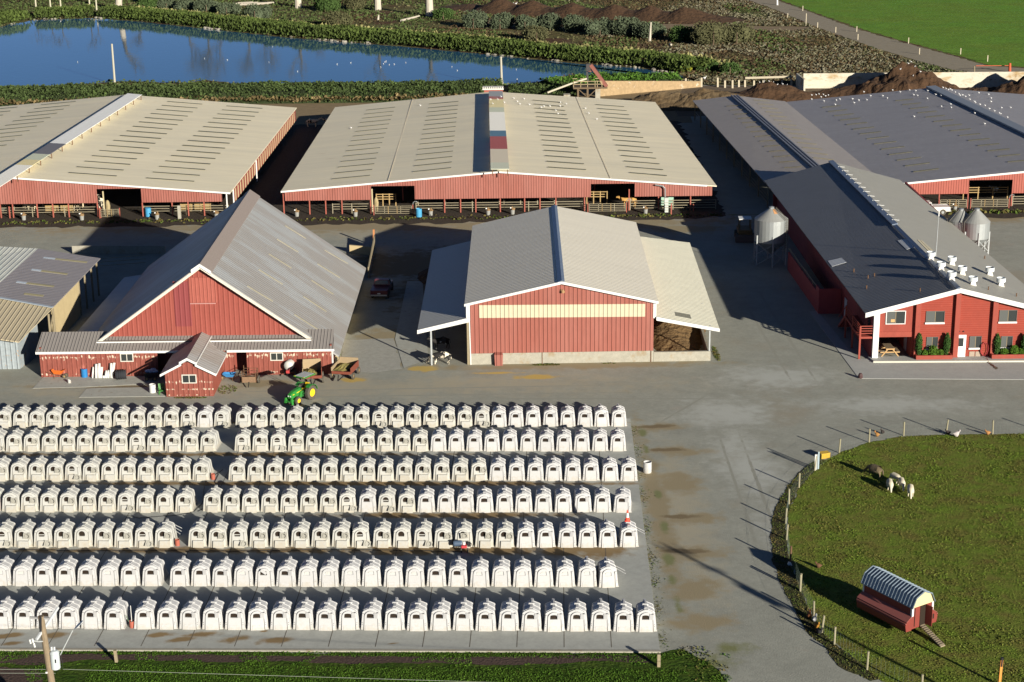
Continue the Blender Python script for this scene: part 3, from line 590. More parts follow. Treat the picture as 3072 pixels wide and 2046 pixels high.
def left_barn():
    global RIDGEU
    t = thing('free_stall_barn', 'left tan-roofed cattle barn with long white ridge cover and striped side', 'barn', (-60,201.7,0))
    RF,RB = Vector((-60.1,201.7,5.12)),Vector((-58.5,263.2,5.12)); ze = 2.92
    FR,BR = Vector((-33.3,201.6,ze)),Vector((-32.5,262.6,ze)); FL,BL = Vector((-87,201.7,ze)),Vector((-85,263.2,ze)); fo = Vector((0,-.3,0))
    ribroof('roof_slope', TAN, FL+fo,RF+fo,RB,BL, t); ribroof('roof_slope', TAN, RF+fo,FR+fo,BR,RB, t)
    def zf(x,y):
        v = (y-201.7)/61; C_ = RF.lerp(RB,v); R_ = FR.lerp(BR,v); L_ = FL.lerp(BL,v)
        return ze+(5.12-ze)*((R_.x-x)/(R_.x-C_.x)) if x > C_.x else ze+(5.12-ze)*((x-L_.x)/(C_.x-L_.x))
    P = lambda u,d,z: Vector((u,201.65+d,z)); RIDGEU = RF.x; zt = lambda u: zf(u,201.7)-.16
    uo0,uo1 = onY(*r00(668,1350),201.65).x, onY(*r00(975,1350),201.65).x; ue = onY(*r00(1530,1350),201.65).x
    wall_with_openings(-86,ue,zt,1.77,[(uo0,uo1,onY(*r00(800,1302),201.65).z)],P,REDC,'front_wall',t)
    b = MB()
    for a,c in ((FL,RF),(RF,FR)):
        a = a+Vector((0,-.34,.03)); c = c+Vector((0,-.34,.03)); b.hexa([a-Vector((0,0,.2)),c-Vector((0,0,.2)),c+Vector((0,.05,-.2)),a+Vector((0,.05,-.2)),a,c,c+Vector((0,.05,0)),a+Vector((0,.05,0))])
    b.build('rake_trim', WHT, t)
    for px in (5,90,258,366,475,675,985,1190,1300,1410):
        u = onY(*r00(px,1450),201.95).x; MB().beam(P(u,.3,0),P(u,.3,2.6),.13,.13).build('post', REDP, t)
    MB().beam((FR.x-.5,201.6,0),(FR.x-.5,201.6,2.8),.14,.14).build('post', WHT, t)
    # striped right side curtain wall
    c = mat('cream_stripe', (.50,.40,.24), .6)
    n = 30
    sl_ = lambda v,z,dx=0: FR.lerp(BR,v)+Vector((-.15+dx,0,z-ze))
    b = MB(); b.hexa([sl_(.04,1.1),sl_(.04,1.1,.06),sl_(.985,1.1,.06),sl_(.985,1.1),sl_(.04,2.75),sl_(.04,2.75,.06),sl_(.985,2.75,.06),sl_(.985,2.75)]); b.build('side_wall', REDY, t)
    for k in range(n):
        v = .06+.92*k/n; b = MB(); b.hexa([sl_(v,1.1,.063),sl_(v,1.1,.09),sl_(v+.009,1.1,.09),sl_(v+.009,1.1,.063),sl_(v,2.6,.063),sl_(v,2.6,.09),sl_(v+.009,2.6,.09),sl_(v+.009,2.6,.063)]); b.build('side_stripe', c, t)
    b = MB(); b.beam(sl_(.035,.0,.1),sl_(.035,2.8,.1),.15,.1); b.beam(sl_(.33,.0,.12),sl_(.33,2.8,.12),.15,.1); b.build('side_trim', WHT, t)
    for v in [.11*k for k in range(1,9)]:
        for u in (-70,-62,-52,-44,-36): MB().beam((u,201.7+v*61,0),(u,201.7+v*61,zf(u,201.7+v*61)-.2),.16,.16).build('post', REDP, t)
    # ridge cover
    zc = 5.7
    pf0,pf1 = at(*r00(5,1200),zc),at(*r00(125,1205),zc); pb0,pb1 = at(*r00(880,643),zc),at(*r00(978,652),zc)
    yy = lambda q: (at(*r00(*q),zc).y-pf0.y)/(pb0.y-pf0.y)
    cuts = [-.25,0,yy((100,1135)),yy((152,1098)),yy((215,1058)),yy((345,985)),1.0]
    Ms = [MATS['cap_white'],MATS['cap_white'],MATS['cap_yellow'],MATS['cap_green'],mat('cap_charcoal',(.17,.165,.18),.6),mat('cap_bright',(.90,.90,.86),.5,var=.08,vscale=.6,rib=('Y',.3))]
    for (a,c2),M in zip(zip(cuts,cuts[1:]),Ms):
        MB().slab([pf0+(pb0-pf0)*a,pf1+(pb1-pf1)*a,pf1+(pb1-pf1)*c2,pf0+(pb0-pf0)*c2],.06).build('ridge_sheet', M, t)
    for k in range(14):
        p = pf0.lerp(pb0,k/13); q2 = pf1.lerp(pb1,k/13); b = MB(); b.beam((p.x+.2,p.y+.2,zf(p.x,p.y)-.1),(p.x+.2,p.y+.2,zc-.05),.1,.1); b.beam((q2.x-.2,q2.y+.2,zf(q2.x,q2.y)-.1),(q2.x-.2,q2.y+.2,zc-.05),.1,.1); b.build('ridge_strut', RUST, t)
    cols = [(((1155,702),(1395,721)),((475,1193),(805,1217))),(((1562,733),(1810,750)),((1010,1230),(1340,1254)))]
    for f,l in cols:
        F = [solve_on(zf,r00(*q)) for q in f]; Lb = [solve_on(zf,r00(*q)) for q in l]
        skylight_col(t,'skylight',F,Lb,16,zf,SKY)
        mir = lambda p: Vector((2*RF.lerp(RB,(p.y-201.7)/61).x-p.x,p.y+1.0,0))
        F2 = [mir(p) for p in F][::-1]; L_ = [mir(p) for p in Lb][::-1]
        skylight_col(t,'skylight',F2,L_,16,zf,SKY)
    return t, zf
lb, lbz = left_barn()
def right_barn():
    global RIDGEU
    t = thing('free_stall_barn', 'wide grey-roofed cattle barn dotted with gulls, at right', 'barn', (55,202,0))
    V0,V1 = Vector((44.9,202.0,2.9)),Vector((42.2,262.3,3.0)); K0,K1 = Vector((69.3,202.0,5.05)),Vector((64.2,261.5,5.05))
    E0,E1 = Vector((95,202,3.0)),Vector((88,262,3.0)); fo = Vector((0,-.3,0))
    ribroof('roof_slope', GREY, V0+fo,K0+fo,K1,V1, t); ribroof('roof_slope', GREY, K0+fo,E0+fo,E1,K1, t)
    def zf(x,y):
        v = (y-202)/60; A,B_,Cc = V0.lerp(V1,v),K0.lerp(K1,v),E0.lerp(E1,v)
        return A.z+(B_.z-A.z)*(x-A.x)/(B_.x-A.x) if x < B_.x else B_.z+(Cc.z-B_.z)*(x-B_.x)/(Cc.x-B_.x)
    b = MB()
    k0 = lambda v,dx,dz: K0.lerp(K1,v)+Vector((dx,0,dz))
    b.slab([k0(0,-.9,.22),k0(0,.5,.35),k0(1,.5,.35),k0(1,-.9,.22)],.05); b.slab([k0(0,-.9,.22),k0(0,-.75,.24),k0(1,-.75,.24),k0(1,-.9,.22)],.2); b.build('ridge_cover', mat('ridge_grey_blue',(.26,.29,.33),.5,metal=.2), t)
    P = lambda u,d,z: Vector((u,201.95+d,z)); RIDGEU = K0.x
    wall_with_openings(45.0,94,lambda u: zf(u,202)-.16,1.63,[(54.73,59.9,3.28)],P,mat('red_fascia_bright',(.33,.09,.065),.6,var=.1,vscale=.3,rib=('X',.3),ribh=.045),'front_wall',t)
    b = MB()
    for a,c in ((V0,K0),(K0,E0)):
        a = a+Vector((0,-.34,.03)); c = c+Vector((0,-.34,.03)); b.hexa([a-Vector((0,0,.22)),c-Vector((0,0,.22)),c+Vector((0,.05,-.22)),a+Vector((0,.05,-.22)),a,c,c+Vector((0,.05,0)),a+Vector((0,.05,0))])
    b.build('rake_trim', WHT, t)
    for px in (1770,1968,2270): MB().beam(P(onY(*r20(px,1400),202).x,.3,0),P(onY(*r20(px,1400),202).x,.3,2.6),.13,.13).build('post', REDP, t)
    for v in [.14*k for k in range(1,7)]:
        for u in (48,56,64,72): p = Vector((u-2.5*v,202+60*v,0)); MB().beam(p,p+Vector((0,0,zf(p.x,p.y)-.2)),.16,.16).build('post', REDP, t)
    for f,l,n in [(((960,743),(1090,730)),((1590,1188),(1765,1166)),14),(((1465,697),(1590,685)),((2240,1120),(2400,1105)),14)]:
        skylight_col(t,'skylight',[solve_on(zf,r20(*q)) for q in f],[solve_on(zf,r20(*q)) for q in l],n,zf,SKYG,wd=.35)
    return t, zf
rb_, rbz = right_barn()
def narrow_barn():
    t = thing('feeding_shed', 'narrow grey open-sided shed with ridge vent beside the wide gull-dotted barn', 'shed', (34,203,0))
    A0,A1 = Vector((30.5,203,3.1)),Vector((28.15,264,3.1)); K0,K1 = Vector((37.6,203,4.0)),Vector((34.4,262.6,4.0)); B0,B1 = Vector((44.7,203,3.02)),Vector((42.1,262.3,3.1))
    ribroof('roof_slope', GREYN, A0,K0,K1,A1, t); ribroof('roof_slope', GREYN, K0,B0,B1,K1, t)
    b = MB(); k = lambda v,dx,dz: K0.lerp(K1,v)+Vector((dx,0,dz))
    for dx in (-.5,-.05,.4): b.slab([k(0,dx-.09,.16),k(0,dx+.09,.16),k(1,dx+.09,.16),k(1,dx-.09,.16)],.12)
    b.slab([k(0,-.6,.04),k(0,.55,.04),k(1,.55,.04),k(1,-.6,.04)],.06); b.build('ridge_vent', mat('vent_grey',(.22,.23,.26),.5,metal=.3), t)
    for i in range(11):
        v = i/10; p = A0.lerp(A1,v)+Vector((.4,0,0)); MB().beam((p.x,p.y,0),(p.x,p.y,3.1),.15,.15).build('post', WOODG, t)
        p = K0.lerp(K1,v); MB().beam((p.x,p.y,0),(p.x,p.y,3.8),.15,.15).build('post', WOODG, t)
    b = MB()
    for z in (.5,.9,1.3): b.beam((A0.x+.5,A0.y,z),(A1.x+.5,A1.y,z),.06,.06)
    b.build('side_rail', PIPE, t)
    def zf(x,y):
        v = (y-203)/60; A,B_,Cc = A0.lerp(A1,v),K0.lerp(K1,v),B0.lerp(B1,v)
        return A.z+(B_.z-A.z)*(x-A.x)/(B_.x-A.x) if x < B_.x else B_.z+(Cc.z-B_.z)*(x-B_.x)/(Cc.x-B_.x)
    YS = mat('yellow_skylight', (.24,.21,.12), .6, var=.3, vscale=1)
    for f,l,n in [(((300,735),(400,728)),((700,1160),(820,1152)),14),(((490,692),(600,700)),((900,1090),(1040,1105)),14)]:
        skylight_col(t,'skylight',[solve_on(zf,r20(*q)) for q in f],[solve_on(zf,r20(*q)) for q in l],n,zf,YS,wd=.25)
    return t, zf
nb, nbz = narrow_barn()
# ================================================================ office and milking parlour (right)
OR = mat('brick_red_paint', (.27,.038,.02), .6, var=.12, vscale=.5, rib=('Z',.2), ribh=.012, spots=[(3.5,.66,.70,(.34,.06,.04))])
ORP = mat('red_paint', (.29,.055,.035), .6, var=.15, vscale=.8)
MAR = mat('maroon_boards', (.26,.05,.05), .7, var=.2, vscale=.5, rib=('Y',.9), ribh=.03)
def office():
    t = thing('milking_parlour', 'long red parlour and office with grey gable roof, white fascia and roof fans', 'building', (38,143,0))
    Y = 143.0
    E0,E1 = Vector((30.45,142.5,4.3)),Vector((29.75,198.5,4.25)); K0,K1 = Vector((38.5,142.5,6.42)),Vector((37.8,199.5,6.2)); F0,F1 = Vector((46.9,142.5,4.25)),Vector((45.6,198.2,4.2))
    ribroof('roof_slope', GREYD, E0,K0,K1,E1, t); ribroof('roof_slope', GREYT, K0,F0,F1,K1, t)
    def zf(x,y):
        v = (y-142.5)/56.5; A,B_,Cc = E0.lerp(E1,v),K0.lerp(K1,v),F0.lerp(F1,v)
        return A.z+(B_.z-A.z)*(x-A.x)/(B_.x-A.x) if x < B_.x else B_.z+(Cc.z-B_.z)*(x-B_.x)/(Cc.x-B_.x)
    b = MB(); k = lambda v,dx,dz: K0.lerp(K1,v)+Vector((dx,0,dz))
    b.slab([k(0,-.35,.0),k(0,-.02,.12),k(1,-.02,.12),k(1,-.35,.0)],.05); b.slab([k(.42,-.45,.10),k(.42,.1,.20),k(1,.1,.20),k(1,-.45,.10)],.1); b.build('ridge_cap', MATS['blue_grey_cap'], t)
    for i in range(13):
        v = .45+.04*i; b = MB(); b.beam(k(v,-.1,.2),k(v,.65,.12),.05,.04); b.build('ridge_bracket', WHT, t)
    b = MB()
    for a,c in ((E0,K0),(K0,F0)):
        a = a+Vector((0,-.06,.03)); c = c+Vector((0,-.06,.03)); b.hexa([a-Vector((0,0,.42)),c-Vector((0,0,.42)),c+Vector((0,.06,-.42)),a+Vector((0,.06,-.42)),a,c,c+Vector((0,.06,0)),a+Vector((0,.06,0))])
    b.build('fascia', WHT, t)
    X = lambda px,z=2: onY(*r21(px,950),Y).x
    Z = lambda py,px=1700: onY(*r21(px,py),Y).z
    def P(px,py,d=0.): p = onY(*r21(px,py),Y); return Vector((p.x,Y+d,p.z))
    # front wall left of the corner: upper panel over the porch, full height right of it
    xa,xb = P(1345,850).x, P(1583,850).x; zb = Z(905); x2 = 46.3
    b = MB(); b.hexa([(31.5,Y,zb),(xb,Y,zb),(xb,Y+.15,zb),(31.5,Y+.15,zb),(31.5,Y,zf(31.5,Y)-.2),(xb,Y,zf(xb,Y)-.2),(xb,Y+.15,zf(xb,Y)-.2),(31.5,Y+.15,zf(31.5,Y)-.2)]); b.build('upper_wall', mat('red_plywood',(.28,.05,.032),.65,var=.2,vscale=.5,stretch=(1,1,.3)), t)
    b = MB(); b.box(31.5,xb,Y-.06,Y+.15,Z(941),zb); b.build('beam', ORP, t)
    b = MB(); b.hexa([(xb,Y,.1),(x2,Y,.1),(x2,Y+.3,.1),(xb,Y+.3,.1),(xb,Y,zf(xb,Y)-.2),(x2,Y,zf(x2,Y)-.2),(x2,Y+.3,zf(x2,Y)-.2),(xb,Y+.3,zf(xb,Y)-.2)])
    b.poly((xb,Y,zf(xb,Y)-.2),(38.5,Y,6.25),(x2,Y,zf(x2,Y)-.2)); b.build('front_wall', OR, t)
    for px in (1597,1868,2125):
        p = P(px,900); b = MB(); b.hexa([(p.x,Y-.32,.1),(p.x+.42,Y-.32,.1),(p.x+.42,Y,.1),(p.x,Y,.1),(p.x,Y-.32,zf(p.x,Y)-.42),(p.x+.42,Y-.32,zf(p.x+.42,Y)-.42),(p.x+.42,Y,zf(p.x+.42,Y)-.42),(p.x,Y,zf(p.x,Y)-.42)]); b.build('pilaster', ORP, t)
    MB().hexa([(31.3,Y-.2,.1),(31.78,Y-.2,.1),(31.78,Y+.2,.1),(31.3,Y+.2,.1),(31.3,Y-.2,4.25),(31.78,Y-.2,4.35),(31.78,Y+.2,4.35),(31.3,Y+.2,4.25)]).build('corner_column', mat('white_column',(.70,.70,.67),.6), t)
    # porch recess: back wall, ceiling, side
    b = MB(); b.box(31.5,xb,Y+6.5,Y+6.7,.1,2.6); b.box(31.6,xb,Y+.15,Y+6.6,2.45,2.6); b.box(xb,xb+.1,Y+.3,Y+6.6,.1,2.6); b.build('porch_wall', mat('porch_red',(.22,.05,.04),.7), t)
    b = MB(); b.box(31.9,32.9,Y+5.9,Y+6.45,.15,2.1); b.build('porch_window', mat('pale_glass',(.30,.33,.33),.2), t)
    b = MB(); b.box(xb-.05,xb-.01,Y+1.6,Y+2.5,.15,2.1); b.build('porch_door', mat('door_bluegrey',(.35,.38,.40),.5), t)
    b = MB(); b.box(33.3,33.36,Y+6.35,Y+6.45,.15,2.2); b.box(34.6,34.66,Y+6.35,Y+6.45,.15,2.2); b.build('porch_frame', WHT, t)
    def window(x0,y0,x1,y1,sill=None,frame=False,split=.5,inner=None):
        a,c = P(x0,y1),P(x1,y0); fr = MB()
        tt = .07 if frame else .035; M = WHT if frame else mat('dark_frame',(.12,.11,.10),.5)
        for q in ((a.x,a.x+tt,a.z,c.z),(c.x-tt,c.x,a.z,c.z),(a.x,c.x,a.z,a.z+tt),(a.x,c.x,c.z-tt,c.z)): fr.box(q[0],q[1],Y-.05-(.02 if q[1]-q[0] < .3 else 0),Y+.02,q[2],q[3])
        wn = fr.build('window', M, t)
        g_ = MB(); g_.box(a.x+tt,c.x-tt,Y-.02,Y+.01,a.z+tt,c.z-tt); gg = g_.build('pane', GLASS, wn)
        s_ = MB(); xm = a.x+(c.x-a.x)*split; s_.box(xm-.025,xm+.025,Y-.04,Y-.005,a.z+tt,c.z-tt); s_.build('mullion', mat('mullion_tan',(.22,.17,.10),.6), wn)
        s_ = MB(); s_.box(a.x+tt+.01,xm-.03,Y-.028,Y-.021,a.z+tt+.01,c.z-tt-.01); s_.build('blind', mat('grey_blind',(.085,.09,.085),.35), wn)
        if sill: s_ = MB(); s_.box(a.x-.06,c.x+.03,Y-.12,Y,a.z-.15,a.z-.002); s_.build('sill', WHT, wn)
        return wn
    wn = window(1398,762,1540,857,frame=True)
    MB().box(P(1435,840).x,P(1462,840).x,Y-.035,Y-.03,P(1435,842).z,P(1435,822).z).build('paper_box', mat('cardboard',(.45,.28,.12),.8), wn)
    window(1675,765,1808,843,sill=True); window(1678,943,1762,1022,sill=True); window(1975,938,2062,1018,sill=True); window(2180,758,2308,838,sill=True); window(2192,938,2277,1015,sill=True)
    a,c = P(1880,1078),P(1955,935); d = MB(); d.box(a.x-.04,c.x+.0,Y-.09,Y-.03,.15,c.z+.08); dd = d.build('door', mat('door_white',(.78,.77,.74),.45), t)
    MB().box(P(1901,950).x,P(1937,950).x,Y-.10,Y-.092,P(1900,1008).z,P(1900,950).z).build('door_glass', GLASS, dd)
    MB().lathe((a.x+.07,Y-.12,1.0),[(.035,-.03),(.035,.03)],n=8,axis='Y').build('door_knob', GALV, dd)
    for x0,x1 in ((1976,2012),(2018,2052)): MB().box(P(x0,1060).x,P(x1,1060).x,Y-.05,Y,P(x0,1078).z,P(x0,1044).z).build('wall_vent', mat('vent_beige',(.45,.36,.28),.7,rib=('Z',.06)), t)
    for px in (1908,1937): MB().lathe((P(px,905).x,Y-.06,P(px,905).z),[(.05,-.05),(.06,.06)],n=8,axis='Y').build('wall_light', BLACK, t)
    p = P(1905,650); MB().lathe((p.x,Y-.1,p.z-.05),[(.07,-.1),(.11,-.05),(.11,.1),(.05,.16)],n=10).build('gable_light', mat('lamp_cream',(.6,.55,.4),.5), t)
    # side walls
    b = MB(); b.box(31.25,31.45,Y+.2,198,.0,4.2) ; b.box(46.1,46.3,Y+.3,198,0,4.0); b.hexa([(30.8,198,0),(45.5,198,0),(45.5,198.2,0),(30.8,198.2,0),(30.8,198,4),(45.5,198,4),(45.5,198.2,4),(30.8,198.2,4)]); b.build('side_wall', MAR, t)
    b = MB(); b.box(31.18,31.24,154.4,155.4,.05,2.1); b.build('side_door', mat('side_door_blue',(.45,.5,.55),.5), t)
    b = MB(); b.box(31.18,31.24,143.9,144.8,2.2,3.3); b.build('side_window', GLASS, t)
    # pen wall
    b = MB(); b.hexa([(29.1,157.2,0),(29.25,157.2,0),(28.9,173.7,0),(28.75,173.7,0),(29.1,157.2,1.9),(29.25,157.2,1.9),(28.9,173.7,1.9),(28.75,173.7,1.9)]); b.box(29.25,31.2,157.15,157.3,0,2.45); b.box(29.08,29.27,157.15,158.8,0,2.45); b.build('pen_wall', mat('maroon_panel',(.33,.06,.06),.6,var=.15,vscale=.4), t)
    b = MB(); b.beam((29.15,158.8,2.3),(28.8,173.7,2.3),.07,.07); [b.beam((29.15-.02*i,158.8+2.1*i,1.9),(29.15-.02*i,158.8+2.1*i,2.3),.06,.06) for i in range(8)]; b.build('pen_rail', PIPE, t)
    # balcony and stair
    for y in (142.97,146.2,149.4): MB().beam((30.18,y,0),(30.18,y,3.0 if y<147 else 3.0),.15,.15).build('balcony_post', ORP, t)
    MB().box(30.1,31.25,142.9,149.5,1.88,2.06).build('balcony_deck', ORP, t)
    b = MB()
    for z in (2.35,2.57,2.79,3.0): b.beam((30.18,142.95,z),(31.25,142.95,z),.05,.07); b.beam((30.18,142.95,z),(30.18,149.5,z),.05,.07)
    b.build('balcony_rail', ORP, t)
    b = MB()
    for i in range(10): b.box(30.15,31.1,149.5+.3*i,149.85+.3*i,1.85-.19*i,1.9-.19*i)
    b.beam((30.15,149.5,2.0),(30.15,152.6,.1),.06,.25); b.beam((30.15,149.5,2.9),(30.15,152.6,1.0),.05,.06); b.build('stair', ORP, t)
    # roof bits
    for px,py in ((2083,405),(2108,620),(2302,665),(1180,495),(1278,540),(1268,610),(1637,630),(1322,525)):
        p = solve_on(zf, r21(px,py), 5); MB().tube((p.x,p.y,zf(p.x,p.y)-.05),(p.x,p.y,zf(p.x,p.y)+.3),.05,n=6).build('vent_pipe', RUST, t)
    for q4 in ([(1000,420),(1095,400),(1130,430),(1030,460)],[(1480,280),(1545,268),(1605,325),(1545,342)]):
        pp = [solve_on(zf, r21(*q), 5) for q in q4]; MB().slab([(p.x,p.y,zf(p.x,p.y)+.02) for p in pp[::-1]],.015).build('roof_patch', mat('white_patch',(.55,.57,.58),.5,rib=('Y',.42),ribh=.04), t)
    pp = [solve_on(zf, r21(*q), 5) for q in [(1618,275),(1650,280),(1735,355),(1700,360)]]; MB().slab([(p.x,p.y,zf(p.x,p.y)+.03) for p in pp[::-1]],.02).build('roof_patch', CREAM, t)
    return t, zf
of, ofz = office()
# roof fans
def fan(rusty):
    t = thing('roof_fan', 'x', 'roof fan', (0,0,0))
    MB().hexa([(-.30,-.30,-.16),(.30,-.30,-.16),(.30,.30,-.1),(-.30,.30,-.1),(-.15,-.15,.42),(.15,-.15,.42),(.15,.15,.42),(-.15,.15,.42)]).build('base', mat('fan_white',(.72,.70,.64),.5,var=.2,vscale=5,spots=[(4,.6,.7,(.45,.28,.13))]), t)
    b = MB(); b.lathe((0,0,0),[(.38,.36),(.40,.36),(.40,.72),(.37,.72),(.36,.42),(.02,.42)],n=20); b.build('shroud', mat('fan_grey',(.62,.66,.68),.4,var=.1,vscale=5) , t, smooth=False)
    b = MB(); b.lathe((0,0,0),[(.355,.6),(.355,.615)],n=18); o = b.build('damper', RUST if rusty else mat('fan_damper',(.70,.70,.68),.4), t)
    return t
fl = [((1712,412),'in the left row, farthest'),((1782,483),'in the left row, middle'),((1855,551),'in the left row, nearest'),((1857,446),'in the middle row, farthest'),((1928,513),'in the middle row, middle'),((2002,586),'in the middle row, nearest'),((2118,518),'rusty'),((2195,592),'in the right row, nearest')]
f0_,f1_ = fan(False), fan(True); used = False
for (q,d) in fl:
    p = solve_on(ofz, r21(*q), 5); z = ofz(p.x,p.y)
    lab = 'rusty open roof fan on the taupe parlour roof' if d == 'rusty' else 'white roof fan on the parlour roof, '+d
    if d == 'rusty': o = place(f1_, (p.x,p.y+.1,z)); o['label'] = lab; o['group'] = 'fans on the parlour roof'
    elif not used: used = True; o = place(f0_, (p.x,p.y+.1,z)); o['label'] = lab; o['group'] = 'fans on the parlour roof'
    else: dup(f0_, (p.x,p.y+.1,z), 0, lab, group='fans on the parlour roof')
p = solve_on(ofz, r21(1745,395), 5); z0 = ofz(p.x,p.y); tp = onY(*r21(1766,105), p.y)
t = thing('antenna_mast', 'tall thin grey mast standing on the parlour roof', 'mast', (p.x,p.y,z0)); MB().tube((p.x,p.y,z0-.1),tp,.045,.03,n=6).build('pole', GALV2, t); MB().tube(tp-Vector((0,0,.1)),tp+Vector((0,0,.35)),.06,n=8).build('tip', WHT, t)
# ================================================================ silos
def silo(loc, r, zr, zb, zh, zp, label, rot=0, rust=False):
    t = thing('feed_silo', label, 'silo', (loc[0],loc[1],0), 'galvanised feed silos beside the parlour'); x,y = loc
    n = 28
    MB().lathe((x,y,0),[(r,zb),(r,zr)],n=n).build('tank', mat('silo_steel',(.33,.35,.35),.42,metal=.45,var=.08,vscale=.6), t, smooth=False)
    MB().lathe((x,y,0),[(r+.03,zr-.02),(.28,zp)],n=n).build('cone_roof', mat('silo_roof',(.33,.335,.32),.55,metal=.3,var=.1,vscale=1), t)
    MB().lathe((x,y,0),[(.2,zh),(r,zb)],n=n).build('hopper', MATS['silo_steel'], t)
    MB().lathe((x,y,0),[(.26,zp-.03),(.26,zp+.16),(.30,zp+.18),(.05,zp+.26)],n=14).build('lid', GALV, t)
    for k in range(6):
        a = 2*math.pi*(k+.5)/6; cx_,cy_ = x+(r+.04)*math.cos(a),y+(r+.04)*math.sin(a)
        MB().beam((cx_,cy_,0),(cx_,cy_,zb+.75),.12,.12).build('leg', GALV2, t)
        a2 = 2*math.pi*(k+1.5)/6; dx,dy = x+(r+.04)*math.cos(a2),y+(r+.04)*math.sin(a2)
        b = MB(); h = zb/2; b.beam((cx_,cy_,.1),(dx,dy,h),.04,.05); b.beam((cx_,cy_,h),(dx,dy,zb-.1),.04,.05); b.beam((dx,dy,h+.01),(cx_,cy_,zb-.1),.04,.05); b.build('brace', GALV2, t)
    b = MB(); a = rot; ux,uy = math.cos(a),math.sin(a); px_,py_ = -uy*.2,ux*.2
    for s in (-1,1): b.path([(x+(r+.15)*ux+s*px_,y+(r+.15)*uy+s*py_,zb-.6),(x+(r+.15)*ux+s*px_,y+(r+.15)*uy+s*py_,zr+.05),(x+.4*ux+s*px_,y+.4*uy+s*py_,zp+.15)],.03)
    for k in range(12):
        z = zb-.5+k*(zr-zb+.5)/12; b.beam((x+(r+.15)*ux-px_,y+(r+.15)*uy-py_,z),(x+(r+.15)*ux+px_,y+(r+.15)*uy+py_,z),.03,.03)
        f = k/12; rr = (r+.15)*(1-f)+.4*f; z = zr+.1+(zp-zr)*f; b.beam((x+rr*ux-px_,y+rr*uy-py_,z),(x+rr*ux+px_,y+rr*uy+py_,z),.03,.03)
    b.build('ladder', mat('ladder_dark',(.16,.15,.13),.6,metal=.3), t)
    if rust:
        b = MB(); f = lambda s,a_: Vector((x+(r*(1-s)+.28*s+.02)*math.cos(a_),y+(r*(1-s)+.28*s+.02)*math.sin(a_),zr+(zp-zr)*s+.02)); b.poly(f(.6,R(-78)),f(.6,R(-48)),f(.97,R(-30)),f(.97,R(-80))); b.build('rust_patch', mat('orange_rust',(.42,.22,.10),.8), t)
    return t
silo((27.3,176.4),1.73,4.85,2.5,1.0,5.9,'tall galvanised feed silo on braced legs in the shaded lane',R(-38),True)
silo((48.6,175.6),1.42,4.5,2.8,1.5,5.65,'shiny galvanised feed silo right of the parlour roof, nearer one',R(200))
q_ = at(2882,659,4.4); silo((q_.x,q_.y),1.32,4.4,2.9,1.5,5.4,'shaded feed silo half hidden behind the shiny silo',R(200))
# ================================================================ red hip barn with annex and porch (left)
RB_ = mat('faded_red_boards', (.25,.07,.05), .75, var=.25, vscale=.8, rib=('X',.42), ribh=.03, stretch=(2.2,1,.35), spots=[(2.2,.60,.66,(.33,.11,.08))])
RBU = mat('red_gable_boards', (.26,.062,.045), .65, var=.12, vscale=.5, rib=('X',.42), ribh=.03, stretch=(1.5,1,.4))
def peel(name, band):   # faded red boards whose paint has flaked off in rows
    M = RB_.copy(); M.name = name; t = M.node_tree; N = t.nodes; K = t.links; b = N['Principled BSDF']
    src = b.inputs['Base Color'].links[0].from_socket
    g_ = N.new('ShaderNodeNewGeometry'); sp = N.new('ShaderNodeSeparateXYZ'); K.new(g_.outputs[0], sp.inputs[0])
    mp = N.new('ShaderNodeMapping'); mp.inputs['Scale'].default_value = (4.5,1,1.5); K.new(g_.outputs[0], mp.inputs[0])
    n = N.new('ShaderNodeTexNoise'); n.inputs['Scale'].default_value = 1.6; n.inputs['Detail'].default_value = 4; K.new(mp.outputs[0], n.inputs[0])
    mx = None
    for z0,wd,st in band:
        s1 = N.new('ShaderNodeMath'); s1.operation = 'SUBTRACT'; K.new(sp.outputs[2], s1.inputs[0]); s1.inputs[1].default_value = z0
        s2 = N.new('ShaderNodeMath'); s2.operation = 'ABSOLUTE'; K.new(s1.outputs[0], s2.inputs[0])
        s3 = N.new('ShaderNodeMapRange'); s3.inputs[1].default_value = 0; s3.inputs[2].default_value = wd; s3.inputs[3].default_value = st; s3.inputs[4].default_value = 0; K.new(s2.outputs[0], s3.inputs[0])
        if mx is None: mx = s3.outputs[0]
        else:
            a_ = N.new('ShaderNodeMath'); a_.operation = 'MAXIMUM'; K.new(mx, a_.inputs[0]); K.new(s3.outputs[0], a_.inputs[1]); mx = a_.outputs[0]
    ad = N.new('ShaderNodeMath'); ad.operation = 'ADD'; K.new(mx, ad.inputs[0]); K.new(n.outputs[0], ad.inputs[1])
    mr = N.new('ShaderNodeMapRange'); mr.inputs[1].default_value = .74; mr.inputs[2].default_value = .80; K.new(ad.outputs[0], mr.inputs[0])
    m_ = N.new('ShaderNodeMix'); m_.data_type = 'RGBA'; K.new(mr.outputs[0], m_.inputs[0]); K.new(src, m_.inputs[6]); m_.inputs[7].default_value = (.50,.42,.32,1); K.new(m_.outputs[2], b.inputs['Base Color'])
    return M
PEEL = peel('peeling_red_boards', [(1.75,.35,.26),(.25,.2,.2)])
PEEL2 = peel('peeling_porch_boards', [(1.25,.25,.24),(.62,.16,.26),(.12,.12,.22)])
BR1 = mat('barn_roof_grey', (.29,.275,.255), .5, var=.06, vscale=.4, col2=(.33,.335,.33), rib=('Y',.5), ribh=.025, stretch=(.25,1.2,.25), contrast=(.5,.58))
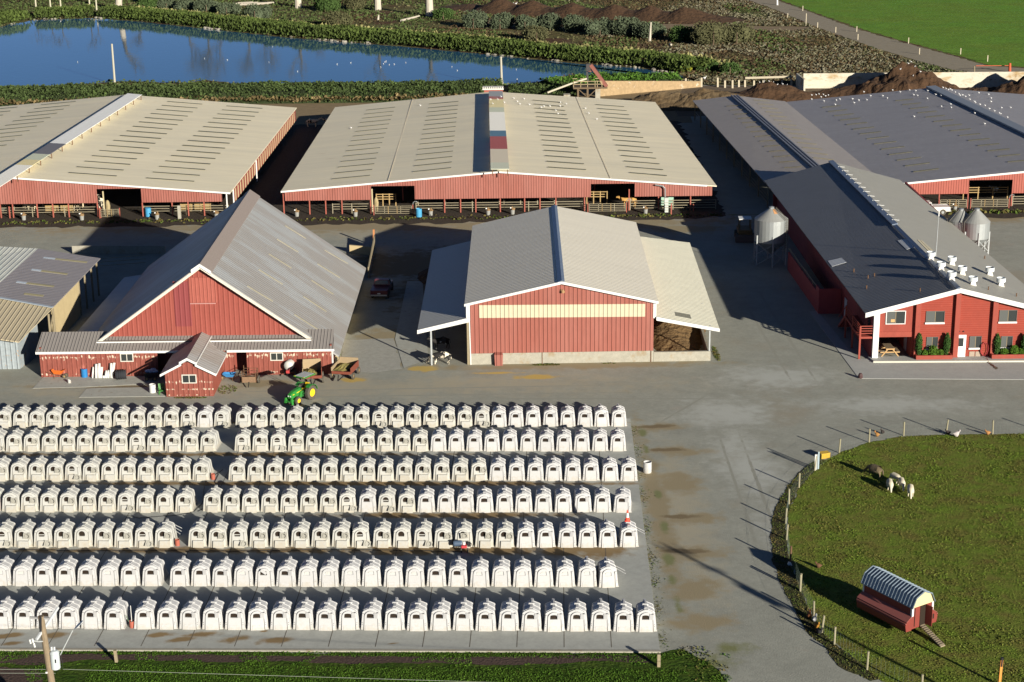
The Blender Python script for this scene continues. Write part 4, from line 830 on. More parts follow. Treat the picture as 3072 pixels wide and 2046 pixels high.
def red_barn():
    t = thing('red_barn', 'old red gable barn with steep grey roof and peeling low annex', 'barn', (-26.5,142,0))
    zr,yf,yb = 9.5,141.6,171.4; xr = -26.35
    def sl(x): return zr-.716*abs(x-xr)
    xL,xR = -37.2,-14.9
    ribroof('roof_slope', BR1, (xr,yf-.1,zr),(xR,yf-.1+.0,sl(xR)),(xR,yb,sl(xR)),(xr,yb,zr), t, .14)
    ribroof('roof_slope', BR1, (xL,yf-.1,sl(xL)),(xr,yf-.1,zr),(xr,yb,zr),(xL,yb,sl(xL)), t, .14)
    b = MB(); b.slab([(xr,yf-.2,zr+.12),(xr+1.0,yf-.2,zr-.6),(xr+1.0,yb+.1,zr-.6),(xr,yb+.1,zr+.12)],.05); b.slab([(xr-.5,yf-.2,zr-.25),(xr,yf-.2,zr+.12),(xr,yb+.1,zr+.12),(xr-.5,yb+.1,zr-.25)],.05); b.build('ridge_cap', mat('ridge_taupe',(.30,.25,.22),.6,var=.2,vscale=3), t)
    # gable wall (recessed) and lower triangle sides
    yw = 142.1
    b = MB(); b.hexa([(xL+.6,yw,0),(xR-.5,yw,0),(xR-.5,yw+.2,0),(xL+.6,yw+.2,0),(xL+.6,yw,sl(xL+.6)-.15),(xR-.5,yw,sl(xR-.5)-.15),(xR-.5,yw+.2,sl(xR-.5)-.15),(xL+.6,yw+.2,sl(xL+.6)-.15)])
    b.hexa([(xL+.6,yw,sl(xL+.6)-.15),(xR-.5,yw,sl(xR-.5)-.15),(xR-.5,yw+.2,sl(xR-.5)-.15),(xL+.6,yw+.2,sl(xL+.6)-.15),(xr-.01,yw,zr-.2),(xr+.01,yw,zr-.2),(xr+.01,yw+.2,zr-.2),(xr-.01,yw+.2,zr-.2)]); b.build('gable_wall', RBU, t)
    P = lambda px,py,Y=yw: onY(*r01(px,py),Y)
    def panel(name,M,x0,y0,x1,y1,th=.05,Y=yw):
        a,c = P(x0,y1,Y),P(x1,y0,Y); return MB().box(a.x,c.x,Y-th,Y-.002,a.z,c.z).build(name,M,t)
    panel('hay_door', mat('hay_door_red',(.31,.085,.062),.6,var=.1,vscale=.8,rib=('X',.33),ribh=.03), 1312,532,1488,708,.07)
    panel('door_sill', mat('faded_sill',(.42,.22,.2),.6), 1312,709,1488,716,.10)
    panel('repair_boards', mat('wine_boards',(.19,.04,.04),.65,rib=('X',.42),ribh=.03), 1212,560,1305,872,.03)
    b = MB()
    for xa,za,xb2,zb2 in ((xL-.0,sl(xL),xr,zr),(xr,zr,xR,sl(xR))):
        if xa < xr: xa = -35.6; za = sl(xa)
        else: xb2 = -16.9; zb2 = sl(xb2)
        b.hexa([(xa,yf-.16,za-.33),(xb2,yf-.16,zb2-.33),(xb2,yf-.10,zb2-.33),(xa,yf-.10,za-.33),(xa,yf-.16,za-.06),(xb2,yf-.16,zb2-.06),(xb2,yf-.10,zb2-.06),(xa,yf-.10,za-.06)])
    b.build('barge_board', mat('weathered_white',(.66,.62,.52),.7,var=.25,vscale=3), t)
    b = MB(); b.hexa([(xr-.75,yf-.3,zr-.65),(xr,yf-.3,zr-.12),(xr,yf-.2,zr-.12),(xr-.75,yf-.2,zr-.65),(xr-.75,yf-.3,zr-.35),(xr,yf-.3,zr+.15),(xr,yf-.2,zr+.15),(xr-.75,yf-.2,zr-.35)]); b.hexa([(xr,yf-.3,zr-.12),(xr+.95,yf-.3,zr-.8),(xr+.95,yf-.2,zr-.8),(xr,yf-.2,zr-.12),(xr,yf-.3,zr+.15),(xr+.95,yf-.3,zr-.5),(xr+.95,yf-.2,zr-.5),(xr,yf-.2,zr+.15)]); b.build('peak_trim', WHT, t)
    # side walls, yellowish right side
    MB().box(xR-.55,xR-.4,yw,yb-.4,0,sl(xR-.5)-.1).build('side_wall', mat('cream_side_wall',(.62,.50,.28),.7,var=.2,vscale=.5), t)
    MB().box(xL+.5,xL+.65,yw,yb-.4,0,2.0).build('side_wall', RBU, t)
    b = MB(); b.hexa([(xL+.6,yb-.5,0),(xR-.5,yb-.5,0),(xR-.5,yb-.3,0),(xL+.6,yb-.3,0),(xr-.01,yb-.5,zr-.2),(xr+.01,yb-.5,zr-.2),(xr+.01,yb-.3,zr-.2),(xr-.01,yb-.3,zr-.2)]); b.build('back_wall', RBU, t)
    # low lean roof left (in shade)
    zl = sl(xL)-.12
    ribroof('lean_to_roof', mat('pale_blue_roof',(.48,.50,.50),.5,var=.12,vscale=.3,rib=('Y',.5),ribh=.03), (-39.4,143,1.35),(xL-.0,143,zl),(xL,168.5,zl),(-39.1,168.5,1.35), t)
    # skylights on the sunny slope: pale strips running down the roof
    YT = mat('roof_light_strip',(.36,.33,.24),.6)
    for a,c in [((1965,177),(2110,265)),((1910,270),(2058,360)),((1855,372),(2010,470)),((1785,480),(1950,582)),((1705,593),(1882,700)),((2238,345),(2400,440)),((2190,440),(2345,537)),((2147,553),(2300,650)),((2092,665),(2252,770)),((2030,790),(2196,895))]:
        zf = lambda x,y: sl(x); A = solve_on(zf, r01(*a), 6, 25); B = solve_on(zf, r01(*c), 5, 25)
        MB().slab([(A.x,A.y-.14,sl(A.x)+.03),(B.x,B.y-.14,sl(B.x)+.03),(B.x,B.y+.14,sl(B.x)+.03),(A.x,A.y+.14,sl(A.x)+.03)],.02).build('roof_light', YT, t)
    # annex across the front
    ya,yA = 140.5,142.6; za,zA = 2.3,3.28
    ribroof('annex_roof', mat('annex_roof_grey',(.235,.215,.20),.5,var=.08,vscale=1,rib=('X',.28),ribh=.05), (-40.6,140.3,2.36),(-15.15,140.3,2.33),(-15.4,142.75,3.36),(-40.6,142.75,3.38), t, .06)
    xa0,xa1 = -40.35,-15.4
    ops = [(P(1085,1080,ya).x,P(1200,1080,ya).x),(P(1618,1080,ya).x,P(1700,1080,ya).x)]
    cuts = [xa0]+[v for o in ops for v in o]+[xa1]; b = MB()
    for k,(a,c) in enumerate(zip(cuts,cuts[1:])):
        if k%2 == 0: b.box(a,c,ya,ya+.15,0,2.28)
    b.box(ops[0][0],ops[0][1],ya+.02,ya+.13,2.1,2.28); b.build('annex_wall', PEEL, t)
    b = MB(); b.box(xa0,xa0+.15,ya+.15,yw,0,2.6); b.box(xa1-.15,xa1,ya+.15,yw,0,2.6); b.build('annex_end', RB_, t)
    b = MB(); b.box(-40.6,-28.0,140.24,140.30,2.14,2.33); b.box(-24.3,-15.15,140.24,140.30,2.12,2.31); b.build('gutter_board', WHT, t)
    b = MB(); b.box(-35.6,-28.0,141.30,141.36,2.66,2.86); b.box(-25.9,-17.2,141.30,141.36,2.66,2.86); b.build('skirt_board', WHT, t)
    b = MB(); b.box(-35.5,-17.1,141.37,142.05,2.70,2.90); b.build('skirt_roof', mat('skirt_grey',(.20,.18,.155),.7,var=.3,vscale=3), t)
    b = MB(); b.box(xa1-.02,xa1+.12,ya-.02,ya+.12,0,2.3); b.build('corner_trim', mat('trim_grey',(.45,.44,.42),.6), t)
    def win(x0,y0,x1,y1,Y,nm='window'):
        a,c = P(x0,y1,Y),P(x1,y0,Y); f = MB(); tt=.08
        f.box(a.x,a.x+tt,Y-.06,Y,a.z,c.z); f.box(c.x-tt,c.x,Y-.06,Y,a.z,c.z); f.box(a.x+tt,c.x-tt,Y-.055,Y,a.z,a.z+tt); f.box(a.x+tt,c.x-tt,Y-.055,Y,c.z-tt,c.z); xm=(a.x+c.x)/2; f.box(xm-.03,xm+.03,Y-.05,Y,a.z+tt,c.z-tt)
        w_ = f.build(nm, mat('window_trim_grey',(.50,.48,.42),.6), t); MB().box(a.x+tt,xm-.03,Y-.03,Y-.01,a.z+tt,c.z-tt).build('pane', GLASS, w_); MB().box(xm+.03,c.x-tt,Y-.03,Y-.01,a.z+tt,c.z-tt).build('pane', GLASS, w_)
    win(832,1056,918,1115,ya); win(1865,1050,1952,1108,ya)
    # porch
    px0,px1,py0 = -28.6,-24.7,135.0; xm = -26.65
    b = MB(); z0,z1 = 1.95,3.0
    b.hexa([(px0,py0,0),(px1,py0,0),(px1,py0+.15,0),(px0,py0+.15,0),(px0,py0,z0),(px1,py0,z0),(px1,py0+.15,z0),(px0,py0+.15,z0)])
    b.hexa([(px0,py0,z0),(px1,py0,z0),(px1,py0+.15,z0),(px0,py0+.15,z0),(xm-.01,py0,z1),(xm+.01,py0,z1),(xm+.01,py0+.15,z1),(xm-.01,py0+.15,z1)]); b.box(xm-.42,xm+.42,py0+.001,py0+.149,2.4,2.95)
    b.build('porch_front', PEEL2, t)
    b = MB(); b.box(px0,px0+.15,py0+.15,ya,0,z0); b.box(px1-.15,px1,py0+.15,ya,0,z0); b.build('porch_side', mat('porch_side_red',(.28,.075,.05),.7,var=.15,vscale=.8,rib=('Y',.42),ribh=.02), t)
    sp = lambda x: 3.22-.52*abs(x-xm)
    ribroof('porch_roof', BR1, (xm,py0-.25,sp(xm)),(px1+.35,py0-.25,sp(px1+.35)),(px1+.35,141.2,sp(px1+.35)),(xm,142.3,sp(xm)), t,.08)
    ribroof('porch_roof', BR1, (px0-.35,py0-.25,sp(px0-.35)),(xm,py0-.25,sp(xm)),(xm,142.3,sp(xm)),(px0-.35,141.2,sp(px0-.35)), t,.08)
    ribroof('porch_ridge_roof', BR1, (xm,py0-.35,3.42),(xm+.75,py0-.35,3.03),(xm+.75,142.6,3.03),(xm,142.6,3.42), t,.08)
    ribroof('porch_ridge_roof', BR1, (xm-.6,py0-.35,3.10),(xm,py0-.35,3.42),(xm,142.6,3.42),(xm-.6,142.6,3.10), t,.08)
    b = MB()
    def brd(xa,za,xb2,zb2,y,h=.2): b.hexa([(xa,y,za-h),(xb2,y,zb2-h),(xb2,y+.05,zb2-h),(xa,y+.05,za-h),(xa,y,za),(xb2,y,zb2),(xb2,y+.05,zb2),(xa,y+.05,za)])
    brd(px0-.36,sp(px0-.36),xm-.5,sp(xm-.5),py0-.31); brd(xm+.62,sp(xm+.62),px1+.36,sp(px1+.36),py0-.31); brd(xm-.65,3.10,xm,3.45,py0-.42); brd(xm,3.45,xm+.8,3.02,py0-.42)
    b.box(xm+.76,xm+.82,py0-.3,142.0,2.98,3.08); b.box(px1+.35,px1+.40,py0-.25,140.2,sp(px1+.35)-.12,sp(px1+.35)+.02); b.build('porch_trim', WHT, t)
    win(1256,1202,1354,1264,py0)
    return t
red_barn()
# ================================================================ left tin shed
def tin_shed():
    t = thing('tin_shed', 'low shed at left edge with half white, half grey roof and blue tin front', 'shed', (-45,148,0))
    A = lambda px,py,z: at(*r01(px,py),z)
    # upper roof: white then grey slope down to the right
    w0,w1 = A(-500,290,4.5),A(260,335,4.5); w2,w3 = A(0,585,4.5),A(-800,585,4.5)
    g1,g2 = A(690,400,3.6),A(365,738,3.6)
    zt = 4.5
    a,b_,c,d = A(-10,580,4.5),A(262,335,4.5),A(692,402,3.7),A(365,738,3.7); e = A(-500,560,4.9)
    WR = mat('white_tin_roof',(.66,.67,.6),.5,var=.15,vscale=.5,rib=('X',.5),ribh=.04,stretch=(1,.3,1))
    GR = mat('mauve_grey_roof',(.27,.25,.255),.5,var=.08,vscale=.4,rib=('Y',.5),ribh=.02)
    f = A(0,672,4.3)
    b = MB(); b.slab([a,f,d,c][::1] if False else [a,f,d,c],.08); 
    b = MB(); b.hexa([p-Vector((0,0,.08)) for p in (f,d,c,b_)]+[f,d,c,b_]); b.poly(a,f,b_); b.build('roof_slope', GR, t)
    ff = Vector((f.x-14,f.y,f.z+1.0)); bb = Vector((b_.x-14,b_.y,b_.z+1.0))
    MB().hexa([p-Vector((0,0,.08)) for p in (Vector((a.x-14,a.y-.0,a.z+.6)),a,b_,bb)]+[Vector((a.x-14,a.y,a.z+.6)),a,b_,bb]).build('roof_slope', WR, t)
    MB().hexa([p-Vector((0,0,.08)) for p in (ff,f,a,Vector((a.x-14,a.y,a.z+.6)))]+[ff,f,a,Vector((a.x-14,a.y,a.z+.6))]).build('roof_slope', GR, t)
    # lower front roof, beige
    h0,h1,h2 = A(365,742,3.62),A(130,978,2.9),A(0,960,3.05)
    f2 = Vector((f.x,f.y-.05,f.z-.12)); hl = Vector((h2.x-14,h2.y+.2,h2.z+.5)); fl_ = Vector((f2.x-14,f2.y,f2.z+.6))
    b = MB(); b.hexa([p-Vector((0,0,.08)) for p in (h2,h1,h0,f2)]+[h2,h1,h0,f2]); b.hexa([p-Vector((0,0,.08)) for p in (hl,h2,f2,fl_)]+[hl,h2,f2,fl_]); b.build('front_roof', mat('buff_tin_roof',(.47,.40,.27),.5,var=.06,vscale=.5,rib=('X',.42),ribh=.05), t)
    b = MB(); b.beam(Vector((f.x-14,f.y-.1,f.z+.8)),f+Vector((0,-.1,.0)),.35,.06); b.beam(f+Vector((0,-.1,.02)),d+Vector((0,-.1,.02)),.35,.06); b.build('flashing', mat('flashing_blue',(.40,.45,.50),.4,metal=.3), t)
    # walls
    BT = mat('blue_grey_tin',(.29,.33,.35),.6,var=.2,vscale=1,rib=('X',.45),ribh=.05,spots=[(2.5,.60,.66,(.35,.22,.12))])
    y0 = 142.9
    b = MB(); b.hexa([(-60,y0,0),(-42.85,y0,0),(-42.85,y0+.1,0),(-60,y0+.1,0),(-60,y0,3.5),(-42.85,y0,2.85),(-42.85,y0+.1,2.85),(-60,y0+.1,3.5)]); b.build('front_wall', BT, t)
    b = MB(); b.hexa([(-42.85,y0,0),(-42.2,y0+4.3,0),(-42.2,y0+4.3,0.05),(-42.85,y0+.1,.05),(-42.85,y0,2.8),(-42.2,y0+4.3,3.4),(-42.25,y0+4.3,3.4),(-42.9,y0+.1,2.8)]); b.build('side_wall', BT, t)
    s0,s1 = Vector((d.x-.25,d.y+.5,0)),Vector((c.x-.3,c.y-.2,0)); mid = s0.lerp(s1,.55)
    b = MB(); b.hexa([s0,mid,mid+Vector((-.1,0,0)),s0+Vector((-.1,0,0)),s0+Vector((0,0,3.55)),mid+Vector((0,0,3.55)),mid+Vector((-.1,0,3.55)),s0+Vector((-.1,0,3.55))]); b.build('cream_side', mat('cream_tin_side',(.52,.42,.24),.6,var=.12,vscale=.5), t)
    for v in (.56,.7,.85,.98): p = s0.lerp(s1,v); MB().beam(p,p+Vector((0,0,3.5)),.15,.15).build('post', WOODG, t)
    b = MB(); b.beam(s0+Vector((.02,-1.3,0)),s0+Vector((.02,-1.3,3.3)),.15,.15); b.beam(s0+Vector((.1,-.05,0)),s0+Vector((.1,-.05,3.4)),.15,.15); b.beam(s0+Vector((.05,-1.3,1.6)),s0+Vector((.1,-.05,3.0)),.1,.1); b.build('door_frame', WOODG, t)
    # skylight streaks
    zz = lambda x,y: 4.0
    for q in ([(300,398),(600,430)],[(218,480),(465,512)],[(115,565),(372,597)],[(118,640),(300,662)]):
        P0,P1 = A(*q[0],4.38),A(*q[1],4.0)
        k = P0.lerp(P1,.25)
        def onroof(p):   # height on the grey plane
            n = (d-f).cross(c-f); return f.z - (n.x*(p.x-f.x)+n.y*(p.y-f.y))/n.z
        P0 = solve_on(lambda x,y: onroof(Vector((x,y,0))), r01(*q[0]), 4.2, 20); P1 = solve_on(lambda x,y: onroof(Vector((x,y,0))), r01(*q[1]), 4.0, 20); k = P0.lerp(P1,.27)
        for u,v,M in ((P0,k,mat('pale_blue_light',(.42,.47,.52),.4)),(k,P1,mat('olive_light',(.30,.27,.16),.6))):
            if q[0][1] == 640 and M.name.startswith('pale'): continue
            u2 = Vector((u.x,u.y,onroof(u)+.03)); v2 = Vector((v.x,v.y,onroof(v)+.03)); w_ = Vector((0,.25,0))
            MB().slab([u2-w_,v2-w_,v2+w_,u2+w_],.02).build('roof_light', M, t)
tin_shed()
# ================================================================ small things
def z4(x, y): return (100+x*300/2352, 1000+y*200/1568)          # zoom windows used for measuring
def z8(x, y): return (830+x*250/2178, 1050+y*180/1568)
def zc(x, y): return (420+x*300/2352, 1030+y*200/1568)
def zt_(x, y): return (600+x*240/2352, 1030+y*160/1568)
def zp(x, y): return (2590+x*270/2016, 900+y*210/1568)
def zk(x, y): return (2440+x*360/2171, 1640+y*260/1568)
def zb1(x, y): return (x*360/2355, 540+y*120/785)
def zb2(x, y): return (360+x*360/2355, 540+y*160/1047)
def zb3(x, y): return (1090+x*310/2355, 560+y*120/912)
def zb4(x, y): return (1700+x*460/2355, 540+y*160/819)
def zb5(x, y): return (2740+x*332/2355, 560+y*140/993)
def zm(x, y): return (1420+x*460/2355, 150+y*170/870)
GRN = mat('tractor_green', (.03,.22,.035), .35, spec=.5, var=.1, vscale=4)
YEL = mat('tractor_yellow', (.75,.50,.02), .45)
TYRE = mat('tyre_rubber', (.10,.088,.07), .9, var=.25, vscale=5)
def wheel(root, x, y, r, w, rimM, side=1, name='wheel'):
    b = MB(); b.lathe((x,y,r),[(r*.55,-w/2),(r*.93,-w/2),(r,-w/2+.04),(r,w/2-.04),(r*.93,w/2),(r*.55,w/2)],n=22,axis='Y',cap=False)
    n = 18
    for k in range(n):
        t = 2*math.pi*k/n
        for s in (-1,1): b.rbox((x+r*math.cos(t+s*.06),y+s*w*.22,r+r*math.sin(t+s*.06)),.05,w*.42,.045*r/.6,rz=0,ry=-t+math.pi/2)
    o = b.build(name, TYRE, root)
    b = MB(); b.lathe((x,y,r),[(.05,-w*.2),(r*.3,-w*.3*side),(r*.56,-w*.05*side),(r*.58,w*.42*side)],n=18,axis='Y') ; b.build('rim', rimM, o)
    return o
def tractor(loc, rz):
    t = thing('tractor', 'green tractor with grey canopy and yellow seat, parked by the red barn', 'tractor', (0,0,0))
    for s in (-1,1):
        wheel(t, -.15, s*.55, .60, .34, YEL, s); wheel(t, 1.45, s*.50, .34, .22, YEL, s)
        b = MB(); pr = [(-.15+ .68*math.cos(a), .60+.68*math.sin(a)) for a in [R(170-15*k) for k in range(9)]]
        for (x0,z0),(x1,z1) in zip(pr,pr[1:]): b.hexa([(x0,s*.36,z0),(x0,s*.74,z0),(x1,s*.74,z1),(x1,s*.36,z1),(x0,s*.36,z0+.03),(x0,s*.74,z0+.03),(x1,s*.74,z1+.03),(x1,s*.36,z1+.03)])
        b.build('fender', GRN, t)
    b = MB(); b.loft([[(.62,-.26,.62),(.62,.26,.62),(.62,.26,1.12),(.62,.16,1.2),(.62,-.16,1.2),(.62,-.26,1.12)],[(1.5,-.24,.55),(1.5,.24,.55),(1.5,.24,1.0),(1.5,.15,1.08),(1.5,-.15,1.08),(1.5,-.24,1.0)],[(1.92,-.19,.58),(1.92,.19,.58),(1.92,.19,.86),(1.92,.12,.92),(1.92,-.12,.92),(1.92,-.19,.86)]]); b.build('hood', GRN, t)
    b = MB(); [b.hexa([(.65,s*.245,.95),(1.75,s*.215,.82),(1.75,s*.225,.82),(.65,s*.272,.95),(.65,s*.245,1.0),(1.75,s*.215,.87),(1.75,s*.225,.87),(.65,s*.272,1.0)]) for s in (1,)]; b.build('stripe', YEL, t)
    b = MB(); [b.hexa([(.65,s*.245,.95),(1.75,s*.215,.82),(1.75,s*.225,.82),(.65,s*.272,.95),(.65,s*.245,1.0),(1.75,s*.215,.87),(1.75,s*.225,.87),(.65,s*.272,1.0)]) for s in (-1,)]; b.build('stripe', YEL, t)
    for s in (-1,1): MB().box(1.90,1.94,s*.11-.05,s*.11+.05,.70,.80).build('headlight', mat('headlight',(.75,.75,.72),.2), t)
    b = MB(); b.box(-.3,.7,-.18,.18,.35,.8); b.box(.7,1.9,-.14,.14,.3,.6); b.box(-.35,.6,-.34,.34,.62,.68); b.build('chassis', mat('tractor_dark_green',(.02,.10,.025),.5), t)
    b = MB(); b.loft([[(-.32,-.2,.78),(-.32,.2,.78),(.1,.2,.78),(.1,-.2,.78)],[(-.34,-.22,.9),(-.34,.22,.9),(.14,.22,.88),(.14,-.22,.88)]]); b.loft([[(-.36,-.21,.86),(-.36,.21,.86),(-.24,.21,.86),(-.24,-.21,.86)],[(-.46,-.17,1.3),(-.46,.17,1.3),(-.38,.17,1.3),(-.38,-.17,1.3)]]); b.build('seat', YEL, t)
    b = MB(); b.tube((.55,0,1.1),(.35,0,1.32),.02); b.lathe((.33,0,1.33),[(.15,0),(.17,.01),(.17,.03),(.14,.03)],n=14); b.build('steering_wheel', BLACK, t)
    b = MB()
    for s in (-1,1): b.tube((-.5,s*.33,.8),(-.5,s*.33,1.98),.03)
    b.tube((.55,-.4,1.0),(.55,-.4,1.35),.02); b.tube((.75,.3,.9),(.75,.3,1.45),.025); b.build('roll_bar', BLACK, t)
    b = MB(); b.box(-.78,.62,-.58,.58,1.98,2.05); o = b.build('canopy', GRN, t)
    b = MB()
    for k in range(6): b.box(-.70,.54,-.49+.168*k,-.49+.168*k+.12,2.05,2.075)
    b.build('canopy_panel', mat('canopy_grey',(.33,.34,.34),.5), o)
    for s in (-1,1):
        MB().box(.55,.63,s*.45-.07,s*.45+.07,2.051,2.08).build('marker_light', mat('amber_marker',(.5,.4,.03),.4), o)
        b = MB(); b.hexa([(.9,s*.30,.45),(1.2,s*.30,.40),(1.2,s*.42,.40),(.9,s*.42,.45),(.75,s*.3,.98),(.95,s*.3,.95),(.95,s*.42,.95),(.75,s*.42,.98)]); b.hexa([(1.9,s*.22,.12),(2.15,s*.22,.12),(2.15,s*.42,.12),(1.9,s*.42,.12),(1.95,s*.26,.62),(2.1,s*.26,.62),(2.1,s*.36,.62),(1.95,s*.36,.62)]); b.box(1.0,2.0,s*.28-.04,s*.28+.04,.34,.46); b.build('loader_mount', GRN, t)
    MB().box(1.98,2.10,-.3,.3,.3,.4).build('front_bar', GRN, t)
    place(t, loc, rz)
a = at(*z8(905,1285)); f_ = at(*z8(600,1420)); hd = math.atan2(f_.y-a.y, f_.x-a.x)
_m = Vector((a.x,a.y,0)); _l = Vector((-.15,.55,0)); _l.rotate(Matrix.Rotation(hd,3,'Z')); tractor(_m-_l, hd)
def spokewheel(root, c, r, w, ax='X', M=None, name='wheel'):
    b = MB(); b.lathe(c,[(r*.5,-w/2),(r,-w/2),(r,w/2),(r*.5,w/2)],n=16,axis=ax,cap=False); o = b.build(name, TYRE, root)
    MB().lathe(c,[(r*.52,-w*.3),(r*.52,w*.3)],n=12,axis=ax).build('rim', M or WOODY, o); return o
def wagon(fl, fr, depth, label, h=1.0, base=.55, tall=0.0, rz=0, hay=1):
    """fl,fr = front corners on the ground in world"""
    W = (fr-fl).length; t = thing('hay_wagon', label, 'wagon', (0,0,0)); RW = mat('wagon_red',(.22,.06,.035),.75,var=.3,vscale=5)
    TW = mat('wagon_tan',(.36,.27,.16),.8,var=.2,vscale=4); DK = mat('wagon_dark',(.045,.035,.035),.8)
    MB().box(0,W,0,depth,base,base+.07).build('bed', DK, t)
    MB().box(0,W,-.05,0,base-.02,base+.22).build('front_board', RW, t)
    MB().box(-.05,0,0,depth,base,base+.55+tall).build('side_board', TW, t); MB().box(W,W+.05,0,depth,base,base+.55+tall).build('side_board', RW, t)
    MB().box(0,W,depth,depth+.05,base,base+.75+tall).build('back_board', TW, t)
    if hay:
        b = MB(); rnd = random.Random(5); N = 8
        pts = [[(.06+(W-.12)*(.78)*i/N, .05+(depth-.1)*j/N, base+.12+(.28*math.sin(math.pi*i/N)*math.sin(math.pi*j/N)*.9+.12)*rnd.uniform(.7,1.1)) for i in range(N+1)] for j in range(N+1)]
        b.loft(pts, cap=False, closed=False); b.build('hay_load', HAY, t)
    for s in (-.12,W+.12):
        for y in (.35,depth-.35): spokewheel(t,(s,y,.30),.30,.15)
    b = MB(); b.beam((W*.35,-.02,.42),(W*.5,-1.0,.25),.07,.07); b.beam((W*.65,-.02,.42),(W*.5,-1.0,.25),.07,.07); b.build('tongue', BLACK, t)
    place(t, fl, rz); return t
fl_,fr_ = at(*z8(1440,800)), at(*z8(1935,800)); fl_.y += .3; wagon(fl_,fr_,2.3,'red hay wagon with half load, right of the tractor at the barn corner', rz=math.atan2(fr_.y-fl_.y+.02,fr_.x-fl_.x))
fl_,fr_ = at(*z8(690,960)), at(*z8(1130,960)); fl_.y += .5; wagon(fl_,fr_,1.9,'high-sided hay wagon directly behind the green tractor', tall=.35, rz=.12)
# sprayer tank
p = at(*z8(330,720)); t = thing('water_tank_cart', 'round white tank cart with red pump against the red barn', 'tank cart', (0,0,0))
b = MB(); b.lathe((0,0,.95),[(.05,-.66),(.36,-.6),(.42,-.45),(.42,.45),(.36,.6),(.05,.66)],n=20,axis='Y'); b.build('tank', mat('tank_white',(.52,.52,.48),.45,var=.1,vscale=4), t, True)
b = MB(); b.lathe((0,.15,1.36),[(.15,0),(.15,.06),(.03,.07)],n=14); b.build('lid', BLACK, t); b = MB(); b.box(-.36,.36,-.55,.55,.4,.5); b.beam((0,-.55,.42),(0,-1.3,.3),.06,.06); b.build('frame', BLACK, t)
for s in (-.45,.45): spokewheel(t,(s,.1,.28),.28,.14)
b = MB(); b.box(-.12,.16,-.95,-.65,.42,.66); b.lathe((.15,-.8,.66),[(.06,0),(.06,.12)],n=8); b.build('pump', mat('pump_red',(.40,.05,.05),.5), t); place(t,p+Vector((0,.8,0)),-.12)
# wheelbarrows
def barrow(loc, rz, M, label, two=False, flat=False):
    t = thing('wheelbarrow', label, 'wheelbarrow', (0,0,0)); h = .22 if flat else .34
    b = MB(); o_ = [(-.5,-.36,.42+h),(.55,-.36,.42+h),(.62,0,.42+h),(.55,.36,.42+h),(-.5,.36,.42+h)]; i_ = [(-.32,-.22,.36),(.25,-.22,.36),(.3,0,.36),(.25,.22,.36),(-.32,.22,.36)]
    i2 = [(x*.94,y*.92,z+.03) for x,y,z in i_]; o2 = [(x*.95,y*.93,z+.0) for x,y,z in o_]
    b.loft([i_,o_,o2,i2], cap=False); b.f.append(b.vs(i_)[::-1]); b.f.append(b.vs(i2)); b.build('tray', M, t)
    for s in (-1,1): MB().path([(.62,s*.12,.2),(-.3,s*.2,.33),(-1.0,s*.28,.55)],.022).build('handle', RUST, t); MB().path([(-.25,s*.2,.34),(-.32,s*.24,.0)],.02).build('leg', RUST, t)
    for y in ((-.16,.16) if two else (0,)): spokewheel(t,(.62,y,.19),.19,.09,'Y')
    place(t, loc, rz)
barrow(at(*z4(600,1040)), R(-12), mat('orange_tray',(.62,.13,.02),.5), 'bright orange wheelbarrow in front of the left annex wall', two=True)
barrow(at(*zt_(880,1090)), R(175), mat('blue_tray',(.04,.19,.42),.45), 'blue wheelbarrow beside the doorway right of the porch', flat=True)
# barrels, buckets, tubs
def barrel(loc, M, r, h, label, cat='barrel', name='barrel', open_=True, group=None, lidM=None):
    t = thing(name, label, cat, (0,0,0), group)
    prof = [(r*.96,0),(r,.03),(r,h*.33),(r*1.03,h*.345),(r,h*.36),(r,h*.64),(r*1.03,h*.655),(r,h*.67),(r,h*.97),(r*.96,h)]
    if open_: prof += [(r*.93,h),(r*.93,h*.15)]
    else: prof += [(r*.9,h-.02)]
    MB().lathe((0,0,0),prof,n=20).build('body', M, t)
    if lidM: MB().lathe((r*.4,0,h-.02),[(.05,0),(.05,.04)],n=8).build('bung', lidM, t); MB().lathe((-r*.4,.05,h-.02),[(.035,0),(.035,.04)],n=8).build('bung', lidM, t)
    return place(t, loc, 0)
BB = mat('blue_plastic', (.02,.15,.36), .4); BB2 = mat('light_blue_plastic', (.06,.30,.52), .5, var=.2, vscale=4)
t = barrel(at(*z4(1195,1045))+Vector((0,.2,0)), BB, .27, .76, 'blue barrel with white label against the peeling annex wall', open_=False, lidM=mat('red_bung',(.4,.03,.03),.5))
MB().rbox((-.02,-.285,.55),.16,.02,.14).build('label', WHT, t)
barrel(at(*z4(850,1170)), HW, .13, .30, 'upturned white bucket in front of the orange wheelbarrow','bucket','bucket')
t = barrel(at(1943,1421)+Vector((0,.27,0)), HW, .30, .82, 'white open barrel at the right end of the third hutch row')
p = at(*zc(290,1175))+Vector((0,.2,0)); t = barrel(p, mat('grey_white_plastic',(.50,.50,.48),.5), .27, .72, 'white barrel heaped with cardboard, left of the porch')
b = MB(); rnd = random.Random(3); [b.rbox((rnd.uniform(-.12,.12),rnd.uniform(-.1,.1),.78+.06*k),.25,.2,.1,rnd.uniform(0,3),rnd.uniform(-.5,.5),rnd.uniform(-.5,.5)) for k in range(4)]; b.build('cardboard', mat('cardboard_tan',(.42,.29,.14),.9), t)
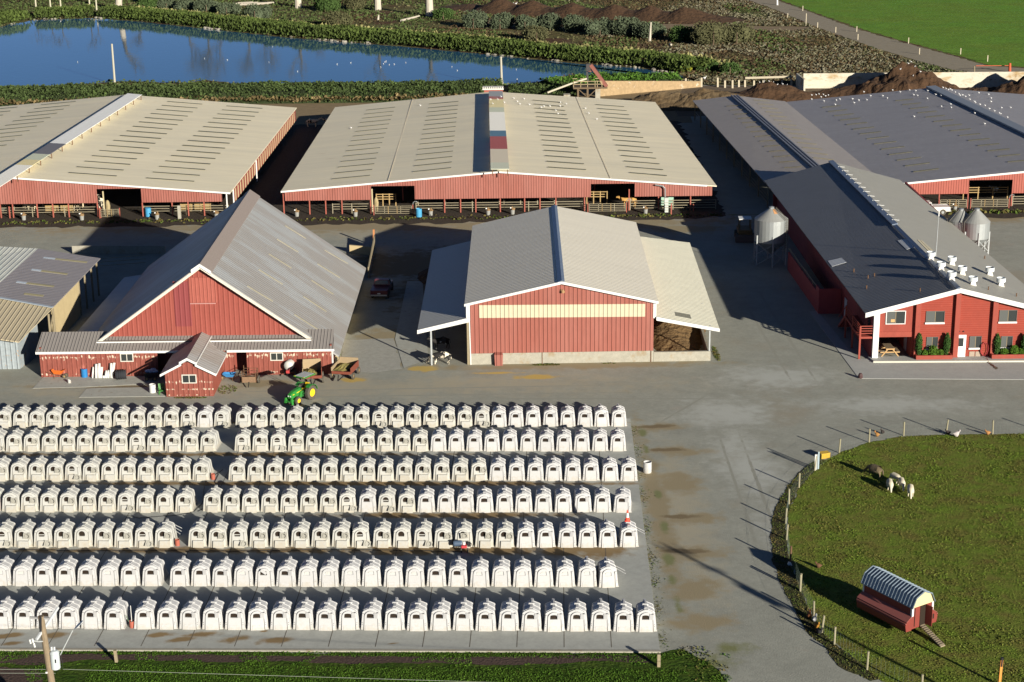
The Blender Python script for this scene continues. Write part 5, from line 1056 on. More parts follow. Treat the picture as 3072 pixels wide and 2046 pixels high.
# wrapped rolls leaning on the annex
for k,(xb,yb_,xt,yt) in enumerate([(1425,1025,1408,790),(1495,1045,1478,720),(1570,1035,1550,705),(1635,1000,1612,790),(1660,1060,1655,1010),(1730,1035,1720,880),(1795,1015,1775,870),(1870,1010,1830,700),(1950,910,1910,690),(1640,770,1625,690)]):
    if k == 9: continue
    a = at(*z4(xb,yb_)); a.y = min(a.y,139.95); tp = onY(*z4(xt,yt), 140.28); tp.x = a.x+(tp.x-a.x)*.9
    if k == 4: tp = a+Vector((0,.1,.22))
    o = MB().tube(a+Vector((0,0,.05)), tp, .115 if k not in (0,) else .07, n=12).build('wrapped_roll', mat('white_wrap',(.60,.60,.57),.45,var=.05,vscale=3), None, True)
    nm = ['thin white roll at the left end of the row leaning on the annex','second white roll from the left of those leaning on the annex','third white roll from the left leaning on the annex','shorter white roll, fourth from the left, against the annex','small white roll end lying at the foot of the leaning rolls','short stubby white roll near the middle of the leaning rolls','short white roll just right of the stubby one','tall white roll, second from the right of the leaning rolls','tall white roll at the right end, beside the black tubs'][k]
    solo(o, a); tag(o, nm, 'roll', 'white rolls leaning on the red annex')
# black tub stack lying down
p = at(*z4(2120,1020)); t = thing('tub_stack', 'stack of black rubber tubs lying on its side below the annex window', 'tub stack', (0,0,0))
for k in range(5):
    b = MB(); b.lathe((0,0,.34),[(.22+.015*k,.0+.14*k),(.34,.14+.14*k),(.35,.17+.14*k),(.32,.17+.14*k),(.2,.02+.14*k)],n=18,axis='X'); b.build('tub', mat('tub_charcoal',(.035,.037,.042),.55), t)
place(t, Vector((p.x-.5,139.6,0)), .25, 1.25)
p = at(*zc(320,790)); t = thing('feed_cart', 'dark cart of blue bags in the annex doorway shade', 'cart', (0,0,0)); b = MB(); b.loft([[(-.4,-.3,.2),(.4,-.3,.2),(.4,.3,.2),(-.4,.3,.2)],[(-.55,-.4,.6),(.55,-.4,.6),(.55,.4,.6),(-.55,.4,.6)]]); b.build('tray', BLACK, t)
for k,(x,y,z) in enumerate([(-.25,0,.66),(.1,.1,.72),(.3,-.1,.66),(0,-.15,.7)]): MB().blob((x,y,z),.24,.2,.12,k).build('bag', mat('bag_blue',(.20,.30,.48),.6), t)
spokewheel(t,(-.3,-.42,.16),.16,.08,'Y'); spokewheel(t,(.3,-.42,.16),.16,.08,'Y'); place(t,Vector((p.x,139.6,0)),0,1.15)
# green garden chair
p = at(*zc(490,1215)); t = thing('garden_chair', 'small green slatted chair beside the porch corner', 'chair', (0,0,0)); GC = mat('chair_green',(.05,.20,.04),.5)
MB().rbox((0,0,.32),.5,.45,.05).build('seat', GC, t); b = MB(); [b.rbox((-.18+.12*k,.26,.58),.09,.03,.5,0,R(-12)) for k in range(4)]; b.build('backrest', GC, t)
for x in (-.22,.22):
    for y in (-.2,.2): MB().beam((x*1.2,y*1.2,0),(x*.8,y*.7,.32),.07,.05).build('leg', GC, t)
    MB().rbox((x*1.2,0,.5),.09,.5,.03).build('armrest', GC, t)
place(t, p+Vector((.05,.3,0)), .35)
# rusty stock trailer frame
p = at(*zt_(1450,1250)); t = thing('stock_crate', 'rusty two-wheeled stock crate trailer at the barn doorway', 'trailer', (0,0,0)); W,Dp = 1.15,1.5
MB().box(-W/2,W/2,0,Dp,.3,.36).build('bed', mat('crate_bed',(.10,.07,.045),.9), t)
MB().box(-W/2,W/2,-.02,.0,.3,.80).build('front_panel', mat('rusty_panel',(.24,.15,.09),.85,var=.3,vscale=4), t)
b = MB()
for x in (-W/2,W/2):
    for y in (0,Dp): b.beam((x,y,.3),(x,y,1.35 if x<0 else 1.1),.05,.05)
    for z in (.6,.85,1.08): b.beam((x,0,z),(x,Dp,z),.035,.035)
for z in (.6,.85,1.08): b.beam((-W/2,Dp,z),(W/2,Dp,z),.035,.035)
b.beam((-W/2,0,.95),(W/2,0,.95),.04,.04); b.build('rails', RUST, t)
for s in (-W/2-.16,W/2+.16): spokewheel(t,(s,Dp*.5,.34),.34,.14)
MB().beam((0,0,.34),(0,-.75,.12),.06,.06).build('tongue', BLACK, t); place(t, p, .03)
# pickups
def pickup(loc, rz, M, label, bedM, dark=False):
    t = thing('pickup_truck', label, 'pickup truck', (0,0,0))
    b = MB(); b.loft([[(-2.3,-.82,.45),(-2.3,.82,.45),(-2.3,.84,.95),(-2.3,-.84,.95)],[(-.2,-.86,.42),(-.2,.86,.42),(-.2,.88,.98),(-.2,-.88,.98)]],cap=False); b.box(-2.3,-.2,-.84,-.78,.5,.98); b.box(-2.3,-.2,.78,.84,.5,.98); b.box(-2.33,-2.27,-.84,.84,.5,.96); b.build('bed_sides', M, t)
    MB().box(-2.25,-.2,-.78,.78,.5,.62).build('bed_floor', bedM, t)
    b = MB(); b.loft([[(-.2,-.86,.42),(-.2,.86,.42),(-.2,.88,1.0),(-.2,-.88,1.0)],[(1.2,-.86,.42),(1.2,.86,.42),(1.2,.86,.98),(1.2,-.86,.98)],[(2.25,-.80,.45),(2.25,.80,.45),(2.25,.78,.86),(2.25,-.78,.86)]]); b.build('body', M, t)
    b = MB(); b.loft([[(-.2,-.82,.99),(.95,-.82,.99),(.95,.82,.99),(-.2,.82,.99)],[(-.1,-.68,1.5),(.45,-.68,1.5),(.45,.68,1.5),(-.1,.68,1.5)]],cap=True); b.build('cab', M, t)
    for s in (-1,1): MB().hexa([(-.12,s*.80,1.03),(.82,s*.80,1.03),(.82,s*.825,1.03),(-.12,s*.825,1.03),(-.07,s*.70,1.42),(.45,s*.70,1.42),(.45,s*.725,1.42),(-.07,s*.725,1.42)]).build('side_window', GLASS, t)
    MB().hexa([(-.22,-.7,1.04),(-.20,-.7,1.04),(-.20,.7,1.04),(-.22,.7,1.04),(-.15,-.6,1.42),(-.13,-.6,1.42),(-.13,.6,1.42),(-.15,.6,1.42)]).build('rear_window', GLASS, t)
    MB().hexa([(.93,-.72,1.02),(.97,-.72,1.02),(.97,.72,1.02),(.93,.72,1.02),(.5,-.62,1.44),(.54,-.62,1.44),(.54,.62,1.44),(.5,.62,1.44)]).build('windscreen', GLASS, t)
    for x in (-1.45,1.45):
        for s in (-1,1): spokewheel(t,(x,s*.78,.36),.36,.22,'Y',GALV)
    MB().box(-2.42,-2.33,-.8,.8,.42,.56).build('bumper', GALV, t); MB().box(-2.36,-2.335,-.15,.15,.6,.72).build('number_plate', WHT, t)
    place(t, loc, rz)
p = at(*zb5(600,610)); pickup(Vector((p.x-1.3,p.y+.85,0)), R(180), mat('truck_white',(.60,.60,.57),.3), 'white pickup truck parked by the barn fence behind the parlour roof', mat('truck_bed_tan',(.25,.15,.08),.9))
p = at(*r11(265,690)); pickup(Vector((p.x+.1,p.y+2.3,0)), R(86), mat('truck_maroon',(.10,.025,.03),.35), 'dark maroon pickup truck in the shade beside the red barn', mat('truck_bed_rust',(.14,.06,.03),.9))
# loader in the shade
p = at(*(2180+2355*.0+480*.1189, 560+1400*.1189)); t = thing('skid_loader', 'old loader with white roof standing in the shaded lane by the tall silo', 'loader', (0,0,0)); LY = mat('loader_ochre',(.20,.13,.05),.7,var=.3,vscale=4)
b = MB(); b.box(-.75,.75,.6,3.0,.45,1.2); b.build('body', LY, t); b = MB()
for x in (-.6,.6):
    for y in (.9,2.1): b.beam((x,y,1.2),(x,y,2.35),.09,.09)
b.build('cab_frame', LY, t); MB().box(-.7,.7,.8,2.2,2.35,2.45).build('cab_roof', mat('loader_roof',(.55,.56,.56),.5), t)
b = MB(); b.hexa([(-1.15,-.5,.05),(1.15,-.5,.05),(1.15,.35,.05),(-1.15,.35,.05),(-1.15,-.15,.7),(1.15,-.15,.7),(1.15,.35,.75),(-1.15,.35,.75)]); b.build('bucket', mat('loader_bucket',(.12,.08,.06),.8), t)
for s in (-1,1): MB().beam((s*.55,.2,.45),(s*.62,2.2,1.5),.12,.16).build('lift_arm', LY, t)
for s in (-.85,.85):
    for y in (.9,2.5): spokewheel(t,(s,y,.42),.42,.3)
place(t, p, -.03)
# picnic table
p = at(*zp(600,1310)); t = thing('picnic_table', 'wooden picnic table under the red porch overhang', 'table', (0,0,0)); PT = mat('picnic_top',(.24,.18,.115),.8,var=.2,vscale=4); PW = mat('picnic_wood',(.46,.29,.13),.8,var=.2,vscale=4)
L = 1.5; b = MB(); [b.box(-.36+.148*k,-.36+.148*k+.135,0,L,.70,.74) for k in range(5)]; b.build('tabletop', PT, t); MB().box(-.38,.38,-.04,0,.62,.735).build('end_board', PW, t)
for s in (-1,1):
    b = MB(); b.box(s*.72-.13,s*.72+.13,0,L,.42,.46); b.build('bench', PT, t)
for y in (.05,L-.12):
    b = MB(); b.beam((-.85,y,.38),(.85,y,.38),.05,.10); b.build('cross_beam', PW, t)
    for s in (-1,1): MB().beam((s*.75,y-.03,0),(s*.22,y-.03,.66),.06,.10).build('leg', PW, t)
place(t, p+Vector((0,.1,.15)), .03)
# planters with conifers and shrubs
def leaves(b, c, sx, sy, sz, n, s, rnd, shape=None):
    for _ in range(n):
        while True:
            d = Vector((rnd.uniform(-1,1),rnd.uniform(-1,1),rnd.uniform(-1,1)))
            if .3 < d.length <= 1: break
        d = d.normalized()*(.62+.42*rnd.random()**.6)
        q = Vector((d.x*sx,d.y*sy,d.z*sz))
        if shape: q = shape(q)
        p_ = Vector(c)+q; u = Vector((rnd.uniform(-1,1),rnd.uniform(-1,1),rnd.uniform(-1,1))).normalized(); v = u.orthogonal().normalized(); ss = s*rnd.uniform(.6,1.3)
        b.poly(p_-u*ss-v*ss*.6, p_+u*ss-v*ss*.5, p_+u*ss*.8+v*ss*.6, p_-u*ss*.9+v*ss*.5)
CON = mat('conifer_green', (.035,.075,.018), .9, island=.35, spec=.1); SHR = mat('shrub_green', (.06,.12,.015), .9, island=.4, spec=.1); TRK = mat('bark_brown',(.10,.07,.045),.95)
def cone_tree(loc, h, r, label, seed):
    t = thing('conifer', label, 'conifer', (0,0,0), 'columnar conifers in the planters'); rnd = random.Random(seed)
    MB().tube((0,0,0),(0,0,h*.9),.05,.015).build('trunk', TRK, t); b = MB()
    leaves(b,(0,0,h*.5),r,r,h*.5,900,.055,rnd,lambda q: Vector((q.x*(1-.25*(q.z/(h*.5))**2 if q.z>0 else 1),q.y*(1-.25*(q.z/(h*.5))**2 if q.z>0 else 1),q.z)))
    b.blob((0,0,h*.5),r*.72,r*.72,h*.46,seed); b.build('crown', CON, t); place(t, loc)
def shrub(loc, r, h, label, seed, name='shrub'):
    t = thing(name, label, 'shrub', (0,0,0), 'shrubs in the planters'); rnd = random.Random(seed); MB().tube((0,0,-.1),(0,0,h*.6),.03).build('stem', TRK, t)
    b = MB(); leaves(b,(0,0,h*.5),r,r*.8,h*.55,420,.055,rnd); b.blob((0,0,h*.5),r*.7,r*.55,h*.42,seed); b.build('foliage', SHR, t); place(t, loc)
for i,(x0,x1) in enumerate(((1600,1850),(2120,2354+30))):
    a = onY(*r21(x0,1080),142.75).x; c = onY(*r21(x1,1080),142.75).x
    t = thing('planter', ['low red planter box left of the office door','low red planter box right of the office door'][i], 'planter', (a,142.5,0.15)); b = MB(); b.box(a,c,142.2,142.35,.15,.5); b.box(a,a+.12,142.35,142.9,.15,.5); b.box(c-.12,c,142.35,142.9,.15,.5); b.build('wall', ORP, t); MB().box(a+.12,c-.12,142.35,142.9,.16,.42).build('soil', DIRT, t)
for px,lab,sd in ((1626,'columnar conifer at the left end of the left planter',1),(1818,'columnar conifer at the right end of the left planter',2),(2164,'columnar conifer at the left end of the right planter',3),(2352,'columnar conifer cut by the right edge of the photo',4)):
    cone_tree((onY(*r21(px,1060),142.6).x,142.6,.42), 2.0 if sd<3 else 1.9, .30, lab, sd)
for px,r_,h_,lab,sd in ((1668,.28,.5,'small shrub beside the leftmost conifer',11),(1725,.42,.85,'rounded shrub under the lower left office window',12),(1775,.3,.5,'low shrub between the rounded shrub and second conifer',13),(2215,.35,.55,'low shrub beside the conifer of the right planter',14),(2282,.4,.8,'rounded shrub under the lower right office window',15),(2335,.3,.55,'low shrub near the right photo edge',16)):
    shrub((onY(*r21(px,1070),142.55).x,142.55,.40), r_, h_, lab, sd)
# hose coil on wall
x = onY(*r21(2080,1030),142.9).x; t = thing('garden_hose', 'red garden hose coiled on the office wall beside the vents', 'hose', (x,142.8,.2)); b = MB()
for k in range(3): b.path([(x+(.26+.03*k)*math.cos(a_),142.85-.03*k,.85+(.55+.03*k)*math.sin(a_)) for a_ in [2*math.pi*i/18 for i in range(19)]],.022)
b.build('coil', mat('hose_red',(.28,.04,.04),.5), t); b = MB(); b.path([(x,142.8,.3),(x+.1,142.0,.17),(x+.05,141.2,.05),(x+.3,140.4,.05)],.02); b.build('hose_end', MATS['hose_red'], t)
sheet('wet_patch', [(x-.05,141.7),(x+.25,141.6),(x+.5,140.0),(x+.2,139.6),(x-.05,140.6)], .036, mat('wet_concrete',(.11,.09,.07),.35), jit=.1, step=.15)
# equipment under balcony, marker on apron corner
p = at(*r21(1275,1005)); t = thing('covered_bicycle', 'dark bundle with yellow top under the balcony', 'bundle', (0,0,0)); MB().blob((0,0,.4),.45,.35,.4,3).build('cover', BLACK, t); MB().rbox((-.05,-.1,.72),.3,.1,.06,.5).build('yellow_part', YEL, t); place(t,p)
p = at(*r21(1225,1228)); t = thing('corner_bollard', 'small dark lump of a bollard at the apron corner', 'bollard', (0,0,0)); MB().lathe((0,0,0),[(.2,0),(.2,.25),(.12,.42),(.05,.45)],n=10).build('body', mat('bollard_dark',(.06,.03,.03),.6), t); place(t,p)
# traffic cone on end hutch
p = hutchpos[(4,'right',0)]; t = thing('traffic_cone', 'orange and white traffic cone on the end hutch roof', 'traffic cone', (0,0,0)); CO = mat('cone_orange',(.85,.07,.035),.5)
MB().box(-.17,.17,-.17,.17,0,.04).build('base', CO, t); b = MB(); b.lathe((0,0,.04),[(.15,0),(.115,.22)],n=14,cap=False); b.lathe((0,0,.04),[(.065,.52),(.03,.72)],n=14); b.build('cone', CO, t); MB().lathe((0,0,.04),[(.1155,.22),(.065,.52)],n=14,cap=False).build('white_band', WHT, t)
place(t,(p.x-.05,p.y+1.15,1.42))
# red clay buckets in the gaps
BR_ = mat('brick_red_plastic',(.32,.09,.06),.7)
for q,lab in ((r4(1330,1025),'brick red bucket in the gap of the nearest hutch row'),((430+1140*.0893,1530+1215*.0893),'brick red bucket in the gap of the third nearest row'),((0+2140*.2985,1182+862*.2985),'brick red bucket in the gap of the third farthest row')):
    t = barrel(at(*q,.07)+Vector((0,.12,0)), BR_, .15, .42, lab, 'bucket', 'bucket', group='red buckets between the hutch groups')
p = at(*r4(1330,1025),.07); t = thing('hay_fork', 'pale fork handle standing in the nearest red bucket', 'tool', (p.x,p.y,.07)); MB().path([p+Vector((0,.12,.1)),p+Vector((-.03,.25,1.35))],.02).build('handle', WHT, t); MB().path([p+Vector((-.1,.1,.2)),p+Vector((-.35,.2,.75))],.02).build('tool', mat('tool_green',(.1,.16,.1),.6), t)
# milk cart on row 5
p = at(1300+1050*.0893,1530+1395*.0893,.07); t = thing('milk_cart', 'small red and blue milk cart before the masked hutch in the third nearest row', 'cart', (0,0,0))
MB().box(-.2,.15,-.1,.3,.28,.42).build('frame', mat('cart_red',(.45,.04,.05),.5), t); b = MB(); b.lathe((-.42,.25,.5),[(.17,-.28),(.19,-.2),(.19,.2),(.17,.28)],n=14,axis='X'); b.build('drum', mat('drum_blue_grey',(.06,.09,.14),.45), t); MB().lathe((-.02,.2,.42),[(.1,0),(.1,.2)],n=10).build('can', WHT, t)
for s in (-.22,.2): spokewheel(t,(s,-.12,.14),.14,.08,'X'); 
b = MB(); b.path([(.2,.1,.4),(.45,.0,.55),(.55,-.3,.3)],.02); b.box(.2,.42,.05,.3,.3,.55); b.build('engine', BLACK, t); place(t,p,.1)
# white rods sticking out of hutches
for (ri,sd,k),lab in (((4,'left',0),'three thin white rods leaning from the end hutch left of the gap'),((4,'right',0),'two white rods on the end hutch below the traffic cone'),((5,'right',0),'white rods on the end hutch of the second nearest row')):
    p = hutchpos[(ri,sd,k)]; n = 3 if sd == 'left' else 2; t = thing('fence_rods', lab, 'rods', (p.x+.5,p.y+1,.7))
    for i in range(n): MB().beam((p.x+.48,p.y+.9+.35*i,.95),(p.x+1.05,p.y+.35+.45*i,.82),.03,.03).build('rod', WHT, t)
# hoses on the pad
def hose(pts, label, r=.02):
    P_ = [at(*q,.075+r) for q in pts]; b = MB(); b.path([p+Vector((0,0,.0)) for p in P_], r, 5); o = b.build('hose', BLACK, None); solo(o, P_[0]); tag(o, label, 'hose')
def r1h(x,y): return (x*.2985,1182+y*.2985)
hose([r1h(q[0],q[1]) for q in [(1990,1180),(2060,1140),(2200,980),(2330,820),(2190,780)]][:3]+[r1h(2160,880),r1h(2200,800)], 'black hose lying in the lane between two hutch groups')
hose([r4(0,225)]+[r4(600,235),r4(1200,240),r4(1800,235),r5(0,245),r5(900,230),r5(1600,235),r5(2300,250)], 'long black hose along the alley before the third nearest row')
hose([r1h(1250,1215),r1h(1400,1245),r1h(1800,1215),r1h(1950,1180),r1h(2030,1100),r1h(2060,880),r1h(2240,760)], 'black hose crossing the alley behind the third nearest row')
# foreground posts
def post(loc, h, w, label, lean=(0,0), M=WOODG):
    o = MB().beam((0,0,-.1),(lean[0],lean[1],h),w,w).build('wooden_post', M, None); o.location = loc; tag(o, label, 'post', None); return o
post(at(*r4(1178,1365)),.75,.16,'short wooden post in the grass below the pad',(-.05,0)); post(at(*r6(1938,1412)),.78,.18,'short wooden post at the right front corner of the pad')
post(at(*r8(2105,1600)),1.55,.13,'orange post with dark top in the lawn at bottom right',(.03,0),mat('orange_post',(.60,.24,.05),.6))
p = at(*r8(2105,1600)); t = MB().tube((p.x+.022,p.y,1.15),(p.x+.034,p.y,1.68),.085,n=8).build('post_cap', BLACK); t.name = 'dark_sleeve'; solo(t,(p.x,p.y,1.15)); tag(t,'dark sleeve on top of the orange post','sleeve')
# utility pole with transformer and lamp
def utility():
    base = at(*r4(640,2400)); Yp = base.y
    # pole seen leaning because it stands near the camera; its foot is below the frame
    foot = Vector((-26.0,79.0,0)); 
    A = onY(*r4(520,1560), 79.0); B = onY(*r4(415,920), 79.0)
    d = (B-A); foot = A - d*(A.z/d.z) 
    t = thing('utility_pole', 'wooden utility pole with transformer and street lamp at bottom left', 'utility pole', (foot.x,foot.y,0))
    WP = mat('pole_wood',(.26,.20,.13),.9,var=.3,vscale=5,stretch=(1,1,.2))
    MB().tube(foot, B+(B-A).normalized()*.1, .20,.15,n=12).build('pole', WP, t)
    Q = lambda x,y,dy=0: onY(*r4(x,y), 79.0+dy)
    def zu(x,y,dy=0): return onY(60+x*200/1452,1830+y*216/1568,79.0+dy)
    MB().beam(zu(450,150,-.1),zu(455,470,-.1),.12,.10).build('bracket', BLACK, t)
    MB().beam(zu(210,165,.0),zu(640,180,.0),.10,.10).build('top_crossarm', mat('arm_grey',(.22,.22,.22),.8), t)
    MB().beam(zu(355,650,-.5),zu(830,-60,1.2),.10,.12).build('long_crossarm', mat('arm_pale',(.45,.47,.48),.7), t)
    b = MB(); b.path([zu(510,680,-.1),zu(400,690,-.3),zu(250,660,-.5)],.035); b.build('support_arm', GALV2, t)
    for q in ((265,620),(210,640),(300,720)): MB().tube(zu(q[0],q[1],-.5),zu(q[0]+25,q[1]+90,-.5),.045,n=8).build('insulator', WHT, t)
    c = zu(765,1100,.0); b = MB(); b.lathe((c.x,c.y,c.z),[(.20,-.46),(.235,-.42),(.235,.40),(.25,.42),(.25,.46),(.16,.56),(.05,.58)],n=20); b.build('transformer', mat('transformer_grey',(.42,.46,.47),.4), t)
    for q in ((690,850),(750,850)): MB().tube(zu(q[0],q[1]+60,.05),zu(q[0]-5,q[1]-50,.05),.05,n=8).build('bushing', mat('bushing_white',(.5,.52,.52),.3), t)
    MB().box(c.x+.06,c.x+.12,c.y-.25,c.y-.23,c.z-.02,c.z+.18).build('number_plate', BLACK, t)
    b = MB(); b.path([zu(880,980,.1),zu(900,930,.1),zu(1150,440,.6)],.028); b.build('lamp_arm', GALV2, t)
    l0,l1 = zu(1180,420,.6),zu(1340,260,.9); dd = l1-l0; b = MB(); rings = []
    for f,rr in ((0,.035),(.25,.11),(.6,.18),(.9,.15),(1.0,.05)):
        p_ = l0+dd*f; rings.append([p_+Vector((rr*math.cos(a_)*.8,rr*math.sin(a_),rr*.55*math.sin(a_*1.0+1.2))) for a_ in [2*math.pi*k/12 for k in range(12)]])
    b.loft(rings); b.build('lamp_head', mat('lamp_grey_white',(.50,.53,.54),.4), t, True)
    b = MB(); b.path([zu(740,1260),zu(700,1350),zu(640,1460),zu(650,1560)],.02); b.path([zu(880,1000),zu(930,1130),zu(915,1270)],.012); b.build('cable', BLACK, t)
    MB().tube(zu(560,1365,-.2),zu(600,1365,-.2),.05,n=8).build('insulator', WHT, t)
    W_ = mat('wire_grey',(.25,.27,.22),.5)
    for k,(a0,a1) in enumerate([((-200,1440),(610,1440)),((635,1438),(8200,1670)),((0,700*.0+1478),(560,1480))]):
        b = MB(); A_ = onY(*r4(*a0),79.0); B_ = onY(*r4(*a1),79.0 if k != 1 else 79.0); b.path([A_,B_],.010,5); o = b.build('wire', W_, None); solo(o,A_); tag(o, ['grey wire running left from the utility pole','long grey wire running right from the transformer','faint lower wire left of the utility pole'][k],'wire')
utility()
def lane_pole():
    tip = at(1990,1632); h = 11.5; d = Vector((math.cos(SAZ),math.sin(SAZ),0))*h/math.tan(SEL); f = tip+d; t = thing('utility_pole','wooden utility pole beyond the lower right edge whose shadow crosses the drive','utility pole',(f.x,f.y,0))
    MB().tube(f,f+Vector((0,0,h)),.16,.12,n=10).build('pole',MATS['pole_wood'],t); MB().beam(f+Vector((-.9,.3,h-.35)),f+Vector((.9,-.3,h-.35)),.1,.12).build('crossarm',MATS['arm_grey'],t); MB().beam(f+Vector((-.7,.3,h-1.2)),f+Vector((.7,-.3,h-1.2)),.1,.12).build('crossarm',MATS['arm_grey'],t); MB().lathe(f+Vector((-.34,.05,h-2.9)),[(.2,0),(.24,.05),(.24,.9),(.15,1.0)],n=12).build('transformer',MATS['transformer_grey'],t)
    for k in (-.8,0,.8): MB().tube(f+Vector((k,-k*.33,h-.3)),f+Vector((k,-k*.33,h+.05)),.05,n=6).build('insulator',WHT,t)
lane_pole()
# ================================================================ paddock: fence, gate box, coop
def paddock_fence():
    posts = [r7(2124,292),r7(1787,288),r7(1478,302),r7(1227,352),r7(1010,428),r7(832,556),r7(718,680),r7(645,800),r7(622,940),r7(628,1060),r7(655,1240),r7(728,1425),r8(60+36,655),r8(232,925),r8(312,1070),r8(440,1190),r8(770,1445),r8(1322,1680)]
    P_ = [at(*q) for q in posts]; P_.insert(0, P_[0]+Vector((4.2,-.1,0)))
    t = thing('wire_fence', 'curved wire fence on wooden posts around the paddock lawn', 'fence', P_[3])
    PW_ = mat('fence_post_wood',(.30,.275,.18),.9,var=.2,vscale=4)
    for i,p in enumerate(P_):
        h = 1.12 if i != 11 else 1.3; rnd = random.Random(i); MB().tube(p,(p.x+rnd.uniform(-.04,.1),p.y+rnd.uniform(-.05,.05),h),.065,n=8).build('post', PW_ if i != 11 else RUST, t)
    MW = mat('wire_mesh',(.14,.18,.16),.6)
    for a,c in zip(P_,P_[1:]):
        b = MB(); n = max(4,int((c-a).length/.28))
        for z in (.1,.5,.98): b.beam(a+Vector((0,0,z)),c+Vector((0,0,z)),.004,.004)
        for k in range(1,n): q = a.lerp(c,k/n); b.beam(q+Vector((0,0,.05)),q+Vector((0,0,1.0)),.004,.004)
        b.build('mesh_panel', MW, t)
    t2 = thing('paddock_gate', 'pale boards of a narrow gate in the curved fence', 'gate', at(*r7(835,556)))
    for q,h,M in ((r7(835,556),1.25,WHT),(r7(845,550),1.2,GALV2),(r7(858,545),1.35,mat('gate_blue_grey',(.3,.38,.42),.6))):
        p = at(*q); MB().beam(p,(p.x,p.y,h),.10,.05).build('board', M, t2)
paddock_fence()
p = at(*r7(900,470)); t = thing('salt_box', 'yellow box lying by the paddock gate', 'box', (p.x,p.y,0)); MB().rbox((p.x+.05,p.y+.25,.2),.72,.5,.38,.35).build('body', mat('box_ochre',(.45,.28,.02),.6,var=.1,vscale=5), t); MB().rbox((p.x+.05,p.y+.25,.4),.76,.54,.03,.35).build('lid', mat('box_yellow',(.60,.38,.04),.6), t)
p = at(*r7(636,1245)); o = MB().hexa([(0,0,0),(.3,-.1,0),(.3,.25,.0),(0,.2,0),(.05,.05,.25),(.2,.0,.22),(.2,.15,.2),(.05,.15,.2)]).build('feed_bag', WHT, None); o.location = p; tag(o,'crumpled white bag at the foot of the paddock fence','bag')
def coop():
    A = at(*zk(1705,1500),.35); B = at(*zk(790,1090),.35); C_ = at(*zk(2165,1290),.35)   # front-left bottom, back-left, front-right
    ax = Vector((A.x-B.x,A.y-B.y,0)); L = ax.length*1.05; th = math.atan2(ax.y,ax.x)-R(5)
    W = 2.25
    t = thing('chicken_coop', 'red chicken coop on wheels with barn-shaped metal roof', 'chicken coop', (0,0,0))
    # local frame: +X towards the door end, Y to the left; origin at the back centre, z from the ground
    CR = mat('coop_red',(.20,.038,.028),.6,var=.12,vscale=3,rib=None); CD = mat('coop_pink_shelf',(.30,.10,.085),.6,var=.1,vscale=3)
    z0,z1 = .42,1.75; hw = .80
    MB().box(0,L,-hw,hw,z0,z1).build('body', CR, t)
    prof = [(-hw-.42,.35),(-hw-.5,.75),(-hw-.38,.98),(-hw,1.25),(-hw,.35)]
    for s in (-1,1):
        b = MB(); pr = [(s*-y_,z_) for y_,z_ in prof] if s == 1 else prof
        pr = [(y_*(1 if s == -1 else 1),z_) for y_,z_ in pr]
        b.loft([[(0,y_,z_) for y_,z_ in pr],[(L,y_,z_) for y_,z_ in pr]]); b.build('nest_box', CR, t)
        b = MB(); y_ = s*(hw+.2)
        q = [(-.03,s*(hw+.44),.985),(L+.03,s*(hw+.44),.985),(L+.03,s*(hw+.01),1.29),(-.03,s*(hw+.01),1.29)]; b.hexa([(x,y,z-.03) for x,y,z in q]+q); b.build('nest_lid', CD, t)
        b = MB(); b.box(-.01,L+.01,s*(hw+.47)-.03,s*(hw+.47)+.03,.84,.90); b.build('ledge', CD, t)
    g1,g2,g3 = (0,2.66),(.62,2.38),(.90,1.80)
    RM = mat('coop_roof_metal',(.17,.22,.27),.45,metal=.35)  # shade and sky blue of the unlit facets mixed into the base colour
    RIB = mat('coop_roof_rib',(.20,.25,.30),.5,metal=.0)
    for s in (-1,1):
        for (ya,za),(yb_,zb_) in ((g1,g2),(g2,g3)):
            b = MB(); q = [(-.12,s*ya,za),(L+.14,s*ya,za),(L+.14,s*yb_,zb_),(-.12,s*yb_,zb_)]; b.hexa([(x,y,z-.03) for x,y,z in q]+q); b.build('roof_panel', RM, t)
            b = MB(); n = 17
            for k in range(n+1):
                x = -.1+(L+.2)*k/n; b.beam((x,s*ya,za+.02),(x,s*yb_,zb_+.02),.05,.03)
            b.build('roof_rib', RIB, t)
    b = MB(); b.poly((L+.02,-.86,1.76),(L+.02,.86,1.76),(L+.02,.6,2.33),(L+.02,0,2.6),(L+.02,-.6,2.33)); b.poly((-.02,.86,1.76),(-.02,-.86,1.76),(-.02,-.6,2.33),(-.02,0,2.6),(-.02,.6,2.33)); b.build('gable', mat('coop_cream',(.50,.44,.24),.7), t)
    for y_ in (-hw,hw): MB().box(L,L+.05,y_-.07,y_+.07,1.25,1.78).build('corner_trim', WHT, t)
    MB().box(0,.1,-hw-.03,-hw,1.25,1.78).build('corner_trim', WHT, t); MB().box(L-.12,L,-hw-.03,-hw,1.1,1.78).build('corner_trim', WHT, t)
    MB().box(L,L+.02,.0-.18,.24,.5,1.75).build('doorway', HD, t)
    d = MB(); d.hexa([(L+.02,.26,.5),(L+.5,.30,.5),(L+.5,.34,.5),(L+.02,.30,.5),(L+.02,.26,1.75),(L+.5,.30,1.75),(L+.5,.34,1.75),(L+.02,.30,1.75)]); d.build('door', CR, t)
    MB().box(L+.015,L+.03,.62,.98,.65,.95).build('hatch', HD, t)
    MB().box(L+.01,L+.03,-.62,-.58,.55,1.7).build('board_gap', HD, t)
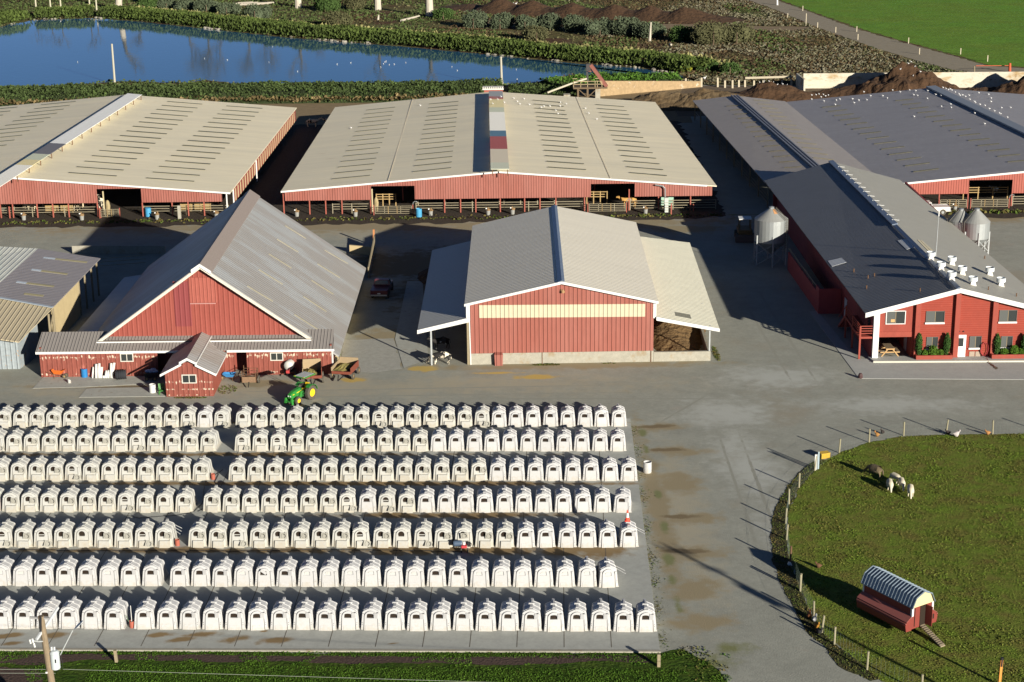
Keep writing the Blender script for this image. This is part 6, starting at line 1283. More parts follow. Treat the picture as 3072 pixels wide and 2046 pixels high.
    b = MB(); b.hexa([(L+.05,-.16,.45),(L+.05,.2,.45),(L+.05,.2,.5),(L+.05,-.16,.5),(L+2.0,-.46,.02),(L+2.0,-.1,.02),(L+2.0,-.1,.07),(L+2.0,-.46,.07)]); rp = b.build('ramp', mat('ramp_wood',(.34,.28,.19),.85,var=.2,vscale=6), t)
    b = MB(); [b.hexa([(L+.05+f*1.95,-.15-.3*f,.51-.43*f),(L+.05+f*1.95,.19-.3*f,.51-.43*f),(L+.09+f*1.95,.19-.3*f,.51-.43*f),(L+.09+f*1.95,-.15-.3*f,.51-.43*f),(L+.05+f*1.95,-.15-.3*f,.54-.43*f),(L+.05+f*1.95,.19-.3*f,.54-.43*f),(L+.09+f*1.95,.19-.3*f,.53-.43*f),(L+.09+f*1.95,-.15-.3*f,.53-.43*f)]) for f in [k/12 for k in range(12)]]; b.build('ramp_cleat', mat('cleat_dark',(.15,.12,.08),.9), rp)
    for x in (.9,L-.6):
        for s in (-.7,.7): spokewheel(t,(x,s,.24),.24,.14,'Y',GALV2)
    MB().box(-.9,L,-.06,.06,.3,.42).build('drawbar', BLACK, t)
    # place: local (0,-hw-.45) -> B , local (L,-hw-.45) -> A
    off = Vector((0,-hw-.42,0)); off.rotate(Matrix.Rotation(th,3,'Z')); place(t,(B.x-off.x,B.y-off.y,0),th)
    print('coop', L, math.degrees(th))
coop()
# ================================================================ vegetation
def inpoly(x, y, pts):
    c = False; j = len(pts)-1
    for i in range(len(pts)):
        xi,yi = pts[i][0],pts[i][1]; xj,yj = pts[j][0],pts[j][1]
        if (yi > y) != (yj > y) and x < (xj-xi)*(y-yi)/(yj-yi)+xi: c = not c
        j = i
    return c
def quads(name, lst, M):
    v = []; f = []
    for (p,u,w_) in lst:
        i = len(v); v += [(p[0]-u[0],p[1]-u[1],p[2]-u[2]),(p[0]+u[0],p[1]+u[1],p[2]+u[2]),(p[0]+u[0]*.6+w_[0],p[1]+u[1]*.6+w_[1],p[2]+u[2]+w_[2]),(p[0]-u[0]*.6+w_[0],p[1]-u[1]*.6+w_[1],p[2]-u[2]+w_[2])]; f.append((i,i+1,i+2,i+3))
    me = bpy.data.meshes.new(name); me.from_pydata(v,[],f); me.materials.append(M); o = bpy.data.objects.new(name,me); col.objects.link(o); return o
def tuft(rnd, x, y, z, w, h):
    a = rnd.uniform(0,math.pi); s = w*rnd.uniform(.5,1.2)/2; hh = h*rnd.uniform(.4,1.3); l = hh*.7
    return ((x,y,z),(math.cos(a)*s,math.sin(a)*s,0),(rnd.uniform(-l,l),rnd.uniform(-l,l),hh))
def grassmat(name, c1, c2, isl=.35, sc=.4):
    M = mat(name, c1, .9, col2=c2, vscale=sc, contrast=(.42,.58), island=isl, spec=.08); return M
rnd = random.Random(77)
GL = grassmat('lawn_blades',(.09,.135,.018),(.105,.10,.026),.3,.5)
lw = [(p.x,p.y) if hasattr(p,'x') else p for p in pl]
L = []
while len(L) < 42000:
    x = rnd.uniform(12,52); y = rnd.uniform(83,125)
    if abs(x) > y*.33+3 or not inpoly(x,y,lw): continue
    n = noise.noise(Vector((x*.35,y*.35,3))); k = noise.noise(Vector((x*1.3,y*1.3,9)))
    if k < -.28: continue
    L.append(tuft(rnd,x,y,.006,.10,.034*(1.25+n)))
tag(quads('grass', L, GL), 'tufted olive green grass of the fenced paddock', 'grass', kind='stuff')
L = []; GV = grassmat('verge_blades',(.055,.11,.012),(.04,.085,.01),.3,.8)
while len(L) < 28000:
    x = rnd.uniform(-30,12.2); y = rnd.uniform(83,90.6)
    k = noise.noise(Vector((x*.5,y*.8,1)))
    d = (90.3-(x+30)*.043)-y
    if d < 0: continue
    if x > 9.0 and noise.noise(Vector((x*.8,y*.8,5))) < (x-9)*.12: continue
    if .7 < d < 1.9 and k < .22: continue
    if x < -24 and d > 2 and k < .25: continue
    L.append(tuft(rnd,x,y,.006,.08,.045))
tag(quads('grass', L, GV), 'bright green grass verge along the front of the pad', 'grass', kind='stuff')
L = []; GB = grassmat('bank_blades',(.055,.085,.016),(.10,.08,.028),.35,.8)
vbp = [(p.x,p.y) for p in vb]
for _ in range(60000):
    if len(L) > 9000: break
    x = rnd.uniform(12,32); y = rnd.uniform(83,123)
    if inpoly(x,y,vbp) : L.append(tuft(rnd,x,y,.008,.09,.06))
for (cx_,cy_,sx,sy,n) in [(10.2,88.6,1.0,.9,120),(10.6,86.5,1.3,1.3,120),(3.0,142.4,1.2,.25,260),(8.5,142.6,.6,.15,40),(18.0,145,.25,2.2,250),(-26.5,134.6,1.4,.2,200),(-23.8,136.6,.8,1.2,150),(-16.5,151,.5,5,250),(-15.9,145.5,.7,1.3,150)]:
    for _ in range(n):
        a_ = rnd.uniform(0,6.28); r_ = rnd.random()**.5; L.append(tuft(rnd,cx_+sx*r_*math.cos(a_),cy_+sy*r_*math.sin(a_),.01,.12,.06))
for (cy_,sy,n) in [(125.3,1.4,70),(121.2,1.8,90),(116,1.0,40),(112.3,1.5,70),(106.6,2.0,110),(101.5,1.8,140),(98.2,1.2,80),(94.6,1.6,90),(90.5,1.3,70)]:
    for _ in range(n):
        y = rnd.gauss(cy_,sy*.5); xe = 8.25+(y-89)*.0255; x = xe+abs(rnd.gauss(.12,.28)); L.append(tuft(rnd,x,y,.004,.12,.028))
for k in range(900): L.append(tuft(rnd,rnd.uniform(-60,25),199.2+rnd.gauss(0,.5),.01,.3,.16))
for k in range(250): L.append(tuft(rnd,rnd.uniform(43,66),198.8+rnd.gauss(0,.35),.02,.4,.28))
tag(quads('weeds', L, GB), 'dull green weeds along walls, fences and kerbs', 'weeds', kind='stuff')
# bramble hedge on the near bank
def mass(name, foot, hfun, n, size, M, seed, thick=.45):
    r_ = random.Random(seed); L = []; xs = [p[0] for p in foot]; ys = [p[1] for p in foot]
    while len(L) < n:
        x = r_.uniform(min(xs),max(xs)); y = r_.uniform(min(ys),max(ys))
        if not inpoly(x,y,foot): continue
        h = hfun(x,y)
        if h < .05: continue
        z = h*(1-thick*r_.random()**2) ; s = size*r_.uniform(.6,1.4)
        u = Vector((r_.uniform(-1,1),r_.uniform(-1,1),r_.uniform(-.6,.6))).normalized()*s*.5; w_ = Vector((r_.uniform(-1,1),r_.uniform(-1,1),r_.uniform(-.2,1))).normalized()*s*.8
        L.append(((x,y,z),u,w_))
    return quads(name, L, M)
def moundmesh(name, foot, hfun, step, M):
    xs = [p[0] for p in foot]; ys = [p[1] for p in foot]; nx = int((max(xs)-min(xs))/step)+2; ny = int((max(ys)-min(ys))/step)+2
    v = []; idx = {}; f = []
    for j in range(ny):
        for i in range(nx):
            x = min(xs)+i*step; y = min(ys)+j*step; idx[i,j] = len(v); v.append((x,y,hfun(x,y) if inpoly(x,y,foot) else -.3))
    for j in range(ny-1):
        for i in range(nx-1):
            q = [idx[i,j],idx[i+1,j],idx[i+1,j+1],idx[i,j+1]]
            if max(v[k][2] for k in q) > 0: f.append(q)
    me = bpy.data.meshes.new(name); me.from_pydata(v,[],f); me.materials.append(M)
    for p in me.polygons: p.use_smooth = True
    o = bpy.data.objects.new(name,me); col.objects.link(o); return o
def hedge(label, foot, H0, n, cols, seed, size=.32, y0=284.5, y1=299):
    def hf(x,y):
        t = (y-y0)/(y1-y0); e = max(0,min(1,min(t*6,(1-t)*5)))
        return H0*(e**.6)*(1+.28*noise.noise(Vector((x*.22,y*.3,seed)))+.25*noise.noise(Vector((x*.8,y*.8,seed))))
    t = thing('hedge', label, 'hedge', (foot[0][0],foot[0][1],0))
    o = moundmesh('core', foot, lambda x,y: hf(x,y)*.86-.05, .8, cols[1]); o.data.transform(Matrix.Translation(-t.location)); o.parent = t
    o = mass('foliage', foot, hf, n, size, cols[0], seed); o.data.transform(Matrix.Translation(-t.location)); o.parent = t
    return t
HG = mat('bramble_leaves',(.055,.082,.026),.9,col2=(.042,.06,.022),vscale=.35,island=.3,spec=.08)
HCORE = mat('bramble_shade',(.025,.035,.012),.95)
HB = mat('bramble_brown',(.16,.12,.06),.9,col2=(.09,.07,.03),vscale=.5,island=.4,spec=.05)
hedge('long dark bramble hedge between the barns and the pond', [(-130,284.5),(-1.2,284.5),(-1.2,299),(-130,299)], 1.75, 52000, (HG,HCORE), 4.0)
tag(mass('dry_stems', [(-130,284),(-1,284),(-1,286.5),(-130,286.5)], lambda x,y: .8+.5*noise.noise(Vector((x*.3,y,2))), 3800, .45, HB, 5), 'dry brown stems along the foot of the bramble hedge', 'dry stems', kind='stuff')
hedge('lower scrubby hedge between ridge-top post and conveyor platform', [(0,288),(11.5,288),(10,300),(0,300)], .9, 2200, (HG,HCORE), 6.0, y0=287, y1=300)
hedge('bright green rounded thicket on the pond bank near the conveyor', [(5,300),(12,305),(20,307),(30,306),(30,300),(18,298),(6,298)], 1.2, 3600, (mat('thicket_leaves',(.07,.15,.02),.9,col2=(.05,.10,.02),vscale=.4,island=.4,spec=.08),HCORE), 7.0, y0=297, y1=309)
# far bank: strip of tall green growth behind the water's edge
farl = [Vector(p) for p in far[1:-2]]
def alongbank(width, n, hf, M, size, seed, name, off=0.0):
    r_ = random.Random(seed); seg = [(a,b,(b-a).length) for a,b in zip(farl,farl[1:])]; T = sum(s[2] for s in seg); L = []
    for _ in range(n):
        d = r_.uniform(0,T)
        for a,b,l in seg:
            if d <= l: break
            d -= l
        q = a.lerp(b,d/l); nn = Vector((-(b-a).y,(b-a).x)).normalized()
        if nn.y < 0: nn = -nn
        s = r_.random(); q = q+nn*(off+s*width); h = hf(q.x,q.y,s); z = h*(1-.5*r_.random()**2)
        sz = size*r_.uniform(.6,1.4); u = Vector((r_.uniform(-1,1),r_.uniform(-1,1),r_.uniform(-.5,.5))).normalized()*sz*.5; w_ = Vector((r_.uniform(-.6,.6),r_.uniform(-.6,.6),r_.uniform(.2,1))).normalized()*sz
        L.append(((q.x,q.y,z),u,w_))
    return quads(name, L, M)
BG = mat('bank_growth_leaves',(.07,.10,.024),.9,col2=(.05,.07,.02),vscale=.16,island=.3,spec=.08)
tag(alongbank(7.5,40000,lambda x,y,s: (2.1 if s > .12 else .6+12*s)*(1+.25*noise.noise(Vector((x*.3,y*.3,1))))*(1 if s < .7 else 1.25-.4*s), BG, .42, 3, 'bank_growth', .8), 'bright green growth along the far bank of the pond', 'bank growth', kind='stuff')
tag(alongbank(4.0,2600,lambda x,y,s: 1.6+.3*noise.noise(Vector((x*.3,y*.3,4))), mat('bank_top_dry',(.20,.19,.08),.9,island=.3,spec=.05), .5, 8, 'dry_grass', 7.8), 'dry grass along the top of the far bank', 'dry grass', kind='stuff')
# rocks at the waterline
b = MB(); r_ = random.Random(12); T_ = 0
for a,c in zip(farl,farl[1:]):
    n = int((c-a).length/.9)
    for k in range(n):
        if noise.noise(Vector((a.x+k*.9,a.y,0))*.15) < .05: continue
        q = a.lerp(c,k/n); s = r_.uniform(.15,.55); b.blob((q.x+r_.uniform(-.3,.3),q.y+r_.uniform(.0,.9),.12),s,s*.8,s*.6,k,.25,7,5)
tag(b.build('riprap', mat('bank_rock',(.22,.205,.17),.9,island=.3)), 'pale rocks lining the far waterline', 'rocks', kind='stuff')
# rough field weeds by colour
def roadx(y):   # left edge of the dirt road at this depth
    pts = [(p[1],p[0]) for p in rdL]; pts.sort()
    for (a,xa),(b_,xb) in zip(pts,pts[1:]):
        if a <= y <= b_: return xa+(xb-xa)*(y-a)/(b_-a)
    return pts[-1][1] if y > pts[-1][0] else pts[0][1]
waterp = near+far
wl = [at(*q) for q in ((1400,34),(1500,44),(1600,50),(1720,57),(1850,63),(1960,68),(2060,72),(2150,72))]
def hw(x,y):
    best = -1
    for i,(a,c) in enumerate(zip(wl,wl[1:])):
        ab = (c-a).xy; t_ = max(0,min(1,(Vector((x,y))-a.xy).dot(ab)/ab.length_squared)); q = a.xy+ab*t_+Vector((0,7)); d = (Vector((x,y))-q).length
        e = 1.0
        if i == 0: e = .35+.65*t_
        if i == len(wl)-2: e = 1-.6*t_
        best = max(best, 3.3*e*(1-d/7.5))
    return best*(1+.12*noise.noise(Vector((x*.12,y*.12,3))))+.22*abs(noise.noise(Vector((x*.45,y*.12,8))))-.1 if best > 0 else -.3
trp = [(p.x,p.y) for p in [at(1370,78),at(1480,58),at(1700,70),at(1850,72),at(2100,72),at(2200,78),at(2440,80),at(2400,92),at(2200,92),at(2000,90),at(1700,85),at(1500,72)]]
def trk(x,y): return inpoly(x,y,trp)
def scatter(name,label,n,M,size,hh,cond,seed,y0=300,y1=520,z=0.02):
    r_ = random.Random(seed); L = []; tries = 0
    while len(L) < n and tries < n*30:
        tries += 1; y = r_.uniform(y0,y1); x = r_.uniform(-.33*y,.33*y)
        if y < 300 or x > roadx(y)-1.0 or inpoly(x,y,waterp) or not cond(x,y) or hw(x,y) > -.3 or (x > -8 and abs(hw(x,y-0)) >= 0 and trk(x,y)): continue
        s = size*r_.uniform(.6,1.5); a_ = r_.uniform(0,3.14)
        L.append(((x,y,z+hh*r_.uniform(0,.6)),(math.cos(a_)*s*.5,math.sin(a_)*s*.5,0),(r_.uniform(-.3,.3)*s,r_.uniform(-.3,.3)*s,s*r_.uniform(.25,.7))))
    o = quads(name,L,M); tag(o,label,name.replace('_',' '),kind='stuff')
N_ = lambda x,y,s,k: noise.noise(Vector((x*s,y*s,k)))
scatter('green_weeds','low green weeds across the rough field beyond the pond',36000,mat('weed_green',(.058,.085,.026),.9,col2=(.048,.065,.024),vscale=.1,island=.25,spec=.05),.42,.35,lambda x,y: N_(x,y*.6,.05,1)+(-x/160) > -.05,21)
scatter('brown_weeds','russet brown weeds across the rough field',22000,mat('weed_brown',(.085,.06,.032),.9,col2=(.06,.042,.024),vscale=.12,island=.25,spec=.05),.36,.3,lambda x,y: N_(x,y*.6,.06,2)+(x/150) > -.02,22)
scatter('pale_weeds','pale seed-headed weeds toward the concrete wall',13000,mat('weed_pale',(.15,.14,.10),.9,col2=(.10,.095,.055),vscale=.2,island=.25,spec=.05),.34,.32,lambda x,y: N_(x,y*.5,.07,3)+(x-30)/70 > .12,23,y0=298,y1=440)
scatter('olive_weeds','olive weeds filling the rough field',14000,mat('weed_olive',(.09,.088,.042),.9,island=.25,spec=.05),.36,.25,lambda x,y: True,24)
# bushes
BM = [mat('willow_grey_green',(.07,.088,.052),.9,island=.25,spec=.08),mat('bush_green',(.045,.078,.022),.9,island=.3,spec=.08),mat('bush_olive',(.075,.075,.036),.9,island=.25,spec=.08)]
def bush(px,py,wpx,kind,label,seed,hr=.55):
    p = at(px,py); sc = 5175/p.length; r_ = wpx/2/sc; h = r_*hr*2; rn = random.Random(seed)
    t = thing('bush', label, 'bush', p, 'bushes on the rough field'); MB().tube(p,p+Vector((0,0,h*.6)),.15,.08,n=6).build('trunk', TRK, t)
    b = MB(); q0 = p+Vector((0,r_*.6,0))
    lobes = [(Vector((rn.uniform(-.6,.6)*r_,rn.uniform(-.4,.4)*r_,h*rn.uniform(.3,.55))),rn.uniform(.4,.62)*r_) for _ in range(7)]+[(Vector((0,0,h*.35)),r_*.7)]
    for c,rr in lobes: b.blob(q0+c,rr*.72,rr*.65,min(rr*.6,c.z*.95),seed,.2,8,6)
    for c,rr in lobes: leaves(b,q0+c,rr*1.05,rr*.95,min(rr*.95,c.z*1.5),int(200+45*r_),.17,rn)
    for k in range(0): pass
    b.build('foliage', BM[kind], t)
BL = [(500,31,60,0,'small grey bush left in the row of bushes behind the far bank'),(560,36,70,0,'second grey-green bush in the row above the far bank'),(620,42,80,0,'third grey-green bush of the row above the far bank'),(680,47,70,0,'fourth grey-green bush of the row above the far bank'),(765,64,92,0,'lone rounded grey bush just above the far bank growth'),
 (430,34,60,1,'dark green bush beside the leaning pale trunk'),(460,12,70,1,'dark green bush at the top edge near the leaning trunk'),(1015,86,88,2,'low olive bush above the middle of the far bank'),(1060,30,60,2,'dark bush casting shade left of a pale snag'),(975,36,80,1,'green bush in front of a pale snag'),
 (1420,86,90,0,'grey-green willow bush at the left end of the long willow row'),(1500,88,90,0,'second willow bush of the long row from the left'),(1575,92,80,0,'third willow bush of the long row from the left'),(1650,92,90,0,'fourth willow bush of the long row from the left'),(1725,97,90,0,'fifth willow bush of the long row, mid way'),(1800,108,90,0,'sixth willow bush of the long row from the left'),(1880,110,110,0,'biggest willow bush of the long row'),(1955,118,100,0,'willow bush at the right end of the long row'),
 (1610,124,80,2,'low bush in the brown weeds below the willow row'),(2045,128,90,1,'dark bush in shade right of the willow row'),(2140,138,130,2,'broad olive bush left of the dirt track'),(2210,134,110,2,'olive bush at the right of the broad one'),(2190,222,60,1,'green bush at the right tip of the pond'),(2120,214,70,1,'green bush beside the yellow-green one at the pond tip'),(1985,206,60,1,'dark green bush above the right end of the pond'),(1330,58,60,1,'small green bush beside the pale split trunk')]
for i,(px,py,wp,k,lab) in enumerate(BL): bush(px,py,wp,k,lab,100+i)
def ybush(px,py,w_,label,sd):
    p = at(px,py); rn = random.Random(sd); t = thing('yellow_bush', label, 'bush', p); MB().tube(p,p+Vector((0,0,.8)),.08,n=6).build('trunk', TRK, t); b = MB(); leaves(b,p+Vector((0,.5,.9)),w_,w_*.7,1.0,260,.3,rn); b.blob(p+Vector((0,.5,.8)),w_*.7,w_*.5,.7,sd); b.build('foliage', mat('yellow_green_leaves',(.17,.18,.02),.9,island=.3,spec=.08), t)
ybush(1050,112,2.6,'yellow-green bush on the far bank above the middle of the pond',1); ybush(2050,216,1.8,'yellow-green bush at the right tip of the pond',2)
# trees and snags beyond the pond
def limb(b, p, d, L_, r, depth, rn, minr=.02):
    q = p+d*L_; b.tube(p,q,r,r*.65,n=5 if depth > 1 else 4,cap=False)
    if depth == 0 or r < minr: return
    for k in range(rn.choice((2,3,3))):
        ax = Vector((rn.uniform(-1,1),rn.uniform(-1,1),rn.uniform(-.3,.6))).normalized(); d2 = (d*rn.uniform(.7,1.2)+ax*rn.uniform(.5,.9)).normalized(); limb(b,q,d2,L_*rn.uniform(.6,.85),r*.6,depth-1,rn,minr)
SNAG = mat('bleached_snag',(.52,.47,.38),.85,var=.25,vscale=1,stretch=(1,1,.3)); SNB = mat('snag_brown_patch',(.25,.13,.07),.9)
def tree(px,py,h,r,label,seed,M=None,depth=6,lean=(0,0),leafy=False,group='bare trees beyond the pond'):
    p = at(px,py); rn = random.Random(seed); t = thing('tree', label, 'tree', p, group); d = Vector((lean[0],lean[1],1)).normalized()
    b = MB(); b.tube(p-Vector((0,0,.2)),p+d*h*.35,r*1.2,r*.85,n=10,cap=False); b.build('trunk', M or SNAG, t); b = MB(); limb(b,p+d*h*.34,d,h*.18,r*.8,depth,rn); b.build('crown', mat('twig_brown',(.09,.075,.05),.9), t)
tree(355,31,20,.75,'thick pale leaning snag near the top edge, left of centre',1,depth=3,lean=(.12,0))
for i,(px,py) in enumerate([(108,23),(152,28),(183,30),(270,31),(290,30)]): tree(px,py,11,.18,'thin pale sapling at the top edge, %s from the left'%ORD[i],10+i,mat('sapling_bark',(.40,.38,.28),.9),depth=4)
tree(895,24,22,.75,'thick grey snag with brown patch at the top edge',2,SNAG,depth=4); tree(1134,32,22,.72,'pale snag standing left of the split trunk',3,depth=3); tree(1289,50,24,.8,'pale snag with a flared foot, rightmost of the big trunks',4,depth=3)
for i,(px,h) in enumerate([(560,24),(617,26),(660,22),(740,25),(790,23),(930,17),(420,15)]): tree(px,-16,h,.45,'bare tree beyond the top edge mirrored in the pond, %s from the left'%ORD[i],40+i,mat('dark_bark',(.07,.06,.04),.9),depth=6)
p = at(725+0,18); t = thing('log_pile', 'pile of grey logs near the top edge left of centre', 'log pile', p); rn = random.Random(2)
for k in range(9): q = at(732+k*8,18-rn.uniform(0,4)); MB().tube(q+Vector((-2,0,.3)),q+Vector((2.2,rn.uniform(-.8,.8),.5)),.28,.22,n=7).build('log', SNAG, t)
for (x0,y0,x1,y1,lab) in ((1204,66,1258,53,'fallen pale trunk lying below the snags'),(2010,137,2014,140,'short broken stump on the brown weeds')):
    a = at(x0,y0); c = at(x1,y1); o = MB().tube(a+Vector((0,0,.3)),c+Vector((0,0,.4)),.3,.2,n=7).build('fallen_trunk', SNAG); solo(o,a); tag(o,lab,'trunk')
for i,(px,py,h) in enumerate(((1413,82,2.2),(1949,125,4.0),(1134,60,1.2))):
    a = at(px,py); o = MB().tube(a,a+Vector((.2,0,h)),.3,.15,n=7).build('stump', SNAG); solo(o,a); tag(o,['pale stump at the foot of the willow row','tall thin stump in the brown weeds','short brown stump in the green weeds'][i],'stump')
# ================================================================ compost heaps
CM1 = mat('compost_brown',(.085,.045,.022),.95,var=.4,vscale=.5,bump=.5,bscale=.9); CM2 = mat('compost_tan',(.17,.12,.065),.95,var=.35,vscale=.6,bump=.35,bscale=1.2,col2=(.10,.065,.03))
def heap(name,label,c,sx,sy,h,M,seed,rot=0,step=.5,cat='heap'):
    c = Vector(c); ca,sa = math.cos(rot),math.sin(rot)
    foot = [(c.x+1.15*(sx*math.cos(t)*ca-sy*math.sin(t)*sa),c.y+1.15*(sx*math.cos(t)*sa+sy*math.sin(t)*ca)) for t in [2*math.pi*k/24 for k in range(24)]]
    def hf(x,y):
        dx,dy = x-c.x,y-c.y; u = (dx*ca+dy*sa)/sx; v = (-dx*sa+dy*ca)/sy; d = math.sqrt(u*u+v*v)+.18*noise.noise(Vector((x*.35,y*.35,seed)))
        return max(-.3,h*(1-d)*(1.0+.2*noise.noise(Vector((x*.9,y*.9,seed))))+.12*noise.noise(Vector((x*1.7,y*1.7,seed))))
    o = moundmesh(name,foot,hf,step,M)
    for p in o.data.polygons: p.use_smooth = False
    solo(o,c); tag(o,label,cat); return o,hf
# windrow
foot = [(wl[0].x-8,min(p.y for p in wl)-3),(wl[-1].x+10,min(p.y for p in wl)-3),(wl[-1].x+10,max(p.y for p in wl)+18),(wl[0].x-8,max(p.y for p in wl)+18)]
o = moundmesh('compost_windrow',foot,hw,.8,CM1)
for p_ in o.data.polygons: p_.use_smooth = False
solo(o,wl[0]); tag(o,'long dark brown compost windrow near the top edge','windrow')
hp = {}
for nm,(px,py),sx,sy,h,M,lab,sd in [('manure_heap',(1985,318),9,4.5,2.6,CM2,'tan manure heap right behind the middle barn',31),('manure_heap',(2120,318),11,5.5,2.9,CM2,'broad brown manure heap left of the dark one',32),('manure_heap',(2315,300),9.5,5,3.1,CM1,'dark brown manure heap before the white rail fence',33),
  ('manure_heap',(2720,284),11,8.0,5.2,CM1,'tallest dark heap crowned with gulls against the concrete wall',34),('manure_heap',(2590,284),11,3.5,1.9,CM1,'low dark ridge leading to the tallest heap',35),('manure_heap',(2950,279),9,3,1.1,CM1,'small brown heap at the right against the wall',36),('manure_heap',(3120,284),9,6,4.5,CM1,'heap cut by the right photo edge',37),
  ('manure_heap',(1450,735),3.0,4.0,2.4,CM1,'dark heap in the shade behind the lean-to',38)]:
    q = at(px,py) if sd != 38 else Vector((-6.6,172.5,0)); hp[sd] = (heap(nm,lab,q,sx,sy,h,M,sd),q)
heap('silage_heap','brown feed heap filling the bunker under the right lean-to',(14.8,158,0),3.2,14.5,2.2,mat('silage',(.20,.125,.055),.95,var=.35,vscale=2.2,bump=.2,bscale=3),39,step=.35)
sheet('heap_yard',[(26,268),(100,266),(100,296.5),(52,296),(34,299),(30,299)],.0075,mat('heap_yard_soil',(.17,.125,.08),.95,var=.3,vscale=.3,bump=.06,bscale=3),jit=.5,step=1,seed=61)
sheet('heap_yard',[(-130,262),(28,262),(30,300),(-130,300)],.0065,mat('bank_soil',(.27,.20,.11),.95,var=.25,vscale=.3),jit=0)
# ================================================================ walls and structures behind
CW2 = mat('stained_wall',(.56,.52,.42),.9,var=.15,vscale=.5,spots=[(.35,.50,.68,(.34,.24,.12)),(1.2,.6,.7,(.25,.17,.09))],stretch=(1,1,2.2))
wa,wb = at(*r20(830,610)),at(*r20(2354,603)); wb = wa+(wb-wa)*1.5
t = thing('concrete_wall','long pale stained concrete wall behind the manure heaps','wall',wa); MB().hexa([wa,wb,wb+Vector((0,.3,0)),wa+Vector((0,.3,0)),wa+Vector((0,0,2.55)),wb+Vector((0,0,2.75)),wb+Vector((0,.3,2.75)),wa+Vector((0,.3,2.55))]).build('wall',CW2,t)
wc = at(*r20(832,655)); wd = wa+Vector((-1.2,.4,0)); MB().hexa([wc,wd,wd+Vector((.3,.1,0)),wc+Vector((.3,0,0)),wc+Vector((0,0,2.6)),wd+Vector((0,0,2.55)),wd+Vector((.3,.1,2.55)),wc+Vector((.3,0,2.6))]).build('end_wall',CW2,t)
a = at(*r10(1785,665)); c = at(*r10(2354,650)); c2 = at(*r20(130,600)); t = thing('stained_wall','brown-stained low concrete wall right of the conveyor platform','wall',a); MB().hexa([a,c2,c2+Vector((0,.3,0)),a+Vector((0,.3,0)),a+Vector((0,0,2.6)),c2+Vector((0,0,1.0)),c2+Vector((0,.3,1.0)),a+Vector((0,.3,2.6))]).build('wall',mat('brown_stain_wall',(.38,.27,.15),.9,var=.3,vscale=.6,spots=[(.6,.6,.7,(.5,.45,.36))]),t)
t = thing('rail_fence','white-topped post and rail fence behind the brown heaps','fence',at(*r20(240,600)))
for px,y0,y1 in ((22,540,590),(130,535,600),(242,535,600),(292,555,605),(344,552,608),(388,552,600),(430,552,600),(492,555,600),(556,548,590),(606,560,600),(686,552,600),(750,545,620)):
    p = at(*r20(px,y1)); q = onY(*r20(px,y0),p.y); MB().beam(p,q,.3,.2).build('post',mat('pale_post',(.50,.44,.32),.85,var=.2,vscale=2),t)
a = at(*r20(430,602)); c = at(*r20(750,605)); MB().beam(a+Vector((0,0,1.6)),c+Vector((0,0,1.9)),.1,.35).build('rail',MATS['pale_post'],t)
# conveyor platform
def platform():
    base = at(*r10(1700,682)); Y = base.y; Q = lambda x,y,dy=0: onY(*zm(x,y),Y+dy); t = thing('conveyor_platform','rusty red manure conveyor on a railed platform behind the middle barn','conveyor',base)
    ST = mat('platform_steel',(.17,.12,.07),.8,var=.3,vscale=2)
    a,c = Q(1535,575),Q(2060,565); MB().box(a.x,c.x,Y-.2,Y+3.2,a.z-.25,a.z).build('deck',ST,t)
    for x,d in ((1608,0),(1755,0),(1608,3.0),(1755,3.0)): p = Q(x,590,d); MB().beam((p.x,Y+d,0),(p.x,Y+d,a.z-.2),.3,.3).build('leg',ST,t)
    p = Q(1875,590); q = Q(1950,590); MB().box(p.x,q.x,Y,Y+1.2,0,a.z-.26).build('pier',CONCW,t)
    b = MB(); b.beam(Q(1625,610),Q(1745,720),.12,.12); b.beam(Q(1870,620),Q(1770,715),.12,.12); b.build('brace',ST,t)
    b = MB()
    for d in (0,3):
        for x in (1540,1650,1755,1870,1905,1975): p0 = Q(x,575,d); b.beam(p0,p0+Vector((0,0,1.0)),.09,.09)
        for z in (.5,1.0): b.beam(Vector((a.x,Y+d,a.z+z)),Vector((Q(1975,575).x,Y+d,a.z+z)),.09,.09)
    b.build('railing',mat('rail_tan',(.33,.26,.15),.8),t)
    CRD = mat('conveyor_red',(.27,.10,.075),.7,var=.25,vscale=1.5)
    b = MB(); b.beam(Q(1800,225,1),Q(2050,560,.8),1.1,.5); b.build('conveyor',CRD,t); b = MB(); b.beam(Q(1790,250,1),Q(1790,330,1),.5,.5); b.build('head',CRD,t)
    b = MB(); b.box(Q(1735,240).x,Q(1805,240).x,Y+.5,Y+1.6,Q(1740,330).z,Q(1740,225).z); b.beam(Q(1745,330,1),Q(1760,480,1),.3,.3); b.build('motor_housing',mat('housing_dark',(.05,.045,.045),.7),t)
    b = MB(); b.path([Q(1140,655,-.5),Q(1200,630,-.4),Q(1520,510,.2),Q(1740,440,.8)],.16,8); b.build('pipe',mat('pale_pipe',(.46,.42,.32),.6),t)
    p = Q(1380,680); q = Q(1480,680); MB().box(p.x,q.x,Y-3,Y-1.5,0,1.2).build('block',CONCW,t)
platform()
def pole(px,pb,pt,r,label,M=WOODG,name='pole'):
    a = at(*pb); q = onY(*pt,a.y); o = MB().tube(a,q,r,r*.8,n=8).build(name,M); solo(o,a); tag(o,label,'pole'); return o
pole(0,r10(1107,600),r10(1100,390),.22,'tall grey wooden pole behind the barn ridge cover',mat('grey_pole',(.36,.34,.27),.8)); pole(0,r00(792,580),r00(771,302),.20,'leaning pale pole standing in the pond hedge at left',mat('grey_pole',(.36,.34,.27),.8))
